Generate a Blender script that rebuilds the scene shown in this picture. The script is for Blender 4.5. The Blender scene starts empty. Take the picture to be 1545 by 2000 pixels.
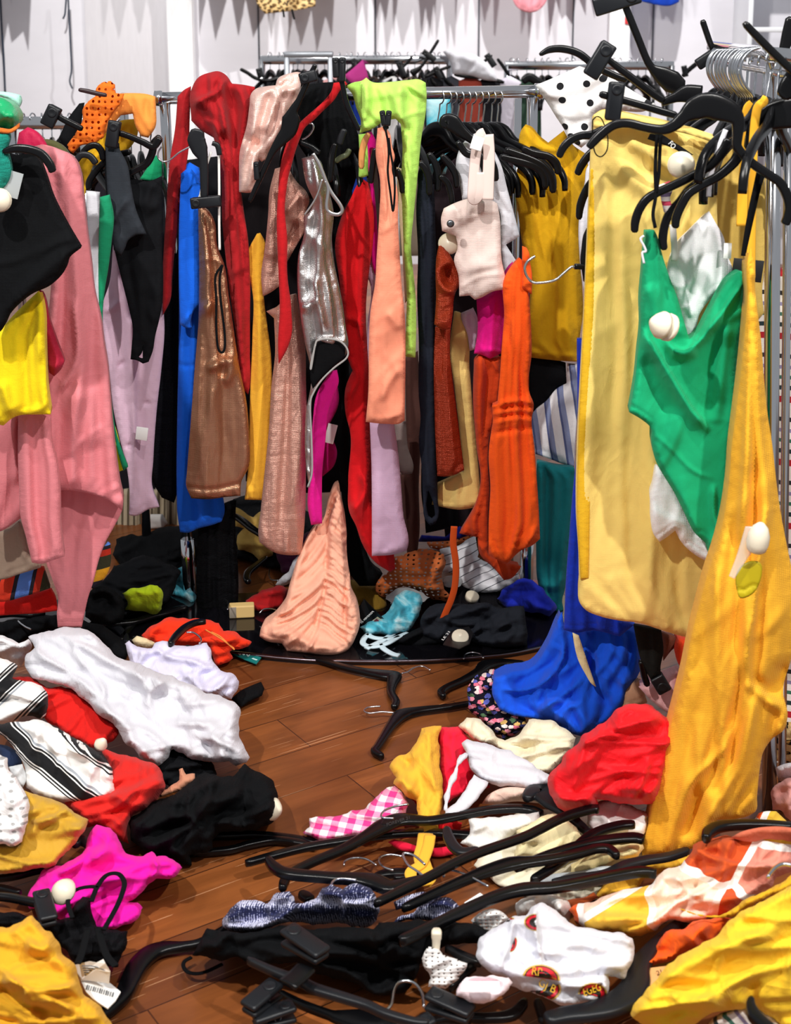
import bpy, math, random
import numpy as np
from mathutils import Vector, Matrix
from mathutils.geometry import delaunay_2d_cdt
S = bpy.context.scene
COL = S.collection
PI = math.pi
# ------------------------------------------------------------------ camera
F = 2800.0; CX = 772.5; CY = 650.0; CAM_H = 1.55; TH = math.radians(12)
cam = bpy.data.objects.new('camera', bpy.data.cameras.new('camera'))
COL.objects.link(cam); S.camera = cam
cam.location = (0, 0, CAM_H); cam.rotation_euler = (PI/2 - TH, 0, 0)
cam.data.sensor_fit = 'AUTO'; cam.data.sensor_width = 36; cam.data.lens = F/2000*36
cam.data.shift_y = -(1000-CY)/2000; cam.data.clip_end = 60
cam.data.dof.use_dof = True; cam.data.dof.focus_distance = 3.3; cam.data.dof.aperture_fstop = 7.0
# ------------------------------------------------------------------ light
w = bpy.data.worlds.new('store_light'); S.world = w; w.use_nodes = True
w.node_tree.nodes['Background'].inputs[0].default_value = (.93, .96, 1, 1)
w.node_tree.nodes['Background'].inputs[1].default_value = .36
def spot(name, loc, aim, power, size=70, rad=.05, col=(1, .97, .93), blend=.35):
    d = bpy.data.lights.new(name, 'SPOT'); d.energy = power; d.spot_size = math.radians(size)
    d.spot_blend = blend; d.shadow_soft_size = rad; d.color = col
    o = bpy.data.objects.new(name, d); COL.objects.link(o); o.location = loc
    o.rotation_euler = (Vector(aim)-Vector(loc)).to_track_quat('-Z', 'Y').to_euler()
    return o
spot('ceiling_spot', (-1.3, .6, 3.5), (.2, 3.6, .6), 420)
spot('ceiling_spot', (1.5, .3, 3.5), (-.3, 3.4, .5), 380)
spot('ceiling_spot', (.2, 1.4, 3.6), (.1, 2.9, 0), 140, 84)
spot('ceiling_spot', (-1.7, 6.7, 3.6), (-1.2, 9.5, 1.4), 440, 90, .03)
spot('ceiling_spot', (1.3, 6.7, 3.6), (1.0, 9.5, 1.3), 440, 90, .03)
S.view_settings.view_transform = 'Standard'; S.view_settings.look = 'None'
S.view_settings.exposure = 0.0; S.view_settings.gamma = 1.0; S.view_settings.use_curve_mapping = False
# ------------------------------------------------------------------ pixel rays -> points of the place
sn, cs = math.sin(TH), math.cos(TH)
def ray(x, y):
    a = (np.asarray(x, float)-CX)/F; b = (CY-np.asarray(y, float))/F
    return a, cs+b*sn, -sn+b*cs
def P(x, y, D):                       # the point at depth D (metres in front of the camera)
    a, b, c = ray(x, y); t = D/b
    return np.stack([a*t, b*t, CAM_H+c*t], -1)
def G(x, y, z=0.0):                   # the point at height z above the floor
    a, b, c = ray(x, y); t = (z-CAM_H)/c
    return np.stack([a*t, b*t, CAM_H+c*t], -1)
REG = dict(a=(0, 0, 2.971), b=(500, 0, 2.971), c=(1020, 0, 2.943), d=(0, 450, 2.971), e=(500, 450, 2.971), f=(1020, 450, 2.943),
           g=(0, 900, 2.971), h=(500, 900, 2.971), i=(1020, 900, 2.943), j=(0, 1200, 2.971), k=(500, 1350, 2.971), l=(1020, 1350, 2.943),
           m=(0, 1550, 2.971), n=(400, 1600, 2.971), o=(800, 1600, 3.09), p=(1100, 1550, 3.472), q=(150, 950, 4.176), r=(450, 60, 4.414), z=(0, 0, 1))
def T_(s):                            # "j:12,40 60,70" -> points
    if not isinstance(s, str): return [tuple(p) for p in s]
    k, s = s.split(':'); ox, oy, sc = REG[k]; out = []
    for t in s.split():
        v = [float(q) for q in t.split(',')]
        out.append((v[0]/sc+ox, v[1]/sc+oy, *v[2:]))
    return out
# ------------------------------------------------------------------ objects
def lin(h):
    h = h.lstrip('#'); c = [int(h[i:i+2], 16)/255 for i in (0, 2, 4)]
    return tuple((v/12.92 if v <= .04045 else ((v+.055)/1.055)**2.4) for v in c)+(1.0,)
def tag(o, label=None, cat=None, group=None, kind=None):
    if label: o['label'] = label
    if cat: o['category'] = cat
    if group: o['group'] = group
    if kind: o['kind'] = kind
    return o
ORG = {}
def link(name, V, Fc, mat, parent=None, uv=None, smooth=True, label=None, cat=None, group=None, kind=None, origin=None):
    V = np.asarray(V, float)
    if parent is None:
        if origin is None:
            lo, hi = V.min(0), V.max(0); origin = np.array([(lo[0]+hi[0])/2, (lo[1]+hi[1])/2, lo[2]])
        off = np.asarray(origin, float)
    else:
        off = ORG[parent.name]
    me = bpy.data.meshes.new(name)
    me.from_pydata((V-off).tolist(), [], Fc if isinstance(Fc, list) else Fc.tolist()); me.update()
    if smooth: me.polygons.foreach_set('use_smooth', [True]*len(me.polygons))
    if uv is not None:
        l = me.uv_layers.new(name='cloth'); idx = np.zeros(len(me.loops), int); me.loops.foreach_get('vertex_index', idx)
        l.data.foreach_set('uv', np.asarray(uv, float)[idx].ravel())
    me.materials.append(mat)
    o = bpy.data.objects.new(name, me); COL.objects.link(o)
    if parent is None: o.location = off
    else: o.parent = parent
    ORG[o.name] = off
    return tag(o, label, cat, group, kind)
def empty(name, loc, label=None, cat=None, group=None, kind=None):
    o = bpy.data.objects.new(name, None); COL.objects.link(o); o.location = loc; o.empty_display_size = .05
    ORG[o.name] = np.asarray(loc, float)
    return tag(o, label, cat, group, kind)
# ------------------------------------------------------------------ noise
def _h(i, j, s):
    n = (i*374761393+j*668265263+s*974634777) & 0xffffffff
    n = ((n ^ (n >> 13))*1274126177) & 0xffffffff
    return ((n ^ (n >> 16)) & 0xffff)/32767.5-1
def noise(x, y, s=0):
    x = np.asarray(x, float); y = np.asarray(y, float)
    i = np.floor(x).astype(np.int64); j = np.floor(y).astype(np.int64); fx = x-i; fy = y-j
    u = fx**3*(fx*(fx*6-15)+10); v = fy**3*(fy*(fy*6-15)+10)
    def g(di, dj):
        a = _h(i+di, j+dj, s)*PI
        return np.cos(a)*(fx-di)+np.sin(a)*(fy-dj)
    a = g(0, 0); b = g(1, 0); c = g(0, 1); d = g(1, 1)
    return 1.5*((a+(b-a)*u)*(1-v)+(c+(d-c)*u)*v)
def ridge(n, e=.035): return 1-2.0*np.sqrt(n*n+e)
SEED = [11]
def seed():
    SEED[0] += 17; return SEED[0]
# ------------------------------------------------------------------ outlines
def smooth_poly(pts, closed=True, step=6.0, corner=62):
    p = np.array([q[:2] for q in pts], float); n = len(p)
    if n < 3: closed = False
    out = []
    def tang(k):
        if not closed and (k == 0 or k == n-1): return None
        a = p[k]-p[k-1]; b = p[(k+1) % n]-p[k]
        la, lb = np.hypot(*a)+1e-9, np.hypot(*b)+1e-9
        ang = math.degrees(math.acos(max(-1, min(1, a@b/la/lb))))
        if ang > corner: return None
        t = a/la*lb+b/lb*la
        return t/(np.hypot(*t)+1e-9)
    tg = [tang(k) for k in range(n)]
    for k in range(n if closed else n-1):
        a, b = p[k], p[(k+1) % n]; L = np.hypot(*(b-a))
        ta = tg[k] if tg[k] is not None else (b-a)/(L+1e-9)
        tb = tg[(k+1) % n] if tg[(k+1) % n] is not None else (b-a)/(L+1e-9)
        m = max(1, int(round(L/step)))
        for i in range(m):
            t = i/m
            out.append((2*t**3-3*t*t+1)*a+(t**3-2*t*t+t)*ta*L+(-2*t**3+3*t*t)*b+(t**3-t*t)*tb*L)
    if not closed: out.append(p[-1])
    return np.array(out)
def segdist(pt, a, b):
    d = b-a; L = (d*d).sum(-1)+1e-9
    t = np.clip(((pt[:, None, :]-a)*d).sum(-1)/L, 0, 1)
    q = a+t[..., None]*d-pt[:, None, :]
    return np.sqrt((q*q).sum(-1)), t
def inside(pt, poly):
    x, y = pt[:, 0], pt[:, 1]; r = np.zeros(len(pt), bool)
    a = poly; b = np.roll(poly, -1, 0)
    for (x0, y0), (x1, y1) in zip(a, b):
        if y0 == y1: continue
        c = ((y0 > y) != (y1 > y)) & (x < (x1-x0)*(y-y0)/(y1-y0)+x0)
        r ^= c
    return r
def mesh2d(poly, step, holes=()):
    lo, hi = poly.min(0), poly.max(0); pts = []
    r = 0; y = lo[1]+step*.5
    while y < hi[1]:
        xs = np.arange(lo[0]+(step*.5 if r % 2 else 0), hi[0], step)
        pts.append(np.stack([xs, np.full(len(xs), y)], -1)); y += step*.87; r += 1
    g = np.concatenate(pts) if pts else np.zeros((0, 2))
    g = g[inside(g, poly)]
    loops = [poly]+list(holes)
    for lp in loops:
        if len(g):
            keep = np.ones(len(g), bool)
            for k in range(0, len(g), 4000):
                d, _ = segdist(g[k:k+4000], lp, np.roll(lp, -1, 0)); keep[k:k+4000] = d.min(1) > step*1.55
            g = g[keep]
    for hl in holes: g = g[~inside(g, hl)]
    # a clean band of points just inside every edge
    tg = np.roll(poly, -1, 0)-np.roll(poly, 1, 0); tg /= np.linalg.norm(tg, axis=1)[:, None]+1e-9
    sg = 1 if np.sum(poly[:, 0]*np.roll(poly[:, 1], -1)-np.roll(poly[:, 0], -1)*poly[:, 1]) > 0 else -1
    rg_ = poly+np.stack([-tg[:, 1], tg[:, 0]], -1)*sg*step*.9; rg_ = rg_[inside(rg_, poly)]
    for hl in holes: rg_ = rg_[~inside(rg_, hl)]
    if len(rg_):
        d, _ = segdist(rg_, poly, np.roll(poly, -1, 0)); rg_ = rg_[d.min(1) > step*.6]
    if len(rg_) > 1:
        gap = np.linalg.norm(rg_[:, None]-rg_[None], axis=-1); np.fill_diagonal(gap, 9); kp = np.ones(len(rg_), bool)
        for a_ in range(len(rg_)):
            if kp[a_]: kp[(gap[a_] < step*.45) & (np.arange(len(rg_)) > a_)] = False
        rg_ = rg_[kp]
    g = np.concatenate([g, rg_]) if len(rg_) else g
    allp = np.concatenate(loops+[g]); ed = []; o = 0
    for lp in loops:
        ed += [(o+i, o+(i+1) % len(lp)) for i in range(len(lp))]; o += len(lp)
    r = delaunay_2d_cdt([Vector(q) for q in allp.tolist()], ed, [list(range(len(poly)))], 1, 1e-4)
    v = np.array([tuple(q) for q in r[0]]); f = np.array([q for q in r[2] if len(q) == 3])
    c = v[f].mean(1); ok = inside(c, poly)
    for hl in holes: ok &= ~inside(c, hl)
    f = f[ok]
    p0, p1, p2 = v[f[:, 0]], v[f[:, 1]], v[f[:, 2]]
    ar = (p1[:, 0]-p0[:, 0])*(p2[:, 1]-p0[:, 1])-(p1[:, 1]-p0[:, 1])*(p2[:, 0]-p0[:, 0])
    f = f[np.abs(ar) > 1e-6]; ar = ar[np.abs(ar) > 1e-6]
    f[ar > 0] = f[ar > 0][:, ::-1]          # y runs down: make fronts face the viewer's side
    us = np.unique(f); mp = -np.ones(len(v), int); mp[us] = np.arange(len(us))
    return v[us], mp[f]
def ss(a, b, x):
    t = np.clip((x-a)/(b-a), 0, 1); return t*t*(3-2*t)
# ------------------------------------------------------------------ cloth
# out: outline; D: depth of a hanging piece (number or list of (row, depth)); fl=(low, high): heights of a piece lying on the floor
# fold=(amount m, folds across, wander); wr=(amount m, size m, direction deg, stretch); cr=[(amount m, width px, line, kind)]; lay: laps of cloth
def cloth(name, label, cat, out, mat, D=None, fl=None, T=.03, R=14, step=4.2, fold=None, wr=None, cr=(), lay=0, sl=0, parent=None,
          group=None, uvr=0, holes=(), belly=0, rest=0.0, kind=None, flare=0, corner=40, sd=None, zp=1.0, sm=1):
    pts = T_(out); s = seed() if sd is None else sd
    poly = smooth_poly(pts, True, step, corner)
    ext = poly.max(0)-poly.min(0)
    if fl is not None and ext.min() > 50:      # an uneven cloth edge
        arc = np.arange(len(poly))*step; tg_ = np.roll(poly, -1, 0)-np.roll(poly, 1, 0); tg_ /= np.linalg.norm(tg_, axis=1)[:, None]+1e-9
        am_ = 3.4*noise(poly[:, 0]/26+s, poly[:, 1]/26, s)+1.6*noise(poly[:, 0]/11+s, poly[:, 1]/11, s+1)
        poly = poly+np.stack([tg_[:, 1], -tg_[:, 0]], -1)*am_[:, None]
    hl = [smooth_poly(T_(h), True, step, corner) for h in holes]
    v, f = mesh2d(poly, step, hl)
    x, y = v[:, 0], v[:, 1]; lo, hi = v.min(0), v.max(0)
    # distance to the edge
    de = np.full(len(v), 1e9)
    for lp in [poly]+hl:
        for k in range(0, len(v), 3000):
            d, _ = segdist(v[k:k+3000], lp, np.roll(lp, -1, 0)); de[k:k+3000] = np.minimum(de[k:k+3000], d.min(1))
    edge = de < .02
    if fl is None:
        Dv = np.interp(y, [q[0] for q in D], [q[1] for q in D]) if isinstance(D, (list, tuple)) else np.full(len(v), float(D))
        Dv = Dv+sl*(x-(lo[0]+hi[0])/2)/F*Dv
        base = P(x, y, Dv); mp = Dv.mean()/F
        U = np.stack([(x-lo[0])*mp, (hi[1]-y)*mp], -1)
    else:
        t = (hi[1]-y)/max(1, hi[1]-lo[1]); z = fl[0]+(fl[1]-fl[0])*t**zp+sl*(x-(lo[0]+hi[0])/2)/F*3
        base = G(x, y, z); mp = np.hypot(base[:, 1], base[:, 2]-CAM_H).mean()/F
        U = np.stack([(x-lo[0])*mp, (hi[1]-y)*mp*1.5], -1)
    R = min(R*.6, 10) if fl is None else R*.55
    prof = np.sqrt(np.clip(1-(1-np.clip(de/R, 0, 1))**2, 0, 1))
    h = T*.5*prof*(.5 if fl is None else .8)
    if belly: h += belly*np.clip(de/(.5*min(hi-lo)), 0, 1)**.7
    soft = .5+.5*np.clip(de/10, 0, 1) if fl is None else .12+.88*np.clip(de/(R*.8), 0, 1)
    if fold:
        am, fq = fold[:2]; wd = fold[2] if len(fold) > 2 else .25
        ys = np.linspace(lo[1], hi[1], 60); L_, R_ = [], []
        a, b = poly, np.roll(poly, -1, 0)
        for q in ys:
            m_ = (a[:, 1] <= q) != (b[:, 1] <= q)
            xx = a[m_, 0]+(q-a[m_, 1])/(b[m_, 1]-a[m_, 1]+1e-9)*(b[m_, 0]-a[m_, 0]) if m_.any() else np.array([])
            L_.append(xx.min() if len(xx) else np.nan); R_.append(xx.max() if len(xx) else np.nan)
        def fill(k):
            k = np.array(k, float); g_ = ~np.isnan(k); k = np.interp(np.arange(60), np.arange(60)[g_], k[g_])
            return np.convolve(np.pad(k, 4, 'edge'), np.ones(9)/9, 'valid')
        Lf, Rf = fill(L_), fill(R_)
        u = (x-np.interp(y, ys, Lf))/np.maximum(8, np.interp(y, ys, Rf)-np.interp(y, ys, Lf))
        vv = (y-lo[1])*mp
        uw = u*fq+wd*noise(u*2+3, vv*2.2, s+1)
        g_ = am*(noise(uw, vv*.55+s*.37, s)*.75+.5*ridge(noise(uw*1.7+9, vv*.9, s+2))-.2)+am*.3*noise(uw*3.1, vv*2.0, s+5)+am*.7*(ss(-.14, .16, noise(uw*.95+4, vv*.35+s, s+14))-.5)
        if flare: g_ *= (1-flare)+flare*2*(y-lo[1])/(hi[1]-lo[1])
        h = h+g_*soft
    if wr:
        am, sc, an, st = wr; an = math.radians(an); c_, s_ = math.cos(an), math.sin(an)
        a1 = (U[:, 0]*c_+U[:, 1]*s_)/(sc*st); b1 = (-U[:, 0]*s_+U[:, 1]*c_)/sc
        wx = noise(a1*.7+5, b1*.5, s+7); wy = noise(a1*.7, b1*.5+8, s+8)
        a1 = a1+.7*wx; b1 = b1+.9*wy
        n1 = noise(a1, b1, s+3)
        h = h+soft*am*(.3*ridge(n1, .02)+.8*noise(a1*.45, b1*.45, s+9)+.16*ridge(noise(a1*2.0+3, b1*2.1, s+4), .02)+.06*ridge(noise(a1*4.3, b1*4.1+7, s+6))-.1)
        if lay:
            n2 = noise(a1*.8+20, b1*.55, s+10); h = h+soft*lay*(ss(-.015, .03, n2)-.5+.35*n2)+soft*lay*.6*ss(0, .05, noise(a1*1.1, b1*.9+30, s+12))
    # single folds: gentle on one side, steep on the other
    rg = random.Random(s*7+1)
    jobs = []
    area = 0.5*abs(np.dot(poly[:, 0], np.roll(poly[:, 1], 1))-np.dot(poly[:, 1], np.roll(poly[:, 0], 1)))*mp*mp*(1.5 if fl is not None else 1)
    if wr and fl is not None: jobs.append((int(min(40, 4+area*260)), wr[0]*.85, (.08, .32), wr[2], 30, (.008, .022)))
    elif wr: jobs.append((int(min(18, 2+area*90)), wr[0]*.8, (.06, .2), wr[2], 30, (.010, .022)))
    if fold: jobs.append((int(min(26, 2+area*90)), fold[0]*.55, (.25, .9), 90, 6, (.008, .022)))
    for nf, am, ln, dr_, sp, wdt in jobs:
        for _ in range(nf):
            c0 = U[rg.randrange(len(U))]; an = math.radians(dr_+rg.gauss(0, sp)); L0 = rg.uniform(*ln); cv = rg.uniform(-1.2, 1.2) if sp > 20 else rg.uniform(-.12, .12)
            q = [c0-.5*L0*np.array([math.cos(an), math.sin(an)])]
            for k in range(7): q.append(q[-1]+L0/7*np.array([math.cos(an+cv*(k/7-.5)), math.sin(an+cv*(k/7-.5))]))
            q = np.array(q); w1 = rg.uniform(*wdt); near = (U[:, 0] > q[:, 0].min()-3*w1) & (U[:, 0] < q[:, 0].max()+3*w1) & (U[:, 1] > q[:, 1].min()-3*w1) & (U[:, 1] < q[:, 1].max()+3*w1)
            ii = np.nonzero(near)[0]
            if len(ii) < 3: continue
            d, t = segdist(U[ii], q[:-1], q[1:]); k = d.argmin(1); dm = d[np.arange(len(ii)), k]; al = (k+t[np.arange(len(ii)), k])/7
            sg = (q[1:]-q[:-1])[k]; rel = U[ii]-q[:-1][k]; sd_ = np.sign(sg[:, 0]*rel[:, 1]-sg[:, 1]*rel[:, 0])
            if rg.random() < .5: sd_ = -sd_
            pr_ = np.exp(-(dm/np.where(sd_ > 0, w1, w1*.38))**2)*np.sin(PI*np.clip(al, 0, 1))**.7
            h[ii] += soft[ii]*am*rg.uniform(.5, 1.25)*(1 if rg.random() < .8 else -.8)*pr_
    # ease the relief over the mesh
    e0 = np.concatenate([f[:, [0, 1]], f[:, [1, 2]], f[:, [2, 0]]]); dg = np.bincount(e0[:, 0], minlength=len(v))+np.bincount(e0[:, 1], minlength=len(v))
    for _ in range(sm):
        m_ = (np.bincount(e0[:, 0], h[e0[:, 1]], len(v))+np.bincount(e0[:, 1], h[e0[:, 0]], len(v)))/np.maximum(1, dg)
        h = h*.4+m_*.6
    for c in cr:
        am, wd = c[:2]; wd = max(wd, 3.6); kd = c[3] if len(c) > 3 else 'r'
        cl = smooth_poly(T_(c[2]), False, 8)
        d, t = segdist(v, cl[:-1], cl[1:]); k = d.argmin(1); dm = d[np.arange(len(v)), k]
        al = (k+t[np.arange(len(v)), k])/(len(cl)-1)
        if kd == 'r': h = h+am*np.exp(-(dm/wd)**2)*np.clip(np.sin(PI*np.clip(al, .02, .98))*1.8, 0, 1)*np.clip(de/5, 0, 1)
        elif kd == 'e': h = h+am*np.exp(-(dm/wd)**2)
        else:       # a lap: raised on one side of the line
            sg = (cl[1:]-cl[:-1])[k]; rel = v-cl[:-1][k]; cr_ = sg[:, 0]*rel[:, 1]-sg[:, 1]*rel[:, 0]
            sd_ = np.sign(cr_)*dm; en = np.clip(np.sin(PI*np.clip(al, .0, 1))*2.5, 0, 1)
            h = h+am*ss(-4.2, 4.2, sd_)*np.exp(-(np.maximum(sd_, 0)/wd)**2)*en*np.clip(de/4, 0, 1)
    if fl is None:      # a stitched hem along the lower edge
        a2, b2 = poly, np.roll(poly, -1, 0); sgn = 1 if np.sum(a2[:, 0]*b2[:, 1]-b2[:, 0]*a2[:, 1]) > 0 else -1
        tt_ = b2-a2; ny = -tt_[:, 0]*sgn/(np.linalg.norm(tt_, axis=1)+1e-9); bt = None
        bt = (np.abs(ny) > .75) & (np.minimum(a2[:, 1], b2[:, 1]) > lo[1]+.5*(hi[1]-lo[1]))
        if np.linalg.norm(tt_[bt], axis=1).sum() > 22:
            d, _ = segdist(v, a2[bt], b2[bt]); db = d.min(1)
            h = h-.0035*np.exp(-((db-.022/mp*.55)/2.6)**2)
    if cr and sm:
        m_ = (np.bincount(e0[:, 0], h[e0[:, 1]], len(v))+np.bincount(e0[:, 1], h[e0[:, 0]], len(v)))/np.maximum(1, dg)
        h = h*.6+m_*.4
    a, b, c = ray(x, y); dr = np.stack([a, b, c], -1); dr /= np.linalg.norm(dr, axis=1)[:, None]
    if fl is None:
        front = base-dr*h[:, None]
        bk = base+np.stack([0*x, T*.5*prof+.003+np.maximum(0, -h+T*.5*prof)*0, 0*x], -1)
        bk[:, 1] = np.maximum(bk[:, 1], front[:, 1]+.004)
    else:
        front = base-dr*h[:, None]
        front[:, 2] = np.maximum(front[:, 2], rest+.004)
        # the underside: along the same line of sight, down to what it lies on
        tb = T*.5*prof+.006+np.maximum(0, -h)
        bk = base+dr*tb[:, None]; low = bk[:, 2] < rest+.001
        tz = np.clip((rest+.001-front[:, 2])/dr[:, 2], .001, None)
        bk[low] = (front+dr*tz[:, None])[low]
    n = len(v); V = np.concatenate([front, bk])
    # join: front, back, and a wall round the edge
    fb = f[:, ::-1]+n
    e = np.concatenate([f[:, [0, 1]], f[:, [1, 2]], f[:, [2, 0]]]); key = set(map(tuple, e.tolist()))
    wl = [(q[1], q[0], q[0]+n, q[1]+n) for q in key if (q[1], q[0]) not in key]
    faces = f.tolist()+fb.tolist()+wl
    c_, s_ = math.cos(math.radians(uvr)), math.sin(math.radians(uvr))
    hh = h[:, None]*np.array([.15, .15])
    uv = (U+hh)@np.array([[c_, s_], [-s_, c_]])
    return link(name, V, faces, mat, parent, np.concatenate([uv, uv]), True, label, cat, group, kind)
# ------------------------------------------------------------------ solid bits
def _frames(p, up):
    t = np.gradient(p, axis=0); t /= np.linalg.norm(t, axis=1)[:, None]+1e-12
    up = np.broadcast_to(np.asarray(up, float), p.shape)
    sd = np.cross(t, up); sd /= np.linalg.norm(sd, axis=1)[:, None]+1e-9
    u2 = np.cross(sd, t)
    return t, sd, u2
def curve3(p, n=8):
    p = np.asarray(p, float)
    if len(p) < 3: return np.array([p[0]+(p[-1]-p[0])*i/n for i in range(n+1)])
    e = np.concatenate([[2*p[0]-p[1]], p, [2*p[-1]-p[-2]]]); out = []
    for k in range(1, len(e)-2):
        a, b, c, d = e[k-1:k+3]
        for i in range(n):
            t = i/n
            out.append(.5*((2*b)+(-a+c)*t+(2*a-5*b+4*c-d)*t*t+(-a+3*b-3*c+d)*t**3))
    out.append(p[-1]); return np.array(out)
def sweep(p, wd, th, up=(0, 1, 0), sec=None, n=None, cap=True):
    """bar along p: wd across, th along 'up'; rounded section"""
    p = np.asarray(p, float); m = len(p); wd = np.broadcast_to(np.asarray(wd, float), (m,)); th = np.broadcast_to(np.asarray(th, float), (m,))
    if sec is None:
        k = n or 12; an = np.arange(k)/k*2*PI
        ca, sa = np.cos(an), np.sin(an); e = .55
        sec = np.stack([np.sign(ca)*np.abs(ca)**e, np.sign(sa)*np.abs(sa)**e], -1)
    k = len(sec); t, sd, u2 = _frames(p, up)
    V = (p[:, None, :]+sd[:, None, :]*(sec[:, 0][None, :, None]*wd[:, None, None]*.5)+u2[:, None, :]*(sec[:, 1][None, :, None]*th[:, None, None]*.5)).reshape(-1, 3)
    Fc = [(i*k+j, i*k+(j+1) % k, (i+1)*k+(j+1) % k, (i+1)*k+j) for i in range(m-1) for j in range(k)]
    if cap: Fc += [tuple(range(k-1, -1, -1)), tuple((m-1)*k+j for j in range(k))]
    return V, Fc
CIRC = np.stack([np.cos(np.arange(10)/10*2*PI), np.sin(np.arange(10)/10*2*PI)], -1)
CIR16 = np.stack([np.cos(np.arange(20)/20*2*PI), np.sin(np.arange(20)/20*2*PI)], -1)
def tube(p, r, sec=CIRC):
    p = np.asarray(p, float); d = p[-1]-p[0]; up = (0, 0, 1)
    if abs(d[2]) > .8*np.linalg.norm(d): up = (0, 1, 0)
    ext = p.max(0)-p.min(0); up = np.eye(3)[int(np.argmin(ext))]*1.0+np.array([.013, .017, .011])
    return sweep(p, 2*np.asarray(r), 2*np.asarray(r), up, sec)
def join(parts):
    V, Fc, o = [], [], 0
    for v, f in parts:
        v = np.asarray(v); V.append(v); Fc += [tuple(i+o for i in q) for q in f]; o += len(v)
    return np.concatenate(V), Fc
def rbox(c, ax, ay, az, sx, sy, sz, b=.18):
    """rounded box: centre, three axes, sizes; b bevel share of the smallest size"""
    r = min(sx, sy, sz)*b; pr = []
    hx, hy, hz = sx/2, sy/2, sz/2
    ring = []
    for (qx, qy, a0) in ((1, 1, 0), (-1, 1, 90), (-1, -1, 180), (1, -1, 270)):
        for k in range(4):
            a = math.radians(a0+30*k); ring.append((qx*(hx-r)+r*math.cos(a), qy*(hy-r)+r*math.sin(a)))
    ring = np.array(ring); lv = [(-hz, .0), (-hz+r*.3, .7), (-hz+r, 1), (hz-r, 1), (hz-r*.3, .7), (hz, .0)]
    V = []
    for z, g_ in lv:
        q = ring*np.array([(hx-r*(1-g_))/hx, (hy-r*(1-g_))/hy]); V += [(a, b_, z) for a, b_ in q]
    V = np.array(V); k = len(ring)
    A = np.array([ax, ay, az], float); W = V@A+np.asarray(c, float)
    Fc = [(i*k+j, i*k+(j+1) % k, (i+1)*k+(j+1) % k, (i+1)*k+j) for i in range(len(lv)-1) for j in range(k)]
    Fc += [tuple(range(k-1, -1, -1)), tuple((len(lv)-1)*k+j for j in range(k))]
    return W, Fc
def lathe(c, axis, prof, n=20):
    axis = np.asarray(axis, float); axis = axis/np.linalg.norm(axis)
    a = np.cross(axis, (0, 0, 1) if abs(axis[2]) < .9 else (1, 0, 0)); a /= np.linalg.norm(a); b = np.cross(axis, a)
    V = [np.asarray(c)+axis*h+(a*math.cos(t)+b*math.sin(t))*r for h, r in prof for t in np.arange(n)/n*2*PI]
    m = len(prof); Fc = [(i*n+j, i*n+(j+1) % n, (i+1)*n+(j+1) % n, (i+1)*n+j) for i in range(m-1) for j in range(n)]
    Fc += [tuple(range(n-1, -1, -1)), tuple((m-1)*n+j for j in range(n))]
    return np.array(V), Fc
# ------------------------------------------------------------------ materials
MC = {}
class NT:
    def __init__(s, name):
        s.m = bpy.data.materials.new(name); s.m.use_nodes = True; s.t = s.m.node_tree; s.b = s.t.nodes['Principled BSDF']
        s.out = s.t.nodes['Material Output']
    def n(s, ty, _o=0, **k):
        nd = s.t.nodes.new('ShaderNode'+ty)
        for a, v in k.items():
            if a[0] == '_' and a[1:].isdigit(): s.set(nd.inputs[int(a[1:])], v)
            elif a.startswith('i_'): s.set(nd.inputs[a[2:]], v)
            else: setattr(nd, a, v)
        return nd.outputs[_o]
    def set(s, sock, v):
        if isinstance(v, bpy.types.NodeSocket): s.t.links.new(v, sock)
        else: sock.default_value = v
    def math(s, op, a, b=0.0, c=0.0): return s.n('Math', operation=op, _0=a, _1=b, _2=c)
    def uv(s, scale=(1, 1, 1), rot=0):
        u = s.n('UVMap', uv_map='cloth')
        return s.n('Mapping', _0=u, _2=(0, 0, math.radians(rot)), _3=scale)
    def mix(s, f, a, b):
        nd = s.t.nodes.new('ShaderNodeMix'); nd.data_type = 'RGBA'; s.set(nd.inputs[0], f); s.set(nd.inputs[6], a); s.set(nd.inputs[7], b)
        return nd.outputs[2]
    def ramp(s, f, stops, con=True):
        nd = s.t.nodes.new('ShaderNodeValToRGB'); r = nd.color_ramp
        if con: r.interpolation = 'CONSTANT'
        while len(r.elements) < len(stops): r.elements.new(.5)
        for e, (p, c) in zip(r.elements, stops): e.position = p; e.color = c if not isinstance(c, str) else lin(c)
        s.set(nd.inputs[0], f); return nd.outputs[0]
    def xyz(s, v, k):
        return s.n('SeparateXYZ', _o=k, _0=v)
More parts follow.
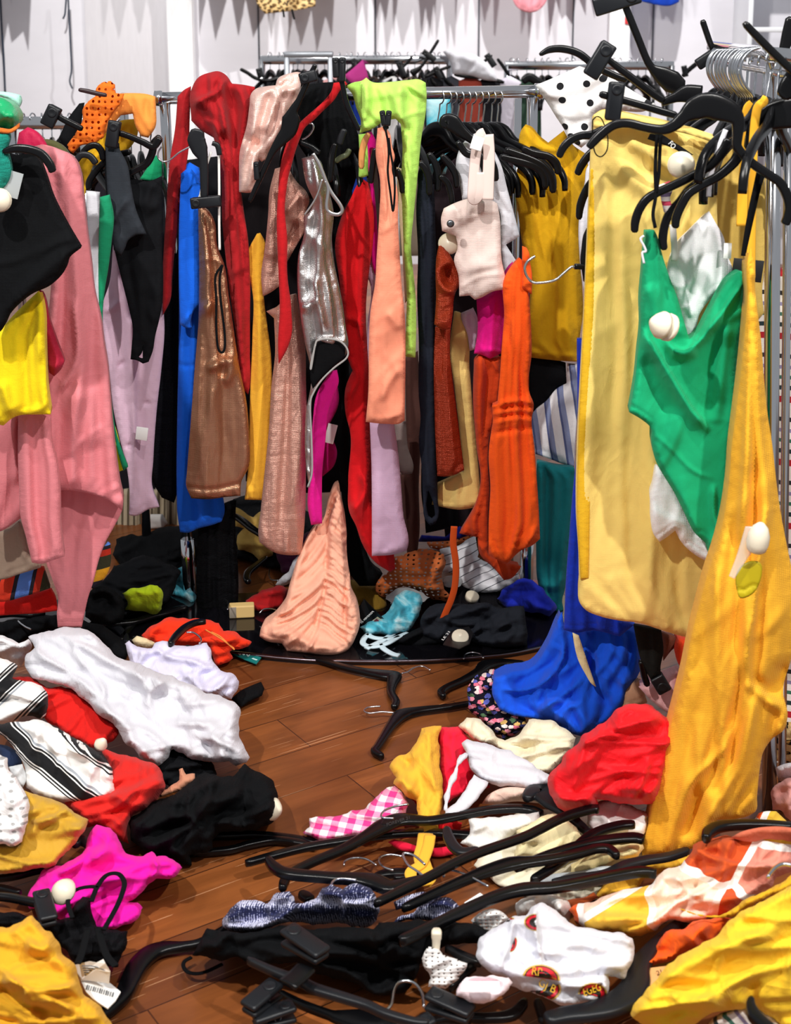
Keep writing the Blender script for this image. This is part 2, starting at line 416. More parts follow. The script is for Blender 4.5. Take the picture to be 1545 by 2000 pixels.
def fabric(hexc, rough=.85, weave=900, bump=.25, sheen=.06, metal=0, knit=0, crinkle=0, pat=None, key=None, spec=.25, ani=0, var=.07, crease=.16):
    k = (hexc, rough, weave, bump, sheen, metal, knit, crinkle, pat and pat.__name__, key, crease)
    if k in MC: return MC[k]
    a = NT('fabric'); b = a.b; uv = a.uv()
    col = lin(hexc)
    if pat: c = pat(a, col)
    else:
        nz = a.n('TexNoise', i_Vector=uv, i_Scale=9.0, i_Detail=4.0)
        c = a.mix(nz, tuple(max(0, q*(1-var)) for q in col[:3])+(1,), tuple(min(1, q*(1+var)) for q in col[:3])+(1,))
    a.set(b.inputs['Base Color'], c)
    b.inputs['Roughness'].default_value = rough; b.inputs['Metallic'].default_value = metal
    b.inputs['Specular IOR Level'].default_value = spec if max(col[:3]) > .04 else min(spec, .08)
    b.inputs['Sheen Weight'].default_value = sheen if max(col[:3]) > .04 else 0; b.inputs['Sheen Roughness'].default_value = .5
    # weave and fine creases
    w1 = a.n('TexWave', _o=1, wave_type='BANDS', bands_direction='X', i_Vector=uv, i_Scale=weave/8, i_Distortion=1.5, i_Detail=1.0)
    w2 = a.n('TexWave', _o=1, wave_type='BANDS', bands_direction='Y', i_Vector=uv, i_Scale=weave/8, i_Distortion=1.5, i_Detail=1.0)
    ht = a.math('ADD', w1, w2)
    if knit:
        kx = a.n('TexWave', _o=1, wave_type='BANDS', bands_direction='X', i_Vector=uv, i_Scale=knit, i_Distortion=.6)
        ht = a.math('ADD', ht, a.math('MULTIPLY', kx, 6.0))
    if crinkle:
        m = a.n('Mapping', _0=uv, _3=(crinkle*.45, crinkle, 1))
        nz = a.n('TexNoise', i_Vector=m, i_Scale=6.0, i_Detail=6.0, i_Distortion=.6)
        ht = a.math('ADD', ht, a.math('MULTIPLY', nz, 26.0))
    soft = a.n('TexNoise', i_Vector=uv, i_Scale=34.0, i_Detail=4.0)
    ht = a.math('ADD', ht, a.math('MULTIPLY', soft, 6.0))
    # small creases of worn cloth
    mm = a.n('Mapping', _0=uv, _3=(1, .45, 1))
    c1 = a.n('TexNoise', i_Vector=mm, i_Scale=16.0, i_Detail=2.5, i_Roughness=.45, i_Distortion=1.1)
    c2 = a.n('TexNoise', i_Vector=a.n('Mapping', _0=uv, _2=(0, 0, .6), _3=(1, .6, 1)), i_Scale=11.0, i_Detail=2.0, i_Roughness=.4, i_Distortion=1.6)
    rd = a.math('ADD', a.math('ABSOLUTE', a.math('SUBTRACT', c1, .5)), a.math('ABSOLUTE', a.math('SUBTRACT', c2, .5)))
    b0 = a.n('Bump', i_Height=rd, i_Strength=crease, i_Distance=.03, invert=True)
    bp = a.n('Bump', i_Height=ht, i_Strength=bump, i_Distance=.0012, i_Normal=b0)
    a.set(b.inputs['Normal'], bp)
    MC[k] = a.m; return a.m
def fabric_f(*a, **k):
    k.setdefault('crease', .4); return fabric(*a, **k)
def solid(hexc, rough=.4, metal=0, spec=.5, key='solid', bump=0):
    k = (hexc, rough, metal, key)
    if k in MC: return MC[k]
    a = NT(key); a.b.inputs['Roughness'].default_value = rough; a.b.inputs['Metallic'].default_value = metal
    a.b.inputs['Specular IOR Level'].default_value = spec
    c = lin(hexc); nz = a.n('TexNoise', i_Scale=30.0, i_Detail=3.0)
    a.set(a.b.inputs['Base Color'], a.mix(nz, tuple(q*.93 for q in c[:3])+(1,), tuple(min(1, q*1.07) for q in c[:3])+(1,)))
    if bump:
        n2 = a.n('TexNoise', i_Scale=260.0, i_Detail=3.0); a.set(a.b.inputs['Normal'], a.n('Bump', i_Height=n2, i_Strength=bump, i_Distance=.0006))
    MC[k] = a.m; return a.m
BLACKP = solid('#08080a', .24, 0, .32, 'black_plastic', .12)
DARKP = solid('#15171b', .36, 0, .35, 'charcoal_plastic', .15)
CHROME = solid('#d9dade', .12, 1, .5, 'chrome')
STEEL = solid('#c9ccd2', .22, 1, .5, 'steel_wire')
CREAM = solid('#e9dfc8', .35, 0, .5, 'cream_plastic')
CLEAR = None
def clear_mat(name, hexc, alpha):
    a = NT(name); b = a.b; b.inputs['Base Color'].default_value = lin(hexc); b.inputs['Roughness'].default_value = .12
    b.inputs['Alpha'].default_value = alpha; b.inputs['IOR'].default_value = 1.45
    nz = a.n('TexNoise', i_Scale=20.0); a.set(b.inputs['Roughness'], a.math('MULTIPLY_ADD', nz, .1, .08))
    return a.m
FILM = clear_mat('clear_film', '#e8eef0', .3)
GUNM = solid('#77797e', .3, 1, .5, 'spring_steel')
WHITEP = solid('#f1f1ef', .5, 0, .4, 'white_card')
# patterns -------------------------------------------------------------------
def stops(*a): return [(p, lin(c)) for p, c in a]
def pat_bw_stripe(a, col):
    u = a.xyz(a.uv(), 0); t = a.math('FRACT', a.math('MULTIPLY', u, 9.0))
    return a.ramp(t, stops((0, '#f3f1ee'), (.30, '#111114'), (.33, '#f3f1ee'), (.36, '#111114'), (.40, '#f3f1ee'), (.43, '#111114'), (.70, '#f3f1ee'), (.73, '#111114'), (.77, '#f3f1ee'), (.80, '#9aa0a8'), (.84, '#f3f1ee')))
def pat_blue_stripe(a, col):
    u = a.xyz(a.uv(), 0); t = a.math('FRACT', a.math('MULTIPLY', u, 26.0))
    return a.ramp(t, stops((0, '#f0f0f4'), (.55, '#5a6696'), (.68, '#8d99c0')))
def pat_multi_stripe(a, col):
    v = a.xyz(a.uv(), 1); t = a.math('FRACT', a.math('MULTIPLY', v, 8.0))
    return a.ramp(t, stops((0, '#ece4dc'), (.10, '#b3202c'), (.20, '#ece4dc'), (.30, '#26363a'), (.37, '#ece4dc'), (.47, '#3c6a5a'), (.53, '#ece4dc'), (.63, '#8e86a8'), (.69, '#ece4dc'), (.80, '#2b2b30'), (.87, '#ece4dc')))
def pat_bold_stripe(a, col):
    v = a.xyz(a.uv(), 0); t = a.math('FRACT', a.math('MULTIPLY', v, 6.2))
    return a.ramp(t, stops((0, '#d8371e'), (.18, '#23202a'), (.24, '#5f8be0'), (.42, '#23202a'), (.47, '#c8331f'), (.56, '#3a3a26'), (.74, '#f0ae26'), (.9, '#2a2230')))
def pat_gingham(a, col):
    uv = a.uv(); def_ = []
    for k in (0, 1): def_.append(a.math('GREATER_THAN', a.math('FRACT', a.math('MULTIPLY', a.xyz(uv, k), 30.0)), .5))
    t = a.math('MULTIPLY', a.math('ADD', def_[0], def_[1]), .5)
    return a.ramp(a.math('ADD', t, .01), stops((0, '#fbf3f3'), (.4, '#f59cc0'), (.9, '#ea3a8c')))
def pat_pinstripe(a, col):
    uv = a.uv(); n = a.n('TexNoise', i_Vector=uv, i_Scale=6.0); u = a.math('MULTIPLY_ADD', n, .05, a.xyz(uv, 0))
    t = a.math('FRACT', a.math('MULTIPLY', u, 34.0))
    return a.ramp(t, stops((0, '#f0eff4'), (.9, '#4c4f58')))
def pat_leopard(a, col):
    uv = a.uv((1, 1.3, 1)); n = a.n('TexNoise', _o=1, i_Vector=uv, i_Scale=30.0)
    q = a.mix(.04, uv, n); d = a.n('TexVoronoi', voronoi_dimensions='2D', i_Vector=q, i_Scale=34.0)
    nz = a.n('TexNoise', i_Vector=uv, i_Scale=46.0); d2 = a.math('MULTIPLY_ADD', nz, .5, d)
    return a.ramp(d2, stops((0, '#8a6232'), (.42, '#1c1512'), (.60, '#d7b478'), (.8, '#e2c48c')))
def pat_dots(a, col):
    uv = a.uv(); d = a.n('TexVoronoi', voronoi_dimensions='2D', i_Vector=uv, i_Scale=19.0, i_Randomness=.75)
    return a.ramp(d, stops((0, '#16161a'), (.17, '#f5f3f2')))
def pat_floral(a, col):
    uv = a.uv(); d = a.n('TexVoronoi', voronoi_dimensions='2D', i_Vector=uv, i_Scale=62.0); c = a.n('TexVoronoi', _o=1, voronoi_dimensions='2D', i_Vector=uv, i_Scale=62.0)
    nz = a.n('TexNoise', i_Vector=uv, i_Scale=190.0, i_Detail=3.0)
    d2 = a.math('MULTIPLY_ADD', nz, .7, d)
    hue = a.ramp(a.xyz(c, 0), stops((0, '#e88fa4'), (.26, '#5c62b4'), (.45, '#d96f86'), (.6, '#d9b068'), (.74, '#f0dcd6'), (.86, '#4d6a4c')))
    m = a.math('LESS_THAN', d2, .78)
    return a.mix(m, lin('#141420'), hue)
def pat_batik(a, col):
    uv = a.uv(); n = a.n('TexNoise', i_Vector=uv, i_Scale=150.0, i_Detail=5.0, i_Distortion=1.2)
    bd = a.n('TexWave', _o=1, wave_type='BANDS', bands_direction='Y', i_Vector=uv, i_Scale=5.0, i_Distortion=3.0, i_Detail=2.0)
    dt = a.n('TexVoronoi', voronoi_dimensions='2D', i_Vector=a.uv((1, 1.6, 1)), i_Scale=120.0, i_Randomness=.3)
    fine = a.n('TexWave', _o=1, wave_type='BANDS', bands_direction='X', i_Vector=uv, i_Scale=70.0, i_Distortion=4.0, i_Detail=2.0)
    t = a.math('ADD', a.math('MULTIPLY', bd, .26), a.math('ADD', a.math('MULTIPLY', n, .62), a.math('MULTIPLY', a.math('SUBTRACT', fine, dt), .22)))
    return a.ramp(t, stops((0, '#1c2044'), (.44, '#3a4070'), (.50, '#a9acce'), (.56, '#d6d6ea'), (.72, '#8f93bd'), (.80, '#2b2f58')))
def pat_patch(a, col):
    uv = a.uv((1, .62, 1), 24); c = a.n('TexVoronoi', _o=1, voronoi_dimensions='2D', i_Vector=uv, i_Scale=9.0); e = a.n('TexVoronoi', voronoi_dimensions='2D', feature='DISTANCE_TO_EDGE', i_Vector=uv, i_Scale=9.0)
    hue = a.ramp(a.xyz(c, 0), stops((0, '#f4c9b2'), (.2, '#ea5a14'), (.44, '#c8501f'), (.58, '#f3dcc8'), (.72, '#e8b83a'), (.86, '#e2907c')))
    return a.mix(a.math('LESS_THAN', e, .06), hue, lin('#f6efe9'))
def pat_tiedye(a, col):
    uv = a.uv(); n = a.n('TexNoise', i_Vector=uv, i_Scale=11.0, i_Detail=5.0, i_Distortion=1.4)
    return a.ramp(n, stops((.3, '#1c6f86'), (.45, '#4fb6cc'), (.55, '#a9dbe4'), (.68, '#dfeaf0')), False)
def pat_sash(a, col):
    uv = a.uv(); t = a.math('FRACT', a.math('MULTIPLY', a.xyz(uv, 1), 26.0))
    return a.ramp(t, stops((0, '#efe7e4'), (.4, '#c2405a'), (.6, '#efe7e4'), (.8, '#7b6a90')))
def pat_eyelet(a, col):
    uv = a.uv(); d = a.n('TexVoronoi', voronoi_dimensions='2D', i_Vector=uv, i_Scale=44.0, i_Randomness=.4)
    return a.mix(a.math('LESS_THAN', d, .2), col, tuple(q*.42 for q in col[:3])+(1,))
def pat_pleat_shade(a, col):
    u = a.xyz(a.uv(), 0); t = a.math('FRACT', a.math('MULTIPLY', u, 55.0))
    return a.ramp(t, stops((0, '#b6a68c'), (.6, '#5e5140')))  # dark stripes paint the shade between the pleats
def pat_bronze(a, col):
    return col
def holes_mat(hexc, scale, size, rough=.9, rnd=.25):
    """openwork: real gaps in the cloth"""
    k = ('openwork', hexc, scale, size)
    if k in MC: return MC[k]
    a = NT('openwork'); uv = a.uv(); c = lin(hexc); a.b.inputs['Base Color'].default_value = c; a.b.inputs['Roughness'].default_value = rough
    d = a.n('TexVoronoi', voronoi_dimensions='2D', i_Vector=uv, i_Scale=scale, i_Randomness=rnd)
    a.set(a.b.inputs['Alpha'], a.math('GREATER_THAN', d, size))
    a.set(a.b.inputs['Normal'], a.n('Bump', i_Height=d, i_Strength=.6, i_Distance=.004))
    nz = a.n('TexNoise', i_Vector=uv, i_Scale=12.0); a.set(a.b.inputs['Base Color'], a.mix(nz, tuple(q*.9 for q in c[:3])+(1,), c))
    MC[k] = a.m; return a.m
# ------------------------------------------------------------------ floor, wall
def wood_floor():
    a = NT('floor_wood'); b = a.b
    g = a.n('TexCoord', _o=3)
    p0, p1 = G(283, 1774), G(520, 1688); ang = math.degrees(math.atan2(p1[1]-p0[1], p1[0]-p0[0]))
    m = a.n('Mapping', _0=g, _2=(0, 0, math.radians(-ang)), _3=(1, 1, 1))
    br = a.t.nodes.new('ShaderNodeTexBrick'); a.set(br.inputs['Vector'], m)
    br.offset = .37; br.offset_frequency = 2
    for k, v in (('Scale', 1.0), ('Mortar Size', .0016), ('Mortar Smooth', .3), ('Brick Width', 1.05), ('Row Height', .15), ('Bias', 0.0)): br.inputs[k].default_value = v
    br.inputs['Color1'].default_value = lin('#774322'); br.inputs['Color2'].default_value = lin('#a5602f'); br.inputs['Mortar'].default_value = lin('#2a140b')
    gr = a.n('Mapping', _0=m, _3=(2.2, 42, 1)); nz = a.n('TexNoise', i_Vector=gr, i_Scale=1.6, i_Detail=7.0, i_Distortion=.7)
    big = a.n('TexNoise', i_Vector=a.n('Mapping', _0=m, _3=(1.0, 3.2, 1)), i_Scale=4.0, i_Detail=5.0, i_Distortion=.8)
    c = a.mix(a.math('MULTIPLY', nz, .6), br.outputs[0], lin('#4a2513'))
    c = a.mix(a.math('MULTIPLY', a.n('MapRange', _0=big, _1=.42, _2=.68), .6), c, lin('#50290f'))
    for rt, sc_, th_ in ((10, (1.6, 95, 1), .735), (58, (2.0, 120, 1), .75), (-48, (2.2, 130, 1), .755)):
        mk = a.n('TexNoise', i_Vector=a.n('Mapping', _0=m, _2=(0, 0, math.radians(rt)), _3=sc_), i_Scale=1.7, i_Detail=1.0)
        c = a.mix(a.math('MULTIPLY', a.math('GREATER_THAN', mk, th_), .5), c, lin('#d9a67c'))
    a.set(b.inputs['Base Color'], c)
    a.set(b.inputs['Roughness'], a.n('MapRange', _0=nz, _3=.24, _4=.42))
    a.set(b.inputs['Normal'], a.n('Bump', i_Height=a.math('MULTIPLY_ADD', nz, .25, br.outputs[1]), i_Strength=.25, i_Distance=-.002))
    return a.m
def plane(name, c, ax, ay, mat, th=.02, kind='structure', **k):
    c, ax, ay = [np.asarray(q, float) for q in (c, ax, ay)]; n = np.cross(ax, ay); n /= np.linalg.norm(n)
    lx, ly = np.linalg.norm(ax), np.linalg.norm(ay)
    V, Fc = rbox(c-n*th/2, ax/lx, ay/ly, n, lx*2, ly*2, th, .02)
    return link(name, V, Fc, mat, smooth=False, kind=kind, **k)
def boxo(name, lo, hi, mat, parent=None, b=.1, **k):
    lo, hi = np.array(lo, float), np.array(hi, float)
    V, Fc = rbox((lo+hi)/2, (1, 0, 0), (0, 1, 0), (0, 0, 1), *(hi-lo), b)
    return link(name, V, Fc, mat, parent, smooth=False, **k)
FLOORM = wood_floor()
WALLM = solid('#dcdbe2', .6, 0, .3, 'wall_paint'); WALLG = solid('#cfcdd2', .6, 0, .3, 'wall_paint_grey'); WALLW = solid('#f4f5f8', .55, 0, .3, 'wall_paint_white')
plane('floor', (0, 5.2, 0), (4.6, 0, 0), (0, 4.6, 0), FLOORM, .05)
WD = 9.5
plane('wall_back', (0, WD, 1.8), (4.6, 0, 0), (0, 0, 1.8), WALLM, .1)
def wx(x): return float(P(x, 60, WD)[0])
SEAM = solid('#4a4c55', .6, 0, .3, 'seam')
for i, x in enumerate((4, 505, 733, 935, 1119, 1275)):
    boxo('trim_%d' % (i+1), (wx(x)-.005, WD-.008, 0), (wx(x)+.005, WD-.001, 3.6), SEAM, kind='structure')
boxo('trim_7', (wx(168), WD-.02, 0), (wx(330), WD-.002, 3.6), WALLG, kind='structure')
boxo('trim_8', (wx(332), WD-.14, 0), (wx(381), WD-.002, 3.6), WALLW, kind='structure')
boxo('trim_9', (wx(1186), WD-.12, 0), (wx(1226), WD-.002, 3.6), WALLW, kind='structure')
boxo('trim_10', (wx(1440), WD-.10, 0), (wx(1462), WD-.002, 3.6), WALLW, kind='structure')
boxo('wall_sign', (wx(1214), WD-.135, 1.55+.205*WD*.0+float(P(0, 47, WD)[2])-1.55), (wx(1224), WD-.121, float(P(0, 33, WD)[2])), solid('#c9262b', .5), label='small red label fixed to the slim white column', cat='sign')
# glossy dark plate with a rounded front edge under the middle rack
def floor_plate():
    top = [(-60, 1182), (170, 1168), (420, 1160), (760, 1150), (1075, 1145), (1120, 1175)]
    bot = [(1110, 1250), (1000, 1275), (870, 1287), (720, 1291), (600, 1288), (470, 1276), (300, 1256), (120, 1232), (-60, 1210)]
    p = smooth_poly(top+bot, True, 16); p = p[::-1]
    A_ = G(p[:, 0], p[:, 1], .012); B_ = A_.copy(); B_[:, 2] = 0; n = len(p)
    Fc = [tuple(range(n)), tuple(range(2*n-1, n-1, -1))]+[(i, i+n, (i+1) % n+n, (i+1) % n) for i in range(n)]
    o = link('trim_11', np.concatenate([A_, B_]), Fc, solid('#0d0c10', .07, 0, .6, 'dark_gloss'), smooth=False, kind='structure')
    e = smooth_poly(bot, False, 14); pts = G(e[:, 0], e[:, 1], .012)
    V, Fc = sweep(pts, .012, .006, (0, 0, 1)); link('edge_strip', V, Fc, solid('#7a7078', .25, 1, .5, 'edge_metal'), o)
floor_plate()
# ------------------------------------------------------------------ racks
def rod(p0, p1, r, n=3):
    p0, p1 = np.asarray(p0, float), np.asarray(p1, float)
    return tube(np.array([p0+(p1-p0)*i/n for i in range(n+1)]), r, CIR16)
def foot(p, r=.02):
    return lathe((p[0], p[1], 0), (0, 0, 1), [(0, r), (.03, r), (.045, r*.8), (.05, .012)])
RD = 3.75
rl, rr = P(310, 192, RD), P(1052, 178, RD)
rk = empty('clothes_rack', (float((rl[0]+rr[0])/2), RD, 0), 'long chrome rack packed with hanging clothes across the middle of the shop', 'clothes rack')
V, Fc = rod(rl, rr, .016); link('rail', V, Fc, CHROME, rk)
fl_, fr_ = G(372, 1172), G(1028, 1172)
for tp, bt in ((P(322, 200, RD), fl_), (P(1040, 190, RD), fr_)):
    V, Fc = rod(tp, (bt[0], bt[1], .0), .014); o = link('post', V, Fc, CHROME, rk)
    V, Fc = rod(bt+(tp-bt)*.0+np.array([0, 0, .002]), bt+(tp-bt)*.13, .0185); link('foot_sleeve', V, Fc, CHROME, o)
for tp in (rl, rr):
    V, Fc = lathe(tp, (1, 0, 0), [(-.012, .012), (-.01, .02), (.01, .02), (.012, .012)]); link('end_cap', V, Fc, CHROME, rk)
lp = G(288, 1078); lt = np.array([lp[0]-.02, lp[1], 1.36])
V, Fc = rod(lt, lp, .014); link('rear_post', V, Fc, CHROME, rk)
V, Fc = rod(lt, P(322, 200, RD), .012); link('side_bar', V, Fc, CHROME, rk)
r2 = P(1046, 190, RD)
V, Fc = rod(P(1012, 192, RD+.15), (P(1012, 192, RD+.15)[0], RD+.15, .0), .010); link('rear_post', V, Fc, CHROME, rk)
# near rack on the right
ND = 2.66
nt, nb = P(1511, 122, ND), G(1502, 1592)
nk = empty('clothes_rack', (float(nb[0]), float(nb[1]), 0), 'nearest chrome clothes rack with a thick upright post beside the mustard dress', 'clothes rack')
V, Fc = rod(nt, nb, .0145); o = link('post', V, Fc, CHROME, nk)
V, Fc = rod(nb+np.array([.031, .02, 0]), nt+np.array([.034, .02, -.02]), .008); link('inner_post', V, Fc, CHROME, nk)
V, Fc = rod(P(1392, 92, 3.15), P(1560, 112, 2.45), .013); link('rail', V, Fc, CHROME, nk)
V, Fc = rod(P(1392, 120, 3.17), P(1560, 150, 2.47), .007); link('lower_rail', V, Fc, CHROME, nk)
# racks at the back
def back_rack(label, x0, x1, y, D, legs, r=.016):
    a, b = P(x0, y, D), P(x1, y, D)
    k = empty('clothes_rack', (float((a[0]+b[0])/2), D, 0), label, 'clothes rack')
    V, Fc = rbox((a+b)/2, (1, 0, 0), (0, 1, 0), (0, 0, 1), b[0]-a[0], .03, .045); link('rail', V, Fc, CHROME, k)
    for x in legs:
        q = P(x, y, D); V, Fc = rod(q, (q[0], D, 0), r); link('post', V, Fc, CHROME, k)
    return k
back_rack('chrome rack full of wire hooks at the back behind the rose satin blouse', 508, 882, 117, 7.4, (512, 878))
back_rack('chrome rack at the back behind the white polka dot blouse', 985, 1316, 128, 7.4, (990, 1312))
back_rack('chrome rack at the back partly hidden by the orange lace blouse', 20, 166, 240, 5.2, (24, 160))
fx = empty('display_frame', P(602, 160, 7.2), 'thin pale square tube frame standing up from the back rack', 'display frame')
q = P(560, 108, 7.2), P(645, 105, 7.2)
V, Fc = rbox((q[0]+q[1])/2, (1, 0, 0), (0, 1, 0), (0, 0, 1), q[1][0]-q[0][0]+.03, .03, .03); link('crossbar', V, Fc, solid('#a9adb4', .35, .6), fx)
for p_ in q:
    V, Fc = rbox((p_[0], p_[1], p_[2]-.35), (1, 0, 0), (0, 1, 0), (0, 0, 1), .026, .026, .7); link('upright', V, Fc, solid('#a9adb4', .35, .6), fx)
# ------------------------------------------------------------------ hangers
def body_pts(pts, D, z):
    q = np.array([(p[0], p[1]) for p in pts], float); n = len(pts)
    wpx = np.array([p[2] if len(p) > 2 else 15 for p in pts], float)
    off = np.array([p[3] if len(p) > 3 else 0 for p in pts], float)
    if D is not None:
        Dv = np.full(n, float(D))+off; p3 = np.array([P(a, b, d) for (a, b), d in zip(q, Dv)]); up = (0, 1, 0)
    else:
        p3 = np.array([G(a, b, z+o_) for (a, b), o_ in zip(q, off)]); up = (0, 0, 1); Dv = np.hypot(p3[:, 1], p3[:, 2]-CAM_H)
    wd = wpx*Dv/F
    if D is None: wd = wd*1.15
    return p3, wd, up
def hanger(label, body, D=None, z=.012, hook=None, hz=0.0, clips=(), th=.013, mat=None, group=None, name='clothes_hanger', bars=(), hr=.0021, ribs=False):
    pts = T_(body); p3, wd, up = body_pts(pts, D, z)
    c = curve3(p3, 6); wv = np.interp(np.linspace(0, 1, len(c)), np.linspace(0, 1, len(wd)), wd)
    # round off both ends
    wv[0] *= .62; wv[-1] *= .62
    prt = [sweep(c, wv, th, up, n=14)]
    for b in bars:
        p3, wd, up = body_pts(T_(b), D, z); c = curve3(p3, 5); prt.append(sweep(c, np.interp(np.linspace(0, 1, len(c)), np.linspace(0, 1, len(wd)), wd), th*.85, up, n=12))
    V, Fc = join(prt)
    o = link(name, V, Fc, mat or BLACKP, None, label=label, cat='hanger', group=group)
    if hook:
        h = T_(hook)
        h3 = np.array([P(p[0], p[1], D-.001+(p[2] if len(p) > 2 else 0)) if D is not None else G(p[0], p[1], z+hz+(p[2] if len(p) > 2 else .004)) for p in h])
        V, Fc = tube(curve3(h3, 7), hr); link('hook', V, Fc, STEEL, o)
    for cl in clips: clip(o, cl, D, z)
    return o
def clip(parent, cl, D, z):
    """cl: (x0,y0,x1,y1,width px[,lift]) from the finger end to the jaw end"""
    x0, y0, x1, y1, wp = cl[:5]; lf = cl[5] if len(cl) > 5 else 0
    if D is not None:
        a, b = P(x0, y0, D-.012-lf), P(x1, y1, D-.012-lf); nrm = np.array([0, -1.0, 0]); k = D/F
    else:
        a, b = G(x0, y0, z+.022+lf), G(x1, y1, z+.018+lf); nrm = np.array([0, 0, 1.0]); k = np.hypot(a[1], CAM_H)/F
    ax = b-a; L = np.linalg.norm(ax); ax /= L; nrm = nrm-ax*(nrm@ax); nrm /= np.linalg.norm(nrm); sd = np.cross(nrm, ax); W = wp*k
    tl = ax*math.cos(.12)+nrm*math.sin(.12)
    pr = [rbox((a+b)/2, ax, sd, nrm, L, W, .009, .4), rbox((a+b)/2-nrm*.016, tl, sd, np.cross(tl, sd), L*.97, W*.94, .009, .4),
          rbox((a+b)/2-nrm*.008+ax*L*.3, ax, sd, nrm, L*.24, W*.7, .012, .3)]
    # thumb dish near the finger end
    pr.append(lathe(a+ax*W*.5+nrm*.0035, nrm, [(0, W*.36), (.0022, W*.34), (.0026, W*.25), (.0012, W*.1)], 16))
    V, Fc = join(pr); c = link('clip', V, Fc, DARKP, parent)
    t = np.linspace(0, 2*PI*3, 40); mid = (a+b)/2-nrm*.008-ax*L*.06
    pts = mid+np.outer(np.cos(t)*.0055, ax)+np.outer(np.sin(t)*.0055, nrm)+np.outer((t/t[-1]-.5)*W*.6, sd)
    V, Fc = sweep(pts, .0016, .0016, (.013, .017, 1), CIRC); link('spring', V, Fc, GUNM, c)
# a hanger model that hangs by its hook, for rows on rails
def model(kind='suit', far=False, hr=.0019):
    k = empty('clothes_hanger', (0, 0, 0))
    if kind == 'suit':
        a = [(-.215, -.215), (-.212, -.185), (-.19, -.155), (-.13, -.122), (-.06, -.098), (-.025, -.072), (0, -.066), (.025, -.072), (.06, -.098), (.13, -.122), (.19, -.155), (.212, -.185), (.215, -.215)]
        wv = [.011, .015, .018, .02, .024, .036, .042, .036, .024, .02, .018, .015, .011]
        bd = [sweep(curve3([(x, 0, z) for x, z in a], 2 if far else 4), np.interp(np.linspace(0, 1, 12*(2 if far else 4)+1), np.linspace(0, 1, 13), wv), .015 if not far else .014, (0, 1, 0), n=8 if far else 12)]
    else:
        bd = [rbox((0, 0, -.085), (1, 0, 0), (0, 1, 0), (0, 0, 1), .34, .010, .014), rbox((0, 0, -.066), (1, 0, 0), (0, 1, 0), (0, 0, 1), .05, .011, .05, .3)]
    V, Fc = join(bd); V = V-np.array([0, 0, .03]); b = link('body', V, Fc, BLACKP, k)
    if kind != 'suit':
        for x in (-.12, .12):
            V, Fc = join([rbox((x, -.008, -.10), (1, 0, 0), (0, 1, 0), (0, 0, 1), .024, .008, .075, .4), rbox((x, .008, -.10), (1, 0, 0), (0, 1, 0), (0, 0, 1), .024, .008, .075, .4)])
            link('clip', V, Fc, BLACKP, k)
    t = np.linspace(math.radians(205), math.radians(-60), 16)
    hk = [(0, 0, -.052), (0, 0, -.047)]
    arc = [(-.019+.0*q+.019*0+.019*math.cos(q)+.019, 0, -.012+.019*math.sin(q)) for q in np.linspace(math.radians(-75), math.radians(190), 16)]
    V, Fc = tube(curve3([(0, 0, -.092), (.0, 0, -.07), (.004, 0, -.045)]+arc, 2), .0026 if far else hr); link('hook', V, Fc, STEEL, k)
    return k
def put(src, loc, rz=0, tilt=0, label=None, group=None, first=[]):
    o = src.copy(); COL.objects.link(o)
    for ch in src.children:
        c = ch.copy(); COL.objects.link(c); c.parent = o
    o.location = loc; o.rotation_euler = (0, tilt, rz); tag(o, label, 'hanger', group); return o
def drop(src):
    for c in list(src.children): bpy.data.objects.remove(c)
    bpy.data.objects.remove(src)
# ------------------------------------------------------------------ fabrics
RED = fabric('#b3141c'); DKRED = fabric('#a3141b'); BLK = fabric('#0f1012', bump=.35, spec=.15); BLK2 = fabric('#131417', key=2, spec=.15)
PINK = fabric('#d97f86', rough=.7); YEL = fabric('#f2d410'); LYEL = fabric('#efd074', weave=1200); MUST = fabric('#f0b02c', knit=0); GOLD = fabric('#dfae1a', key='g')
BLUE = fabric('#0a62e2'); ROYAL = fabric('#0c3fc0', knit=260); NEON = fabric('#bdf06a'); PEACH = fabric('#fb9a7a'); LAV = fabric('#d3b0cc'); MAUVE = fabric('#d3b2c6', crinkle=.5)
MAG = fabric('#e6068c'); HOTP = fabric('#f20fa6', knit=330); ORG = fabric('#f2560c'); TEAL = fabric('#117f86'); GREEN = fabric('#0aa26c', weave=1300); WHT = fabric('#d6d5dc', sheen=.1)
BRONZE = fabric('#b98a6c', rough=.30, metal=.85, sheen=0, bump=.35, crinkle=.5, spec=.5); SILVER = fabric('#c9c6c6', rough=.28, metal=.95, sheen=0, bump=.3, crinkle=.35, spec=.5)
ROSE = fabric('#d3a190', rough=.36, metal=.55, sheen=.1, crinkle=1.6, bump=.6, spec=.5); ROSEB = fabric('#e6c0b4', rough=.38, metal=.35, sheen=.2, crinkle=.7, bump=.3, spec=.5)
RUST = fabric('#a83a1c', rough=.36, metal=.45, sheen=0, crinkle=2.0, bump=.8, spec=.5); BEIGE = fabric('#e6d0c8', bump=.35); CRIM = fabric('#a01230', rough=.7)
PALE = fabric('#ecd9ad'); DEN = fabric('#1c2a48'); NAVY = fabric('#20242f'); TAUPE = fabric('#5f4038'); GREY = fabric('#8d8a88'); OLIVE = fabric('#4c4c2a')
STITCH = fabric('#e9e6e2', key='stitch')
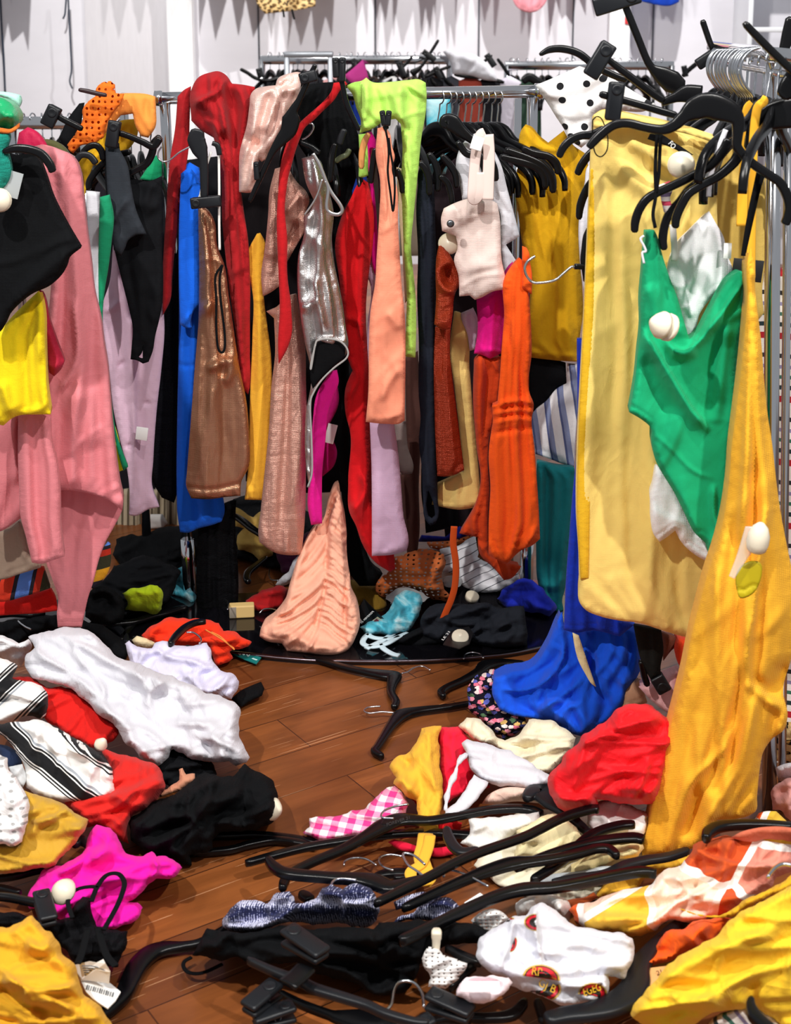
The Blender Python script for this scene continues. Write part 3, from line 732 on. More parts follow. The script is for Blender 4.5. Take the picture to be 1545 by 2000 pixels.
# ------------------------------------------------------------------ the wall's own hanging garments (lower ends of the leopard, pink and blue ones show)
wl = cloth('wall_blouse', 'leopard print top hanging high on the back wall', 'top', 'z:498,-170 540,-200 580,-200 622,-170 618,-60 616,12 600,16 580,20 545,24 518,27 506,14 500,-60', fabric('#d7b478', pat=pat_leopard, rough=.5), D=9.05, T=.05, fold=(.012, 3))
for q in ('z:553,20 555,34', 'z:570,18 575,38'):
    t_ = T_(q); V, Fc = sweep(curve3([P(a, b, 9.03) for a, b in t_], 4), .012, .006, (0, 1, 0)); link('ribbon_end', V, Fc, BLK, wl)
cloth('wall_blouse', 'ruffled pale pink top hanging high on the back wall', 'top', 'z:985,-150 1040,-190 1080,-150 1072,-40 1064,8 1050,21 1030,24 1010,14 998,-10', fabric('#ee9aa6'), D=9.05, T=.06, fold=(.02, 4))
cloth('wall_blouse', 'blue top hanging high on the back wall near the slim white column', 'top', 'z:1235,-160 1290,-190 1340,-160 1334,-40 1326,4 1310,11 1280,9 1250,2 1240,-60', fabric('#0d3fb4', key='w'), D=9.05, T=.06, fold=(.015, 3))
for i, (x0, x1, yb, c, nm) in enumerate(((330, 480, -40, '#2b2b2e', 'black'), (630, 750, -30, '#c9b8b8', 'blush'), (770, 860, -60, '#d8d8da', 'white'), (880, 960, -30, '#8a2b3a', 'wine'), (-60, 60, -20, '#77797e', 'grey'), (1100, 1200, -60, '#d9c9a8', 'sand'))):  # unseen tops added, with ragged hems, to cast shadows down the wall
    n_ = random.Random(i)
    hem_ = ' '.join('%d,%d' % (x1-12-(x1-x0-22)*min(1, max(0, k/8+n_.uniform(-.05, .05))), yb-n_.uniform(30, 75)*(k % 2)-n_.uniform(-10, 30)) for k in range(9))
    cloth('wall_blouse', '%s top hanging unseen above the picture edge, added to shadow the wall' % nm, 'top', 'z:%d,-300 %d,-330 %d,-300 %d,-150 %s %d,-150' % (x0, (x0+x1)/2, x1, x1-6, hem_, x0+6), fabric(c, key='wall'), D=9.0, T=.05, fold=(.015, 3), corner=20, step=8)
wr = empty('wall_rail', P(640, -330, 9.3), 'chrome rail fixed along the back wall above the hanging tops', 'rail')
V, Fc = rod(P(-120, -332, 9.05), P(1400, -332, 9.05), .014); link('rail_tube', V, Fc, CHROME, wr)
for x in (4, 505, 935, 1275):
    V, Fc = rod(P(x, -332, 9.05), P(x, -332, 9.05)+np.array([0, .45, 0]), .01); link('bracket', V, Fc, CHROME, wr)
for q, lb in (('a:395,-20 402,120 408,240 415,400 405,470 420,515', 'long thin navy cord dangling against the back wall'), ('a:385,-20 380,50 376,85 366,110', 'short thin navy cord end dangling beside the long one'), ('a:2,-20 10,150 22,330 30,530', 'thin dark cord hanging down the wall at the far edge')):
    t_ = T_(q); V, Fc = sweep(curve3([P(a, b, 9.38) for a, b in t_], 6), .011, .008, (0, 1, 0)); link('wall_cable', V, Fc, solid('#1e2c40', .6, 0, .3, 'cord'), label=lb, cat='cable')
# ------------------------------------------------------------------ left rack: pieces from the back forward
L = cloth
L('olive_shirt', 'olive green top shoulder behind the pink bodysuit', 'top', 'a:165,820 230,808 310,815 370,850 400,890 410,940 360,930 300,880 200,860', OLIVE, D=3.22, T=.06)
L('crimson_shirt', 'crimson top shoulder beside the green satin scarf', 'top', 'a:110,770 160,738 200,755 250,805 300,900 200,900 90,880', fabric('#b01040', rough=.5), D=3.2, T=.06, fold=(.01, 3))
L('mustard_blouse', 'mustard blouse hanging under the orange lace blouse', 'blouse', 'a:600,760 700,700 780,690 800,760 760,850 700,900 620,950 540,960 510,1040 490,1150 470,980 440,930 520,860', GOLD, D=3.75, T=.06, fold=(.012, 4))
ol = L('lace_blouse', 'bright orange lace blouse flung over the rack with scalloped edge', 'blouse', 'a:400,870 390,840 440,770 480,690 478,640 500,600 550,560 560,510 590,480 640,470 665,490 668,540 720,545 700,600 650,660 610,740 600,800 540,835 470,845 425,890 410,880', holes_mat('#f77413', 62, .22), D=3.6, T=.06, R=10, wr=(.012, .05, 60, 2), corner=40)
L('blouse', 'light orange top draped beside the orange lace blouse', 'top', 'a:668,545 760,540 860,548 900,560 905,640 900,740 860,800 820,790 790,740 770,660 700,670 640,740 590,800 600,740 650,650 700,590', fabric('#fb9a43', key='o'), D=3.66, T=.07, wr=(.015, .08, 100, 2))
L('white_shirt', 'plain white top hanging between the pink bodysuit and green strip', 'top', 'z:168,372 195,375 196,500 200,600 196,640 188,600 178,540 172,460', WHT, D=3.5, T=.05, fold=(.006, 2))
L('green_trousers', 'teal green garment hanging as a long narrow strip beside the pink bodysuit', 'trousers', 'z:195,385 214,380 222,420 218,470 212,520 204,570 200,620 206,690 216,770 228,850 250,912 241,920 232,890 216,800 203,710 194,610 192,520', fabric('#0f8a5e', key='t'), D=3.4, T=.05, fold=(.006, 2))
L('neon_shirt', 'neon yellow top showing low behind the green strip', 'top', 'd:648,1120 665,1130 690,1220 718,1390 690,1400 680,1350 660,1260', fabric('#dcf018', key='n'), D=3.43, T=.05)
L('green_shirt', 'small emerald green top on a black hanger beside the rack post', 'top', 'a:810,1040 850,980 905,900 940,940 940,1040 880,1050', fabric('#0f9a64', key='e'), D=3.72, T=.05)
L('ripped_trousers', 'mauve cotton trousers with small rips hanging behind the black strappy bodysuit', 'trousers', 'z:221,474 235,495 252,545 256,620 300,640 318,590 321,640 315,720 306,800 299,900 297,950 311,990 290,995 262,1008 252,1006 253,960 246,905 232,850 220,790 215,740 208,690 200,615 201,594 213,555', MAUVE, D=3.62, T=.06, fold=(.012, 4), cr=[(-.012, 3, 'd:700,780 720,765', 'e'), (-.01, 3, 'd:740,1250 760,1248', 'e'), (-.01, 3, 'd:845,1005 860,1003', 'e'), (.012, 5, 'd:595,460 640,460 690,400'), (.01, 5, 'd:770,700 780,1000 780,1480')])
V, Fc = rbox(P(277, 847, 3.565), (1, .0, -.15), (0, 1, 0), (.15, 0, 1), .03, .003, .034); link('care_tag', V, Fc, WHITEP, bpy.data.objects['ripped_trousers'], label='small white care label')
L('bodysuit', 'black strappy bodysuit with a long hanging loop', 'bodysuit', 'a:610,830 690,830 700,900 730,1000 790,1040 870,1050 940,1020 945,1200 942,1486 945,1560 935,1800 920,1870 900,1950 885,2040 862,2100 830,2110 790,2090 757,2085 765,2000 770,1900 750,1800 700,1600 650,1380 630,1250 610,1050', BLK2, D=3.5, T=.05, fold=(.01, 3), wr=(.012, .1, 80, 2), holes=['a:830,2000 822,2050 800,2076 812,2082 828,2078 828,2040'], cr=[(.022, 10, 'a:730,1420 780,1345 850,1355', 'r'), (.015, 10, 'a:640,1290 660,1230 730,1130'), (.012, 14, 'a:745,1150 830,1180 880,1200 940,1200')])
L('blouse', 'dark grey top with a limp sleeve hanging over the black bodysuit', 'blouse', 'a:612,850 640,870 690,860 740,960 760,1080 790,1220 850,1360 790,1365 740,1400 725,1440 700,1486 660,1450 640,1290 620,1060', fabric('#2e3238', key='dg', spec=.15), D=3.44, T=.05, wr=(.014, .1, 75, 2), cr=[(.015, 12, 'a:640,1290 670,1220 730,1140', 'l')])
L('black_sheath', 'black top standing up behind the orange lace blouse', 'top', 'a:340,800 400,680 460,600 490,595 480,650 470,720 430,800 400,880', BLK2, D=3.9, T=.05)
# pink bodysuit
pk = L('bodysuit', 'dusty pink long sleeved bodysuit hanging down to the white shirt on the floor', 'bodysuit', 'a:195,850 235,840 340,868 400,895 440,940 462,1000 480,1140 500,1330 525,1520 545,1700 580,1850 600,2000 620,2120 636,2300 648,2450 668,2640 690,2800 712,2935 708,2964 650,2914 570,2879 480,2856 345,2849 220,2930 110,3014 0,3084 -60,3100 -60,2500 0,2400 80,2300 200,2200 250,2000 300,1500 280,1200', PINK, D=3.12, T=.10, R=22, fold=(.022, 5), step=6,
       cr=[(.006, 3, 'd:328,1340 420,1280 500,1200 650,1110', 'r'), (.022, 10, 'd:285,420 300,1000 320,1330', 'l'), (.03, 8, 'd:440,380 437,800 410,860 320,960', 'l'), (.02, 6, 'g:345,170 480,180 570,205 650,240 710,290', 'l'), (-.02, 26, 'g:345,200 350,400 345,600', 'r'), (.02, 30, 'd:440,900 500,1100 560,1280'), (.005, 4, 'g:690,370 600,520 540,680 500,850 490,960', 'r'), (.02, 12, 'd:100,1080 105,1480', 'l')])
L('lower_panel', None, None, 'a:250,2780 450,2760 690,2780 710,2950 660,3060 610,3150 570,3260 540,3380 510,3470 490,3560 474,3640 335,3640 330,3560 338,3480 310,3380 280,3300 255,3230 230,3100 240,2900', PINK, D=3.19, T=.05, fold=(.008, 3), parent=pk, cr=[(.006, 3, 'g:690,370 600,520 540,680 500,850 480,960', 'r'), (.006, 3, 'g:260,620 330,760 350,900 350,960', 'r')])
L('sleeve', None, None, 'g:105,-260 200,-280 290,-250 300,-100 325,0 345,170 352,400 372,555 300,580 240,598 185,590 150,440 120,330 110,150 104,0', PINK, D=3.05, T=.07, R=20, fold=(.012, 3), parent=pk, cr=[(.006, 3, 'g:188,575 300,560 370,535', 'r')])
L('trousers', 'taupe trouser leg showing under the pink sleeve', 'trousers', 'g:-20,420 60,390 110,350 140,430 180,560 240,600 235,620 120,655 0,690 -20,690', fabric('#a08a78'), D=3.2, T=.05, fold=(.01, 3))
L('striped_shirt', 'boldly striped shirt of red, blue, olive and amber under the pink bodysuit', 'shirt', 'g:-20,690 60,672 120,655 230,618 250,620 290,740 200,770 130,790 40,815 -20,820', fabric('#d8371e', pat=pat_bold_stripe), D=3.25, T=.05, fold=(.006, 3), uvr=12)
L('red_skirt', 'plain bright red skirt hem under the boldly striped shirt', 'skirt', 'g:-20,820 40,815 130,790 290,745 320,800 333,870 220,885 120,890 40,895 -20,900', fabric('#dc1a14', key='rs'), D=3.3, T=.05, fold=(.008, 3))
L('striped_jersey', 'striped top in red, amber and blue peeping out behind the pink bodysuit leg', 'top', 'g:625,470 640,485 642,590 630,640 600,690 540,745 528,735 545,680 570,590 590,520', fabric('#d8371e', pat=pat_bold_stripe), D=3.5, T=.04, uvr=75)
L('crimson_blouse', 'crimson sleeve hanging between yellow tee and pink bodysuit', 'blouse', 'z:72,556 84,575 98,630 112,670 126,706 120,720 106,735 96,728 90,690 82,620', CRIM, D=3.03, T=.06, fold=(.01, 3), cr=[(.01, 8, 'd:265,760 300,790 370,780')])
yt = L('tee', 'lemon yellow tee sleeve hanging under the black top', 'tee', 'd:-60,560 0,585 70,500 140,430 225,350 245,420 262,700 270,900 293,1068 225,1068 80,1085 20,1132 -60,1120', YEL, D=2.98, T=.09, R=18, fold=(.014, 4), cr=[(.005, 3, 'd:75,1050 220,1040 285,1035'), (-.014, 10, 'd:222,1068 235,900 245,700'), (.02, 12, 'd:0,870 40,980 75,1080')])
L('boxy_shirt', 'black boxy top on a black hanger at the near left rack', 'top', 'a:-60,900 0,880 100,900 180,890 225,930 260,1010 300,1130 380,1290 468,1440 400,1500 380,1560 300,1650 180,1710 60,1820 0,1925 -60,1960', BLK, D=2.9, T=.08, R=18, wr=(.008, .25, 40, 1.5), cr=[(.012, 14, 'd:470,95 350,170 180,320 60,500', 'r')])
gs = L('satin_scarf', 'emerald satin scarf knotted over the end of the left rack', 'scarf', 'a:-50,560 0,565 50,590 90,630 110,680 100,720 70,750 30,752 0,740 -50,745', fabric('#0f9a5e', rough=.35, key='sat', spec=.5), D=2.86, T=.12, R=22, cr=[(.03, 12, 'a:0,620 40,700 90,640'), (-.03, 10, 'a:20,690 50,740')])
L('blouse', 'mint top slung behind the emerald satin scarf', 'top', 'a:-40,530 40,535 110,550 120,580 105,640 60,590 0,560 -40,560', fabric('#a8e2cc'), D=2.95, T=.06)
L('shawl', 'teal fringed mesh shawl trailing down beside the black top', 'shawl', 'a:-50,760 50,770 55,800 40,870 55,930 65,990 50,1050 20,1090 -50,1120', fabric('#128a78', crinkle=2, bump=.8, key='sh'), D=2.84, T=.06, fold=(.012, 6))
L('belt', 'thin orange rope belt looped under the emerald satin scarf', 'belt', 'a:-40,745 0,742 60,748 110,715 112,735 70,770 20,775 -40,765', fabric('#d9702a', crinkle=1, key='b'), D=2.83, T=.03, R=5)
def sec_tag(parent, x, y, D, r=.024, ax=(0, -1, .1), label='cream security tag'):
    c = P(x, y, D); V, Fc = join([lathe(c, ax, [(-.004, r*.5), (-.003, r*.96), (.003, r), (.008, r*.9), (.016, r*.55), (.020, r*.18), (.021, .001)]), lathe(c, -np.array(ax), [(.004, r*.8), (.006, r), (.012, r*.85), (.016, r*.3)])])
    return link('security_tag', V, Fc, CREAM, parent, label=label)
sec_tag(bpy.data.objects['boxy_shirt'], -2, 391, 2.82)
V, Fc = rbox(P(24, 360, 2.84), (1, 0, -.3), (0, 1, 0), (.3, 0, 1), .032, .002, .05); link('clear_tag', V, Fc, FILM, bpy.data.objects['boxy_shirt'])
# ------------------------------------------------------------------ middle rack, from its end on
L('lace_dress', 'black textured lace dress between the red dress and the blue dress', 'dress', 'z:330,560 350,470 353,600 352,800 347,960 340,982 316,972 298,940 303,850 309,720 314,640', fabric('#15151b', crinkle=3, bump=.9, key='lace'), D=3.72, T=.08, fold=(.016, 4), corner=35)
bd = L('dress', 'cobalt blue dress with short sleeve hanging beside the bronze skirt', 'dress', 'd:1060,-370 1100,-395 1160,-360 1160,100 1165,600 1150,1000 1160,1480 1280,1500 1300,1650 1285,1690 1230,1710 1150,1730 1085,1755 1045,1750 1030,1650 1025,1480 1028,1100 1038,560 1035,100 1040,-100', BLUE, D=3.62, T=.08, fold=(.014, 4), cr=[(-.006, 3, 'd:1035,770 1080,790 1130,780', 'e')])
L('sleeve', None, None, 'd:1050,-330 1100,-370 1150,-300 1155,0 1160,430 1130,460 1110,510 1115,570 1075,565 1045,545 1040,400 1038,0', BLUE, D=3.56, T=.06, fold=(.008, 3), parent=bd, cr=[(.014, 8, 'd:1045,545 1080,500 1158,430', 'l')])
rd = L('dress', 'dark red jersey dress bundled over the rack and hanging down in long folds', 'dress', 'a:1110,520 1150,450 1220,420 1265,413 1310,435 1345,485 1400,490 1480,505 1470,560 1450,660 1440,740 1420,850 1390,1000 1410,1200 1440,1400 1452,1650 1450,1850 1450,2050 1448,2250 1440,2290 1400,2240 1390,2150 1370,1950 1340,1750 1310,1500 1290,1300 1280,1000 1240,800 1160,750 1110,700', DKRED, D=3.56, T=.11, R=22, fold=(.026, 5, .5), wr=(.012, .1, 70, 2.5), cr=[(.035, 9, 'a:1115,600 1180,560 1260,520 1300,440', 'l'), (.03, 8, 'a:1180,680 1230,700 1290,820 1320,1000', 'l'), (.03, 16, 'a:1120,540 1170,590 1240,650 1320,800'), (.03, 12, 'a:1265,415 1250,520 1300,640 1330,800', 'l'), (-.02, 14, 'a:1340,500 1370,700 1350,900')])
L('panel', None, None, 'a:1030,560 1070,520 1108,500 1105,560 1100,700 1095,850 1075,1000 1050,1150 1035,1300 1010,1486 1000,1600 985,1750 945,1830 942,1600 950,1450 965,1200 990,900 1015,750', DKRED, D=3.6, T=.06, R=12, fold=(.012, 3), parent=rd)
bs = L('skirt', 'shiny bronze faux leather skirt with hanger loops', 'skirt', 'd:1150,-150 1200,-120 1240,-60 1262,100 1300,200 1330,400 1360,600 1390,800 1430,1000 1445,1200 1440,1380 1400,1460 1395,1540 1330,1545 1200,1560 1110,1555 1080,1480 1085,1400 1100,1200 1115,1000 1130,800 1150,550 1155,300', BRONZE, D=3.52, T=.09, R=20, fold=(.014, 4), cr=[(.006, 3, 'd:1160,175 1220,165 1300,190', 'e'), (.006, 3, 'd:1170,200 1165,700 1150,1100 1180,1480', 'r'), (.02, 9, 'd:1160,420 1200,460 1240,400'), (.02, 9, 'd:1195,800 1240,790 1330,740'), (-.008, 3, 'd:1085,1490 1200,1505 1395,1470', 'e'), (.02, 10, 'd:1340,720 1320,860 1290,900')])
def loop(name, pts, D, parent=None, w=.006, mat=BLK, up=(0, 1, 0), **k):
    p3 = curve3([P(q[0], q[1], D+(q[2] if len(q) > 2 else 0)) for q in T_(pts)], 8)
    V, Fc = sweep(p3, w, .003, up, n=8); return link(name, V, Fc, mat, parent, **k)
loop('hanger_loop', 'd:1290,200 1250,270 1255,400 1255,560 1265,680 1290,708 1305,670 1300,560 1280,400 1275,280 1290,200', 3.455, bs)
loop('hanger_loop', 'a:1225,880 1190,990 1165,1120 1155,1150', 3.455, bs, mat=STITCH)
loop('hanger_loop', 'a:1270,900 1272,1100 1272,1300 1275,1450', 3.455, bs, mat=STITCH)
fr = L('fringe_scarf', 'black fringed scarf hanging below the cobalt blue dress', 'scarf', 'g:1290,260 1370,230 1365,400 1380,600 1382,800 1375,880 1290,920 1200,930 1160,880 1140,760 1145,500 1150,370', fabric('#0d0d10', crinkle=4, bump=1, key='fr', spec=.1), D=3.66, T=.08, fold=(.025, 11, .1), corner=40)
L('blouse', 'golden yellow ribbed top hanging between the bronze skirt and the rose skirt', 'top', 'd:1490,20 1510,15 1535,60 1540,120 1525,250 1530,380 1550,550 1572,720 1575,1000 1560,1300 1530,1565 1420,1562 1440,1380 1450,1000 1465,600 1468,380 1450,280 1430,200 1440,120', fabric('#f4b836', key='gy'), D=3.56, T=.07, fold=(.012, 3), cr=[(.005, 3, 'd:1470,400 1500,405 1530,395', 'e')])
rb = L('blouse', 'pale rose satin blouse slung over the rack with its sleeve hanging', 'blouse', 'r:410,410 440,390 520,365 580,355 620,370 610,430 600,520 560,640 500,740 440,860 390,960 350,1020 320,1060 310,1100 270,1130 245,1110 248,1160 190,1395 140,1398 75,1390 75,1250 85,1020 110,930 140,820 165,640 180,540 220,500 300,480 390,470', ROSEB, D=3.5, T=.09, R=22, fold=(.025, 4, .5), cr=[(.03, 14, 'r:390,480 410,560 380,680 300,900', 'l'), (-.03, 10, 'r:100,930 190,960 245,1020'), (.02, 14, 'r:440,400 430,500 560,480 620,450', 'l'), (.015, 4, 'r:455,770 400,880 350,990')])
L('ruffle_blouse', 'copper satin top with frayed ruffles on a black hanger', 'top', 'b:110,980 180,960 240,1060 290,1110 310,1160 290,1230 300,1290 250,1400 200,1486 150,1600 160,1640 80,1700 40,1720 30,1600 50,1450 70,1250 80,1100', ROSE, D=3.5, T=.10, R=20, wr=(.025, .07, 70, 2), lay=.012, cr=[(.03, 9, 'b:150,1240 200,1180 260,1110 310,1170', 'l'), (-.035, 14, 'b:230,1270 210,1380 170,1450')])
L('skirt', 'long crinkled copper satin skirt near the dark red sash', 'skirt', 'e:60,470 110,450 190,380 235,370 260,520 285,680 290,900 295,1100 290,1350 285,1650 265,1880 210,1885 110,1870 20,1810 15,1780 30,1600 50,1400 75,1150 90,900 110,720 105,510', ROSE, D=3.5, T=.10, R=22, fold=(.022, 4), cr=[(.006, 3, 'h:15,470 110,520 265,530'), (.02, 10, 'e:230,400 240,800 230,1300 205,1800')])
ds = L('sash', 'dark red sash slung diagonally over the black dress and hanging straight down', 'sash', 'r:890,450 950,440 985,430 1010,460 950,510 900,590 800,690 720,770 640,840 600,930 560,1040 530,1150 500,1260 480,1400 470,1501 490,1800 490,2100 525,2400 520,2660 500,2720 415,2880 410,2700 425,2400 410,2000 400,1600 410,1400 420,1250 450,1080 480,980 530,870 600,790 700,700 800,610 870,520', fabric('#b81018', key='sash'), D=3.42, T=.05, R=10, fold=(.01, 2), cr=[(.015, 5, 'r:930,500 800,640 650,790 560,980 480,1250', 'l')])
sv = L('blouse', 'silver metallic top with black lining and overlocked hem', 'top', 'b:265,920 330,900 370,930 400,1040 420,1100 450,1230 440,1390 460,1560 480,1650 500,1750 520,1900 535,2010 520,2060 470,2120 420,2150 370,2220 330,2290 320,2380 322,2500 330,2700 310,2840 295,2740 290,2400 320,2200 310,2100 290,2020 260,1850 240,1650 245,1486 280,1340 275,1260 310,1230 340,1170 290,1060', SILVER, D=3.42, T=.09, R=18, fold=(.016, 3), wr=(.02, .1, 100, 2), cr=[(.03, 9, 'e:350,630 410,628 480,640 525,680', 'l'), (.025, 8, 'e:300,250 350,350 360,420 395,610'), (.02, 8, 'e:250,430 300,450 350,390')])
L('lining', 'black lining', None, 'e:330,690 350,650 410,632 480,640 520,680 515,740 440,800 370,870 330,920 318,880 320,760', fabric('#0c0c0e', key='lin', spec=.1), D=3.375, T=.02, R=6, parent=sv)
loop('overlock_seam', 'e:345,660 320,770 320,800 345,660 370,635 430,630 490,645 530,690 525,740 450,800 380,870 335,940 315,1010 322,1200 325,1400 300,1490', 3.36, sv, w=.0045, mat=fabric('#9c9a98', key='ovl'))
loop('strap', 'b:330,890 370,960 410,1060 440,1120 490,1190 500,1225 475,1245 430,1235 410,1200 420,1100 405,1050', 3.37, sv, w=.009, mat=SILVER)
loop('strap', 'b:385,1040 360,1120 330,1180 280,1250', 3.37, sv, w=.005, mat=SILVER)
L('leggings', 'magenta leggings hanging below the silver top', 'leggings', 'e:430,820 470,810 480,880 450,960 420,1050 405,1200 385,1400 384,1700 320,1710 300,1600 305,1480 320,1380 330,1100 350,960', fabric('#e0108e', key='lg'), D=3.5, T=.06, fold=(.01, 2))
L('magenta_shirt', 'magenta top with a hidden price tag beside the magenta leggings', 'top', 'e:470,880 480,1000 440,1100 410,1150 470,1300 455,1360 385,1430 395,1150 430,1000', fabric('#b8086c', key='mt'), D=3.62, T=.05)
V, Fc = rbox(P(646, 847, 3.55), (1, 0, -.25), (0, 1, 0), (.25, 0, 1), .024, .002, .05); link('price_tag', V, Fc, WHITEP, bpy.data.objects['magenta_shirt'])
L('dress', 'long black dress hanging behind the silver top and red trousers', 'dress', 'b:200,640 240,560 300,490 380,480 470,475 500,500 540,640 580,740 600,820 590,1000 560,1100 480,1300 500,1500 530,1900 540,2200 540,2500 560,2700 610,2900 640,3200 690,3300 735,3330 690,3400 600,3400 540,3320 520,3100 490,2800 470,2400 440,2000 400,1500 350,1000 230,800', BLK, D=3.66, T=.10, R=20, fold=(.02, 5))
L('trousers', 'bright red trousers with a pointed hem hanging beside the peach sleeve', 'trousers', 'b:590,1070 620,1040 650,1060 680,1200 680,1400 660,1550 640,1750 645,2000 655,2150 660,2450 670,2700 680,2900 730,3050 790,3160 808,3300 780,3320 700,3270 640,3200 610,3140 580,3050 545,2980 535,2800 545,2500 520,2400 520,2250 560,2150 540,2100 510,1850 480,1600 460,1400 500,1250 550,1150', fabric('#cf0a14', key='rt'), D=3.54, T=.09, R=18, fold=(.02, 4), wr=(.012, .12, 110, 2), cr=[(.02, 7, 'e:510,505 580,520 640,640'), (.02, 8, 'e:560,740 600,860 530,990', 'l'), (.02, 7, 'h:540,320 640,140 600,60')])
L('camisole', 'small lavender camisole strap hanging left of the peach sleeve', 'camisole', 'e:670,30 690,100 700,170 690,330 665,540 665,800 650,900 640,700 645,560 650,280 612,225 640,120', LAV, D=3.6, T=.05, fold=(.008, 2))
L('blouse', 'narrow magenta top edge beside the peach sleeve under the lime hoodie', 'top', 'b:640,770 670,765 690,800 680,1000 700,1250 708,1486 700,1620 680,1560 670,1300 660,1060 645,900', MAG, D=3.58, T=.05)
L('hoodie', 'lime green hoodie thrown across the rack with a sleeve hanging', 'hoodie', 'b:520,500 560,480 620,465 640,450 660,468 780,475 880,465 950,462 985,480 990,540 985,650 960,800 945,950 930,1100 915,1250 900,1440 910,1550 925,1700 930,1935 925,2075 865,2070 870,1900 875,1700 860,1486 850,1250 845,1000 850,850 840,720 810,690 750,700 680,745 600,775 610,720 580,620 555,540', NEON, D=3.44, T=.11, R=20, fold=(.018, 4, .5), wr=(.008, .12, 90, 2), cr=[(.02, 8, 'b:635,460 640,580 620,720'), (.006, 3, 'b:860,680 920,655 980,655', 'e'), (.03, 18, 'b:800,480 830,600 850,760'), (.005, 3, 'e:870,590 930,585', 'e')])
L('cuff', None, None, 'b:595,780 640,775 650,900 650,1020 620,1030 595,1025 600,900', NEON, D=3.5, T=.05, parent=bpy.data.objects['hoodie'])
pc = L('blouse', 'peach long sleeved top whose sleeve hangs straight down in front', 'top', 'b:705,745 745,733 775,770 790,850 805,920 790,960 820,1100 825,1300 835,1486 845,1650 865,1850 868,2100 862,2440 840,2455 760,2460 690,2455 637,2448 650,2300 655,2000 665,1800 690,1650 700,1486 715,1250 720,1050 695,900', PEACH, D=3.36, T=.08, R=16, fold=(.008, 2), wr=(.01, .09, 35, 2.2), cr=[(.005, 3, 'e:640,1085 760,1090 865,1060', 'e'), (.014, 6, 'e:850,300 862,700 862,1100', 'l'), (.012, 8, 'e:760,470 800,520 840,580'), (.012, 8, 'e:720,1000 790,850 850,780')])
loop('hanger_loop', 'b:750,745 765,820 770,900 765,1000 780,1120 795,1225 805,1120 800,1000 780,880 770,800', 3.3, pc, w=.005)
L('trousers', 'pale lavender trouser leg hanging below the peach sleeve', 'trousers', 'e:660,1110 800,1115 820,1250 840,1450 855,1650 880,1840 872,1860 800,1880 672,1890 672,1600 668,1300', LAV, D=3.46, T=.08, R=16, fold=(.006, 2), wr=(.005, .12, 20, 2), cr=[(.004, 3, 'h:672,530 800,520 875,495', 'e')])
L('skirt', 'grey brown skirt edge behind the pale lavender trouser leg', 'skirt', 'e:800,1110 870,1110 880,1250 910,1400 905,1412 850,1418 835,1400', fabric('#8a7a76'), D=3.58, T=.05)
L('brown_dress', 'dark brown dress hanging behind the navy dress', 'dress', 'e:865,740 940,700 960,1100 945,1486 945,1800 915,1950 880,2000 875,1840 850,1600 830,1420 880,1400 870,1100', fabric('#4a2c26'), D=3.7, T=.06, fold=(.012, 3))
L('blouse', 'sand coloured sleeve hanging between lime hoodie and peach sleeve', 'top', 'b:815,970 850,980 880,1250 895,1486 880,1740 865,1760 850,1500 835,1300 820,1100', fabric('#d8c49a', key='snd'), D=3.52, T=.05)
L('dress', 'navy black dress with a dangling strap beside the rust skirt', 'dress', 'b:950,960 1000,980 1030,1100 1040,1300 1045,1486 1040,1700 1038,2000 1040,2300 1050,2650 1055,2900 1058,3000 1040,3040 1010,3050 985,3020 970,2900 960,2700 945,2560 955,2430 945,2300 945,2000 935,1700 940,1486 930,1200', NAVY, D=3.48, T=.08, fold=(.016, 4), holes=['h:1000,170 1030,250 1040,320 1020,335 1000,320 990,260'])
L('blouse', 'black top hanging behind the pale yellow skirt hem', 'top', 'h:960,0 1060,0 1170,260 1170,380 1080,400 985,420 980,350 960,200', BLK2, D=3.75, T=.06)
# rust skirt and sash
rs = L('skirt', 'rust crinkled satin skirt with a slit', 'skirt', 'e:1040,560 1130,570 1125,700 1140,850 1165,1050 1190,1250 1208,1390 1150,1420 1085,1428 1052,1425 1045,1300 1035,1000 1032,750', RUST, D=3.46, T=.07, fold=(.014, 3), cr=[(-.015, 5, 'e:1080,590 1075,750 1070,830 1090,870', 'r')])
L('sash', None, None, 'e:1060,90 1090,85 1130,150 1170,230 1180,320 1165,345 1140,500 1130,570 1080,580 1035,545 1045,400 1042,250 1045,170', RUST, D=3.4, T=.09, R=14, parent=rs, wr=(.014, .05, 80, 2), cr=[(.03, 8, 'e:1060,210 1075,300 1110,340 1170,340', 'l'), (-.035, 11, 'e:1100,200 1120,280 1120,320')])
sec_tag(rs, 877, 476, 3.4, .026)
L('skirt', 'straw yellow skirt hanging between the rust skirt and the orange dress', 'skirt', 'e:1150,470 1190,480 1225,560 1240,800 1260,1050 1280,1250 1300,1486 1306,1600 1250,1612 1180,1620 1080,1605 1020,1590 1045,1480 1150,1430 1205,1400 1190,1250 1150,900 1125,700', fabric('#e9c878', key='st'), D=3.52, T=.08, fold=(.008, 2), cr=[(.005, 3, 'h:1060,255 1180,262 1300,235', 'e'), (-.006, 3, 'e:1210,970 1215,1110', 'r')])
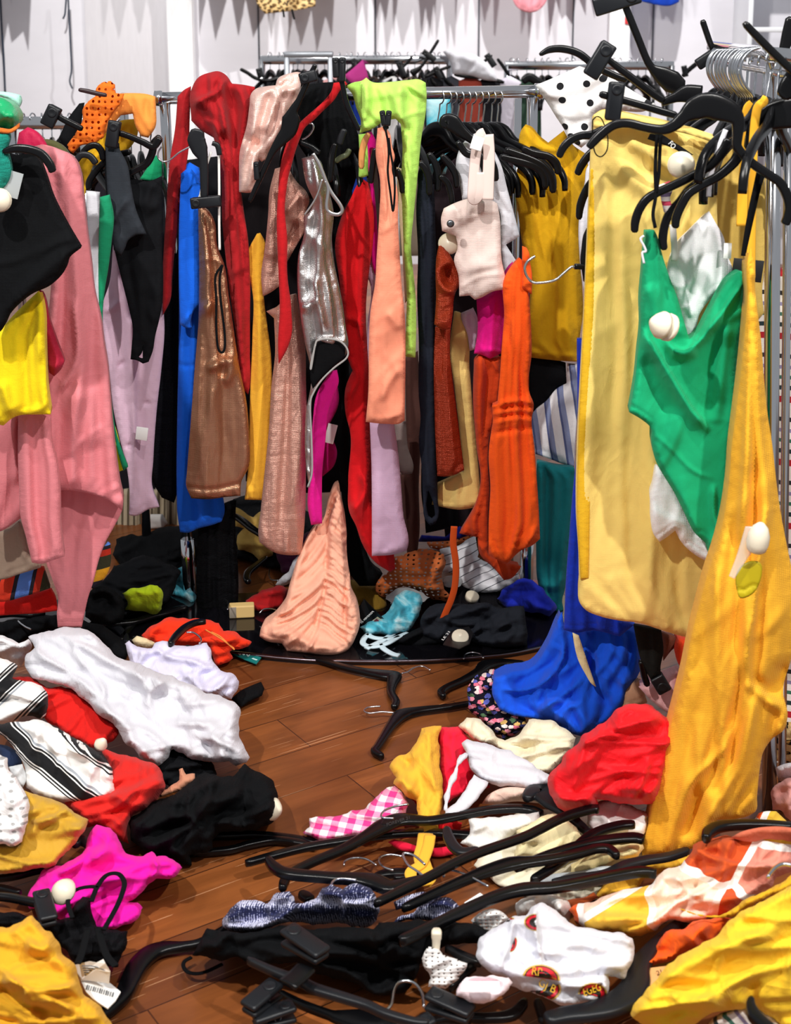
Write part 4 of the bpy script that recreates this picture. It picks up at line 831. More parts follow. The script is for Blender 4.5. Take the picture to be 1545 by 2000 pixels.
pf = L('pinafore', 'pale pink denim pinafore with buckled straps and side pocket', 'pinafore', 'b:1090,1210 1150,1180 1250,1150 1340,1150 1400,1180 1415,1260 1420,1400 1425,1500 1450,1650 1448,1680 1380,1690 1300,1730 1270,1740 1240,1715 1180,1720 1175,1600 1150,1500 1170,1440 1160,1370 1080,1340 1075,1260', BEIGE, D=3.36, T=.09, R=16, wr=(.014, .07, 80, 2.4), cr=[(.005, 3, 'b:1085,1330 1200,1290 1330,1230 1410,1225', 'e'), (.005, 3, 'e:1180,330 1300,270 1445,250', 'e'), (.004, 3, 'e:1290,0 1300,120 1290,250', 'r'), (.012, 7, 'b:1170,1200 1180,1290'), (.012, 7, 'b:1230,1180 1235,1280'), (.012, 7, 'b:1320,1160 1325,1240')])
for q in ('b:1330,770 1300,790 1275,900 1262,1050 1258,1150 1280,1152 1300,1100 1300,1000', 'b:1345,780 1352,900 1348,1050 1345,1160'):
    loop('strap', q, 3.28, pf, w=.027 if 'b:1345' in q else .024, mat=BEIGE)
V, Fc = join([rbox(P(932, 280, 3.255), (1, 0, -.3), (0, 1, 0), (.3, 0, 1), .026, .006, .03, .3)]); link('buckle', V, Fc, WHITEP, pf, label='white strap buckle')
V, Fc = lathe(P(880, 437, 3.28), (0, -1, 0), [(0, .009), (.004, .008), (.005, .004)]); link('button', V, Fc, GUNM, pf)
L('tee', 'white tee hanging behind the pink pinafore', 'tee', 'b:1160,960 1230,800 1300,760 1380,870 1420,950 1460,1100 1500,1250 1530,1370 1500,1390 1450,1420 1540,1560 1520,1610 1440,1650 1420,1400 1400,1200 1350,1150 1250,1150 1200,1180 1180,1050', WHT, D=3.5, T=.07, fold=(.01, 3))
L('frilled_blouse', 'pale lilac frilled top showing under the pink pinafore', 'top', 'e:1190,480 1260,450 1280,490 1272,690 1240,700 1225,600 1190,500', fabric('#d9c3d6', key='fl'), D=3.5, T=.05, fold=(.012, 5))
L('blouse', 'magenta blouse sleeve hanging beside the orange dress', 'blouse', 'e:1280,400 1380,350 1450,230 1490,180 1500,400 1460,560 1420,715 1360,745 1300,720 1265,715 1285,600', fabric('#d6067f', key='mb'), D=3.44, T=.09, fold=(.02, 4), cr=[(.01, 5, 'e:1270,690 1330,690 1420,690', 'l')])
od = L('dress', 'bright orange dress with a smocked waist and tiered hem', 'dress', 'e:1450,260 1500,190 1530,160 1560,190 1575,300 1590,450 1600,700 1590,950 1610,1000 1600,1100 1615,1250 1630,1450 1640,1600 1648,1790 1600,1830 1550,1850 1460,1930 1400,1910 1350,1880 1350,1700 1360,1486 1350,1300 1360,1200 1375,1100 1370,1020 1400,1010 1415,850 1425,700 1440,500', ORG, D=3.36, T=.11, R=16, fold=(.026, 6, .3), corner=45, cr=[(.014, 5, 'e:1375,1020 1450,1000 1540,990 1600,1000', 'e'), (-.008, 3, 'e:1372,1040 1450,1025 1540,1015 1605,1025', 'e'), (.008, 3, 'e:1365,1070 1450,1055 1540,1045 1605,1055', 'e'), (-.008, 3, 'e:1365,1090 1450,1075 1540,1065 1605,1075', 'e'), (.008, 3, 'e:1365,1120 1450,1105 1540,1095 1605,1105', 'e'), (-.01, 5, 'e:1362,1180 1450,1165 1540,1150 1605,1150', 'e')])
L('skirt_panel', 'darker rust orange back panel', None, 'e:1265,750 1300,720 1380,740 1425,730 1415,850 1400,1000 1370,1010 1375,1100 1355,1200 1345,1330 1355,1486 1345,1700 1350,1880 1460,1930 1540,1950 1520,1980 1480,2020 1440,2030 1380,1960 1300,1880 1285,1780 1180,1760 1270,1600 1300,1486 1280,1250 1260,1000', fabric('#c23c0c', key='do'), D=3.46, T=.09, fold=(.024, 5), parent=od)
L('frill', None, None, 'f:0,90 25,100 40,130 45,180 55,240 55,370 30,350 0,330', ORG, D=3.33, T=.04, R=5, wr=(.02, .02, 80, 1), parent=od)
dy = L('blouse', 'deep yellow ribbed halter top filling the gap behind the bare metal hook', 'top', 'c:0,740 20,715 50,725 100,780 150,820 240,750 262,790 290,830 360,880 380,960 360,1060 345,1200 330,1471 345,1650 350,1800 330,1950 325,2080 230,2075 45,2055 40,1800 45,1600 0,1400 -20,1250 -40,1100 -20,900', fabric('#dda80f', key='dy', weave=700), D=3.69, T=.09, R=18, fold=(.012, 4), cr=[(.01, 6, 'c:20,730 80,830 200,860 290,830'), (.005, 3, 'f:45,700 150,715 330,720', 'e')])
L('black_shorts', 'black skirt under the deep yellow ribbed top', 'skirt', 'f:40,735 130,730 250,760 255,880 200,910 130,990 80,1030 40,1060', BLK2, D=3.71, T=.05)
L('shirt', 'blue and white striped cotton shirt under the black skirt', 'shirt', 'f:45,1120 70,1040 140,980 200,910 255,880 260,765 330,770 320,1000 305,1200 298,1360 240,1345 150,1310 75,1285', fabric('#f0f0f4', pat=pat_blue_stripe), D=3.70, T=.06, fold=(.012, 3), uvr=-8)
tl = L('trousers', 'dark teal wide trousers hanging down to the floor by the rack foot', 'trousers', 'i:85,0 200,30 300,40 310,200 290,400 260,600 245,740 230,800 235,870 205,912 180,870 120,800 90,700 80,500 78,250', TEAL, D=3.65, T=.09, fold=(.02, 5), cr=[(.02, 9, 'i:100,700 180,720 250,650')])
pdm = fabric('#f5f3f2', pat=pat_dots)
L('blouse', 'white blouse with black polka dots heaped on the end of the rack', 'blouse', 'c:75,490 150,460 240,420 330,380 420,410 500,440 600,500 700,560 770,600 700,640 600,640 480,630 420,660 400,740 390,800 340,850 270,800 240,740 200,680 150,600 110,540', pdm, D=3.60, T=.16, R=24, wr=(.03, .12, 60, 2), lay=.015)
L('blouse', 'white top edge hanging behind the big yellow skirt', 'blouse', 'c:375,960 410,920 418,1000 410,1200 400,1471 360,1700 350,1650 330,1471 328,1250 345,1150 360,1050', WHT, D=3.52, T=.05, fold=(.01, 2))
# ------------------------------------------------------------------ the near rack on the right
L('dress', 'multicolour fine striped dress hanging behind the near rack post', 'dress', 'z:1330,1060 1380,1040 1480,560 1500,530 1560,520 1575,700 1575,1500 1530,1520 1512,1500 1500,1300 1420,1250 1380,1200 1372,1120', fabric('#ece4dc', pat=pat_multi_stripe), D=2.85, T=.08, fold=(.008, 3), uvr=4)
L('skirt', 'second pale yellow skirt hanging behind the white strappy camisole', 'skirt', 'c:760,760 900,720 1130,800 1240,850 1280,1000 1390,950 1400,1471 1380,1700 1390,1800 1300,1900 900,1900 760,1600', fabric('#e3c062', key='y2'), D=2.82, T=.06, fold=(.008, 3))
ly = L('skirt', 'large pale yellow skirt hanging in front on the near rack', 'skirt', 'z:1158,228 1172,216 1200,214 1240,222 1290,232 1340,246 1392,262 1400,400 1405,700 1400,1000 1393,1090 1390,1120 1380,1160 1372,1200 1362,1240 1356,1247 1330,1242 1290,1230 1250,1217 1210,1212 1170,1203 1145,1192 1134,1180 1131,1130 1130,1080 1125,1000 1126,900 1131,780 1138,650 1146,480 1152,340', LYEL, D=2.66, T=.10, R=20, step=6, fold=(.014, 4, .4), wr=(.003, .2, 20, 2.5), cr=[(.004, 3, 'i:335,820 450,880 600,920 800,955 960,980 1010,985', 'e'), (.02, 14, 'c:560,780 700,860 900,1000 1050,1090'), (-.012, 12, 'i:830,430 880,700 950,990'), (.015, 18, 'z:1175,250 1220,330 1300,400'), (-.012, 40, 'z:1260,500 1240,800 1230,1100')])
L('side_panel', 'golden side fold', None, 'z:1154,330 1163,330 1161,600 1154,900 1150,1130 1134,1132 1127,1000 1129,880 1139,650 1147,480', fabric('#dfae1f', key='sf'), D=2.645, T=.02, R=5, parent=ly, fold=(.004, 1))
L('waistband', None, None, 'c:410,660 480,630 600,650 760,690 830,705 940,750 1130,790 1130,830 900,760 740,745 560,730 440,740 410,730', LYEL, D=2.6, T=.04, R=8, parent=ly)
L('brand_tape', 'black woven tape with white letters', None, 'c:735,770 770,765 870,815 985,890 965,892 860,850 722,800', fabric('#141416', key='tape'), D=2.55, T=.008, R=3, parent=ly)
words_later = ly
sec_tag(ly, 1331, 322, 2.5, .0235)
loop('hanger_loop', 'c:405,690 430,670 460,690 490,780 488,860 455,900 420,880 405,800 405,690', 2.50, ly, w=.0022)
cm = L('camisole', 'sheer white camisole hanging by one strap between the yellow skirt and the green bodysuit', 'camisole', 'f:1040,-80 1075,-110 1120,-30 1150,20 1180,140 1210,240 1180,320 1120,360 1060,420 1020,480 1000,560 960,650 930,560 900,440 880,370 850,310 832,250 845,170 900,60 960,0', fabric('#f2f1f4', key='cam', crease=.12), D=2.58, T=.05, fold=(.004, 5), cr=[(.005, 4, 'f:850,310 900,325 960,300 985,240 980,150 990,60'), (.01, 5, 'f:940,420 980,500')])
loop('strap', 'c:1170,745 1130,850 1090,980 1075,1080 1072,1130', 2.47, cm, w=.009, mat=WHT)
V, Fc = rbox(P(1421, 490, 2.55), (1, 0, 0), (0, 1, 0), (0, 0, 1), .014, .002, .028); link('care_label', V, Fc, WHITEP, cm)
L('blouse', 'loose white blouse hem trailing below the green bodysuit', 'blouse', 'i:770,20 850,100 930,280 1000,400 1080,480 1120,590 1060,575 980,530 910,460 880,400 830,440 790,465 760,430 740,350 738,250 735,190 750,140 760,80', fabric('#f4f3f3', crinkle=1.2, key='fur'), D=2.6, T=.07, wr=(.016, .05, 70, 2.5))
gr = L('bodysuit', 'emerald green bodysuit dangling askew with a cream security tag', 'bodysuit', 'f:712,5 760,0 775,30 800,120 840,250 890,380 930,520 960,625 1000,600 1060,500 1130,370 1200,270 1260,235 1290,245 1285,300 1280,420 1285,500 1260,620 1230,780 1235,950 1215,1150 1200,1300 1195,1471 1190,1600 1175,1750 1150,1850 1135,1900 1100,1900 1075,1870 1065,1820 985,1730 930,1620 870,1500 820,1420 770,1330 745,1220 735,1130 690,1090 615,1045 630,970 650,850 665,700 680,560 678,400 690,250 700,120', GREEN, D=2.52, T=.10, R=16, wr=(.010, .12, 60, 2), corner=50, cr=[(.03, 10, 'f:830,600 870,670 930,690 1000,640 1100,520 1200,380 1270,270', 'l'), (.03, 16, 'f:700,560 820,760 880,860 980,1020 1090,1150', 'l'), (-.02, 30, 'f:1150,560 1110,800 1100,1100'), (.02, 12, 'f:1190,480 1140,850 1110,1130'), (.005, 3, 'f:620,1035 700,1080 740,1140', 'e'), (.005, 3, 'f:740,1150 860,1260 1000,1390 1110,1430', 'r'), (.005, 3, 'f:765,20 780,250 800,440', 'r'), (.02, 7, 'i:1110,130 1110,300 1130,440 1080,500', 'l'), (-.02, 20, 'f:700,700 760,900 860,1100'), (.012, 8, 'f:850,690 920,730 1010,690'), (.015, 14, 'f:720,300 760,420 770,540')])
loop('strap', 'c:780,730 770,850 765,1000 768,1120 752,1230 765,1310', 2.42, gr, w=.006)
loop('strap', 'c:795,780 790,900 785,1000 770,1110', 2.42, gr, w=.006)
loop('strap', 'c:1360,985 1340,1080 1310,1220 1280,1400 1270,1471', 2.4, gr, w=.008)
loop('strap', 'c:1390,990 1360,1080 1320,1250 1275,1450', 2.41, gr, w=.008)
loop('loose_thread', 'f:700,30 680,50 700,90 710,120 690,130 700,190', 2.44, gr, w=.004, mat=WHT)
def pod_tag(parent, x, y, D, sc=1.0):
    c = P(x, y, D); ax = np.array((-.85, -.35, .35))
    V, Fc = join([lathe(c+ax*.003, ax, [(0, .024*sc), (.006, .0245*sc), (.016, .018*sc), (.026, .008*sc), (.0285, .001)]), lathe(c-ax*.004, -ax, [(0, .0245*sc), (.008, .024*sc), (.014, .016*sc), (.016, .002)])])
    return link('security_tag', V, Fc, CREAM, parent, label='cream cone shaped security tag')
pod_tag(gr, 1299, 637, 2.41)
V, Fc = rbox(P(1460, 528, 2.56), (1, 0, -.1), (0, 1, 0), (.1, 0, 1), .055, .002, .04); link('hang_tag', V, Fc, solid('#17171a', .5, key='black_card'), gr, label='black card hang tag')
L('sash', 'thin striped ribbon sash dangling beside the green bodysuit', 'sash', 'c:785,1065 850,1040 865,1090 850,1140 860,1180 840,1210 830,1230 815,1220 800,1150', fabric('#efe7e4', pat=pat_sash), D=2.5, T=.03, R=6, wr=(.006, .03, 60, 1.5))
loop('ribbon', 'c:865,1290 870,1360 875,1420 874,1500', 2.56, None, w=.012, mat=fabric('#efe7e4', pat=pat_sash), label='narrow multicolour ribbon hanging behind the green bodysuit strap', cat='ribbon')
# mustard dress, from the hanger to the floor
md = L('dress', 'mustard jersey dress hanging from the near rack down onto the floor', 'dress', 'f:1300,150 1315,100 1335,200 1340,350 1355,480 1375,650 1390,850 1410,1050 1440,1250 1462,1450 1475,1550 1500,1700 1530,1850 1560,2000 1570,2200 1555,2420 1530,2520 1515,2560 1500,2640 1525,2800 1505,2870 1440,2920 1385,3000 1365,3100 1350,3250 1340,3340 1310,3360 1120,3390 1100,3460 1050,3500 1000,3540 900,3580 690,3598 700,3520 730,3400 770,3200 820,2980 880,2750 930,2550 970,2350 1020,2150 1060,2000 1110,1850 1150,1700 1190,1450 1205,1250 1230,1050 1255,850 1280,600 1295,400', MUST, D=[(450, 2.44), (1200, 2.42), (1672, 2.43)], T=.12, R=20, step=6, fold=(.024, 5, .5), wr=(.008, .2, 75, 2.5), corner=50, cr=[(.035, 12, 'i:1410,270 1380,500 1340,850 1300,1100 1285,1265', 'l'), (-.03, 18, 'i:1290,1265 1420,1330 1545,1150'), (.03, 10, 'i:1285,1265 1400,1360 1500,1440'), (.02, 10, 'l:1220,180 1170,330 1080,430 990,520 950,650', 'l'), (-.02, 14, 'l:1000,520 960,700 920,860'), (.02, 14, 'l:1100,560 1100,700 1150,780'), (.005, 3, 'i:1385,285 1440,275 1465,260'), (.02, 16, 'i:1190,300 1130,800 1000,1471'), (-.02, 18, 'i:1240,300 1240,800 1250,1200'), (.015, 10, 'f:1330,500 1330,900 1290,1471')])
loop('strap', 'c:1330,600 1300,640 1295,800 1280,1000 1270,1150 1265,1300', 2.60, md, w=.022, mat=MUST)
loop('strap', 'c:1370,570 1390,585 1350,630 1330,800 1325,1000 1320,1200 1315,1471 1315,1600', 2.50, md, w=.016, mat=MUST)
L('care_tag', 'translucent size strip', None, 'i:1285,380 1350,380 1345,480 1290,570 1220,680 1190,665 1230,560', FILM, D=2.25, T=.004, R=2, parent=md)
L('size_sticker', 'round olive yellow plastic tag', None, 'i:1255,790 1235,740 1228,690 1240,640 1280,595 1330,578 1370,590 1378,640 1365,700 1330,760 1290,785', solid('#c8b418', .4, key='amber'), D=2.26, T=.005, R=2, parent=md, corner=170)
c_ = P(1478, 1046, 2.25); V, Fc = lathe(c_-np.array([0, 0, .028]), (.1, -.1, 1), [(0, .011), (.004, .016), (.015, .0185), (.03, .018), (.044, .013), (.052, .005), (.053, .001)]); link('security_tag', V, Fc, CREAM, md, label='cream oval security tag')
# big black hangers of the near rack
HG = 'large black hangers of the near rack'
hanger('black shaped hanger carrying the large pale yellow skirt, widest of the near rack', 'c:380,850,14 410,815,17 450,775,18 520,722,18 600,708,18 700,730,18 800,745,20 870,722,22 930,670,26 985,630,44 1060,605,50 1130,620,50 1200,650,42 1240,700,26 1238,780,19 1235,840,18 1270,890,18 1330,945,18 1410,1000,18 1480,1050,19 1520,1120,19 1535,1190,18 1525,1250,18 1508,1290,17', D=2.38, th=.014)
hanger('black hanger behind with a curved arm pointing down beside the green bodysuit strap', 'c:645,1335,14 650,1270,17 675,1200,17 720,1140,17 790,1100,17 880,1060,17 980,1010,17 1080,950,18 1150,870,20 1190,800,22', D=2.47)
hanger('black hanger with a curved tip hanging just above the white camisole', 'c:880,1310,14 885,1250,17 920,1170,17 960,1110,17 1040,1060,17 1130,1010,18 1210,940,20 1250,880,22', D=2.44)
hanger('black hanger with the lowest curved tip, over the ribbon sash', 'c:815,1435,14 808,1370,17 820,1290,17 850,1220,17 905,1160,17 960,1090,18 1040,1030,18', D=2.5)
hanger('black hanger arm curling down left of the big skirt above the deep yellow top', 'c:210,905,13 235,850,16 280,805,16 340,780,16 400,775,17 480,740,18', D=2.55)
hanger('short black hanger tip below the arm that curls left of the big skirt', 'c:315,1005,13 340,950,16 380,895,16 420,860,16 480,820,18', D=2.75)
hanger('black hanger tip against the white top beside the big skirt', 'c:325,1260,12 335,1180,16 365,1100,16 405,1040,16 440,1000,16', D=2.78)
hanger('black clip hanger lying flat with its bar pointing left across the big skirt top', 'c:445,540,14 520,560,15 700,610,15 800,640,15 890,665,14', D=2.5, clips=[(1207, 160, 1196, 236, 30)], name='clip_hanger')
hanger('black clip hanger with a long bar rising to the polka dot blouse', 'c:100,315,8 160,285,14 240,282,15 330,310,15 420,380,15 520,430,14 600,460,12', D=2.75, name='clothes_hanger')
hanger('black clip hanger crossing diagonally over the polka dot blouse', 'c:480,330,12 540,380,14 620,440,15 700,500,15 760,545,15 815,580,14', D=2.6, clips=[(1192, 85, 1152, 150, 32)], name='clip_hanger', bars=['c:800,590,14 880,560,20 950,540,36 1030,545,36'])
hanger('black clip hanger standing upright with its clip cut by the picture top', 'c:590,30,13 630,130,14 670,230,14 710,330,14 745,390,16 800,430,34 860,470,44 920,510,30', D=2.7, clips=[(1250, -12, 1160, 16, 34)], name='clip_hanger')
hanger('black hanger bar standing up behind the silver hooks', 'c:1035,115,11 1060,190,11 1085,260,11 1120,330,12', D=3.1, clips=[(1420, 90, 1362, 128, 22)], name='clip_hanger')
hanger('black clip hanger bar slanting down from the pale shelf at the far corner', 'c:1275,130,13 1360,220,15 1450,310,15 1545,400,15 1640,490,15', D=2.42, name='clip_hanger')
hanger('wide black hanger shoulder against the near rack post', 'c:1300,860,18 1320,780,24 1360,710,38 1430,670,54 1520,650,60 1640,640,60', D=2.52, th=.014)
hanger('black hanger shoulder cut by the picture side above the post', 'c:1490,560,24 1530,510,44 1580,470,60 1640,440,60', D=2.45, th=.014)
hanger('black hanger end between the post and the striped dress', 'c:1500,300,18 1530,200,26 1560,100,30', D=2.8)

hanger('black hanger with a bare wire hook poking out left of the big yellow skirt', 'f:400,-10,20 380,40,22 368,110,20 362,170,20 368,230,18 372,300,14', D=2.74, hook='f:300,210 280,212 240,245 190,285 120,300 60,298 25,260 15,215 30,180 55,160 75,148', hr=.0026)
V, Fc = sweep(curve3([P(1122, 520.5, 2.735), P(1145, 521, 2.735)], 4), .011, .011, (0, 1, 0)); link('hook_socket', V, Fc, BLACKP, bpy.data.objects['clothes_hanger.012'] if 'clothes_hanger.012' in bpy.data.objects else ly)
# a bunch of steel hooks round the near rail
mh = model('suit', hr=.0027); mh2 = model('suit')
hk = random.Random(4)
for i in range(9):
    t = i/8; x = 1398+t*125; y = 100+t*6; D = 3.08-.52*t
    p = P(x, y, D); put(mh, p, rz=math.radians(58+hk.uniform(-14, 10)), tilt=math.radians(hk.uniform(-6, 9)), label='black hanger with a steel hook crowded at the near rail', group='hangers crowded at the near rail')
for i in range(13):
    o_ = hk.uniform(-8, 8); Dh = 3.05-.036*i
    q = [(1140+19*i+o_, 290-1.5*i), (1100+18*i+o_, 292), (1064+17*i+o_, 345), (1062+16*i+o_, 420), (1100+15*i+o_, 490), (1150+14*i, 535), (1178+13*i, 565)]
    nx, ny = q[-1]
    hanger('steel hanger hook in the bunch on the near rail', 'c:%f,%f,9 %f,%f,11 %f,%f,13' % (nx-3, ny-10, nx+6, ny+14, nx+14, ny+40), D=Dh, hook='c:'+' '.join('%f,%f' % p_ for p_ in q), hr=.0030, group='steel hooks bunched on the near rail')
# hangers on the middle rail, near arms fanned out to the right
tips = 9
for i in range(10):
    x = 858+i*12.5
    p = P(x, 180, RD-.005); put(mh2, p, rz=math.radians(-44+hk.uniform(-6, 6)), tilt=math.radians(hk.uniform(-4, 4)), label='black hanger fanned out on the middle rail beside the deep yellow top', group='fanned hangers on the middle rail')
for i in range(8):
    x = 560+i*36+hk.uniform(-8, 8)
    p = P(x, 186, RD-.005); put(mh2, p, rz=math.radians(-80+hk.uniform(-9, 9)), tilt=math.radians(hk.uniform(-5, 5)), label='black hanger on the middle rail among the rose, silver and lime clothes', group='hangers along the middle rail')
for i in range(7):
    p = P(178+i*19, 240+hk.uniform(-8, 8), 3.86); put(mh2, p, rz=math.radians(-66+hk.uniform(-12, 12)), tilt=math.radians(hk.uniform(-8, 8)), label='black hanger jumbled under the orange lace blouse by the rack post', group='hangers jumbled by the rack post')
mf = model('suit', True)
for i in range(26):
    x = 530+i*13.2+hk.uniform(-3, 3); p = P(x, 113, 7.4)
    put(mf, p+np.array([0, 0, .02]), rz=math.radians(90+hk.uniform(-35, 35)), label='black hanger with a wire hook on the long back rack', group='hangers on the long back rack')
for i in range(20):
    x = 996+i*15.5+hk.uniform(-4, 4); p = P(x, 124, 7.4)
    put(mf, p+np.array([0, 0, .02]), rz=math.radians(90+hk.uniform(-35, 35)), label='black hanger with a wire hook on the back rack behind the dotted blouse', group='hangers on the back rack behind the dotted blouse')
for i in range(6):
    p = P(46+i*18, 236, 5.2); put(mf, p+np.array([0, 0, .02]), rz=math.radians(80+hk.uniform(-25, 25)), label='black hanger with a wire hook on the rack by the dangling cord', group='hangers on the rack by the dangling cord')
drop(mh); drop(mh2); drop(mf)
# black clip hangers lying and poking over the back racks
for lb, bd_, D, cl in (
    ('black clip hanger poking up over the lime hoodie, tallest at the back', 'b:1060,230,6 1020,295,6 960,385,6 900,430,16', 7.3, [(826, 100, 850, 118, 11)]),
    ('black clip hanger slanting over the back rack left of the tallest one', 'b:910,325,6 860,380,6 790,440,6', 7.3, [(778, 120, 790, 150, 12)]),
    ('black clip hanger leaning at the pink top on the back rack', 'b:610,345,6 560,390,6 510,430,6', 7.3, [(688, 115, 700, 142, 11)]),
    ('black clip hanger beside the white bundle on the back rack', 'b:1260,420,5 1310,370,6 1370,320,6', 7.3, [(950, 106, 966, 130, 12)]),
    ('black clip hanger lying low behind the rose satin blouse', 'r:85,330,7 150,365,7 220,410,7 330,430,6 480,395,6', 7.3, [(505, 133, 510, 152, 12)]),
    ('black clip hanger low over the lime hoodie hem at the back', 'b:1130,385,6 1060,410,6 980,450,6', 7.3, [(850, 131, 862, 155, 11)]),
    ('black hanger lying across the back beside the white bundle', 'b:1150,430,8 1230,445,8 1330,450,8 1440,480,8', 7.3, []),
    ('black hanger bits by the chrome rail right of the white bundle', 'b:1400,340,6 1430,380,7 1470,440,7', 7.3, []),
    ('black hanger heap left behind the white dotted blouse', 'c:0,470,14 40,445,18 90,470,16 140,490,12', 7.3, []),
    ('black hanger poking up behind the silver hooks at the back', 'c:920,440,8 960,400,9 1010,360,9', 7.3, [(1336, 128, 1340, 150, 10)])):
    hanger(lb, bd_, D=D, clips=cl, name='clip_hanger', th=.015)
L('shirt', 'bright white bundled shirt lying on the back rack', 'shirt', 'b:1085,300 1120,288 1180,310 1250,310 1300,335 1350,380 1390,430 1400,470 1330,465 1250,440 1140,430 1130,370', WHT, D=7.3, T=.14, R=10, step=4, wr=(.03, .1, 40, 2))
L('blouse', 'hot pink top poking up behind the lime hoodie', 'top', 'b:510,440 570,390 620,345 640,400 655,465 620,480 560,490', fabric('#ee4fae', key='bp'), D=7.25, T=.08, R=8, step=4)
# clothes on the back racks, seen through the gaps
rr_ = random.Random(9)
cols = ['#202024', '#c8b8b0', '#2b2b30', '#d9a0a0', '#1d3fa8', '#3a2a24', '#e8e6e6', '#8a7a68', '#26262b', '#4a4c55', '#b04a3a', '#1e1e22', '#c9c3d0', '#2f4a3a']
nm_ = ['black', 'stone', 'charcoal', 'blush', 'royal blue', 'brown', 'white', 'khaki', 'ink', 'slate', 'brick', 'jet', 'lilac', 'forest']
for i in range(14):
    x = 520+i*38; 
    L('garment', '%s garment hanging on the far back rack behind the middle rack' % nm_[i], 'garment', 'z:%d,158 %d,148 %d,160 %d,400 %d,500 %d,500 %d,400' % (x-4, x+20, x+42, x+44, x+42, x-6, x-6), fabric(cols[i], key='far'), D=7.35, T=.10, step=12, R=8, fold=(.02, 2))
L('dress', 'royal blue dress with white pattern behind the hooks right of the lime hoodie', 'dress', 'z:832,190 862,188 880,190 882,300 870,340 835,340', fabric('#2c5fc8', pat=pat_tiedye, key='bl'), D=3.95, T=.08)
L('dress', 'dark dress added to fill the dark gap behind the fanned hangers', 'dress', 'z:850,300 1010,290 1020,480 1010,700 1000,1056 870,1056 840,700', fabric('#2a2024', key='dk'), D=4.2, T=.06, fold=(.02, 5), step=10)  # dark backdrop pieces added where only darkness shows between the clothes
L('dress', 'black dress added to fill the dark gap behind the rose skirt', 'dress', 'z:470,300 680,260 700,600 690,960 560,960 480,940', fabric('#1a1618', key='dk2'), D=4.25, T=.06, fold=(.02, 5), step=10)
L('dress', 'black dress added to fill the dark gap behind the blue dress', 'dress', 'z:300,320 470,300 480,600 470,930 400,960 310,900', fabric('#18181c', key='dk3'), D=4.3, T=.06, fold=(.02, 5), step=10)
L('dress', 'dark dress added to fill the dark gap behind the mauve trousers', 'dress', 'z:170,330 310,320 315,600 300,1040 200,1040 180,700', fabric('#232026', key='dk4'), D=4.42, T=.06, fold=(.02, 5), step=10)
L('skirt', 'beige pleated skirt hanging behind the mauve trousers', 'skirt', 'q:330,30 420,20 870,60 870,380 800,400 720,410 600,420 500,420 400,400 300,410 290,300', fabric('#b6a68c', pat=pat_pleat_shade), D=4.36, T=.06, fold=(.02, 7))
L('shorts', 'grey white cropped trousers hanging by the beige pleated skirt', 'trousers', 'q:580,230 700,230 740,300 700,340 600,345', fabric('#c9c4c0', key='gw'), D=4.3, T=.05)
# shelf unit at the far corner
sh = empty('shelf_unit', P(1500, 100, 9.0), 'pale shelf unit standing at the far corner behind the silver hooks', 'shelf unit')
p0 = P(1450, 58, 9.0); p1 = P(1640, 58, 9.0)
for nm, zz in (('shelf', float(p0[2])), ('shelf', float(p0[2])-.5), ('shelf', float(p0[2])+.6)):
    V, Fc = rbox((float((p0[0]+p1[0])/2), 9.0, zz), (1, 0, 0), (0, 1, 0), (0, 0, 1), float(p1[0]-p0[0]), .4, .03); link(nm, V, Fc, solid('#e6e9ee', .3, 0, .5, 'pale_shelf'), sh)
for x in (p0[0], p1[0]):
    V, Fc = rbox((x, 9.0, 1.3), (1, 0, 0), (0, 1, 0), (0, 0, 1), .03, .4, 2.6); link('side_panel', V, Fc, solid('#e6e9ee', .3, 0, .5, 'pale_shelf'), sh)
# ------------------------------------------------------------------ hangers and clips among the clothes of the left and middle racks
H = hanger
H('black clip hanger poking out left of the orange lace blouse', 'a:320,665,11 370,695,12 420,720,12 480,750,12', D=3.54, clips=[(108, 208, 90, 246, 27)], name='clip_hanger')
H('brown black bar end sticking out of the orange lace blouse top', 'a:458,520,8 510,530,9 560,542,9 618,553,8', D=3.52, mat=solid('#2a1418', .4, key='brown_plastic'))
H('black clip hanger gripping the dark grey top under the orange lace blouse', 'a:690,770,12 760,795,12 830,825,13 890,850,14 930,800,14', D=3.43, clips=[(224, 236, 216, 288, 24)], name='clip_hanger')
H('glossy black hanger curving down beside the rack post to the dark grey top', 'a:725,1020,12 790,985,13 850,950,14 882,890,15 895,830,15 935,795,16', D=3.47)
H('black hanger tips crossing under the orange lace blouse', 'a:515,1100,11 520,1050,13 560,990,13 610,940,13 680,900,13 760,880,12', D=3.5)
H('dark olive hanger tip just right of the pink bodysuit', 'a:438,940,11 470,900,13 520,905,13 560,950,13', D=3.46, mat=DARKP)
H('black hanger tip arching left of the dark grey top', 'a:475,885,10 520,850,13 560,845,13 590,880,13 600,930,12', D=3.48)
H('black hanger arm curving down over the black boxy shirt', 'a:20,880,12 90,862,17 170,868,18 240,895,18 288,950,17 308,1000,14', D=2.83, th=.014)
H('charcoal clip hanger hanging upright over the cobalt blue dress', 'a:1150,750,24 1140,810,36 1160,870,32 1180,930,18 1185,1050,16 1185,1150,15', D=3.44, mat=DARKP, clips=[(372, 398, 432, 392, 22)], name='clip_hanger', bars=['a:1232,830,9 1262,845,11 1274,900,10'], hook='a:1105,850 1040,885 990,925 950,938 920,920 918,885 940,848')
H('black clip hanger leaning across the rose satin blouse and the black dress', 'r:735,290,9 690,380,11 640,490,11 590,600,12 540,690,18 525,760,36 500,860,32 430,950,22 370,1030,14 325,1120,11 285,1210,11 220,1350,10 165,1475,9', D=3.36, clips=[(585, 155, 618, 146, 22), (500, 316, 502, 352, 11)], name='clip_hanger')
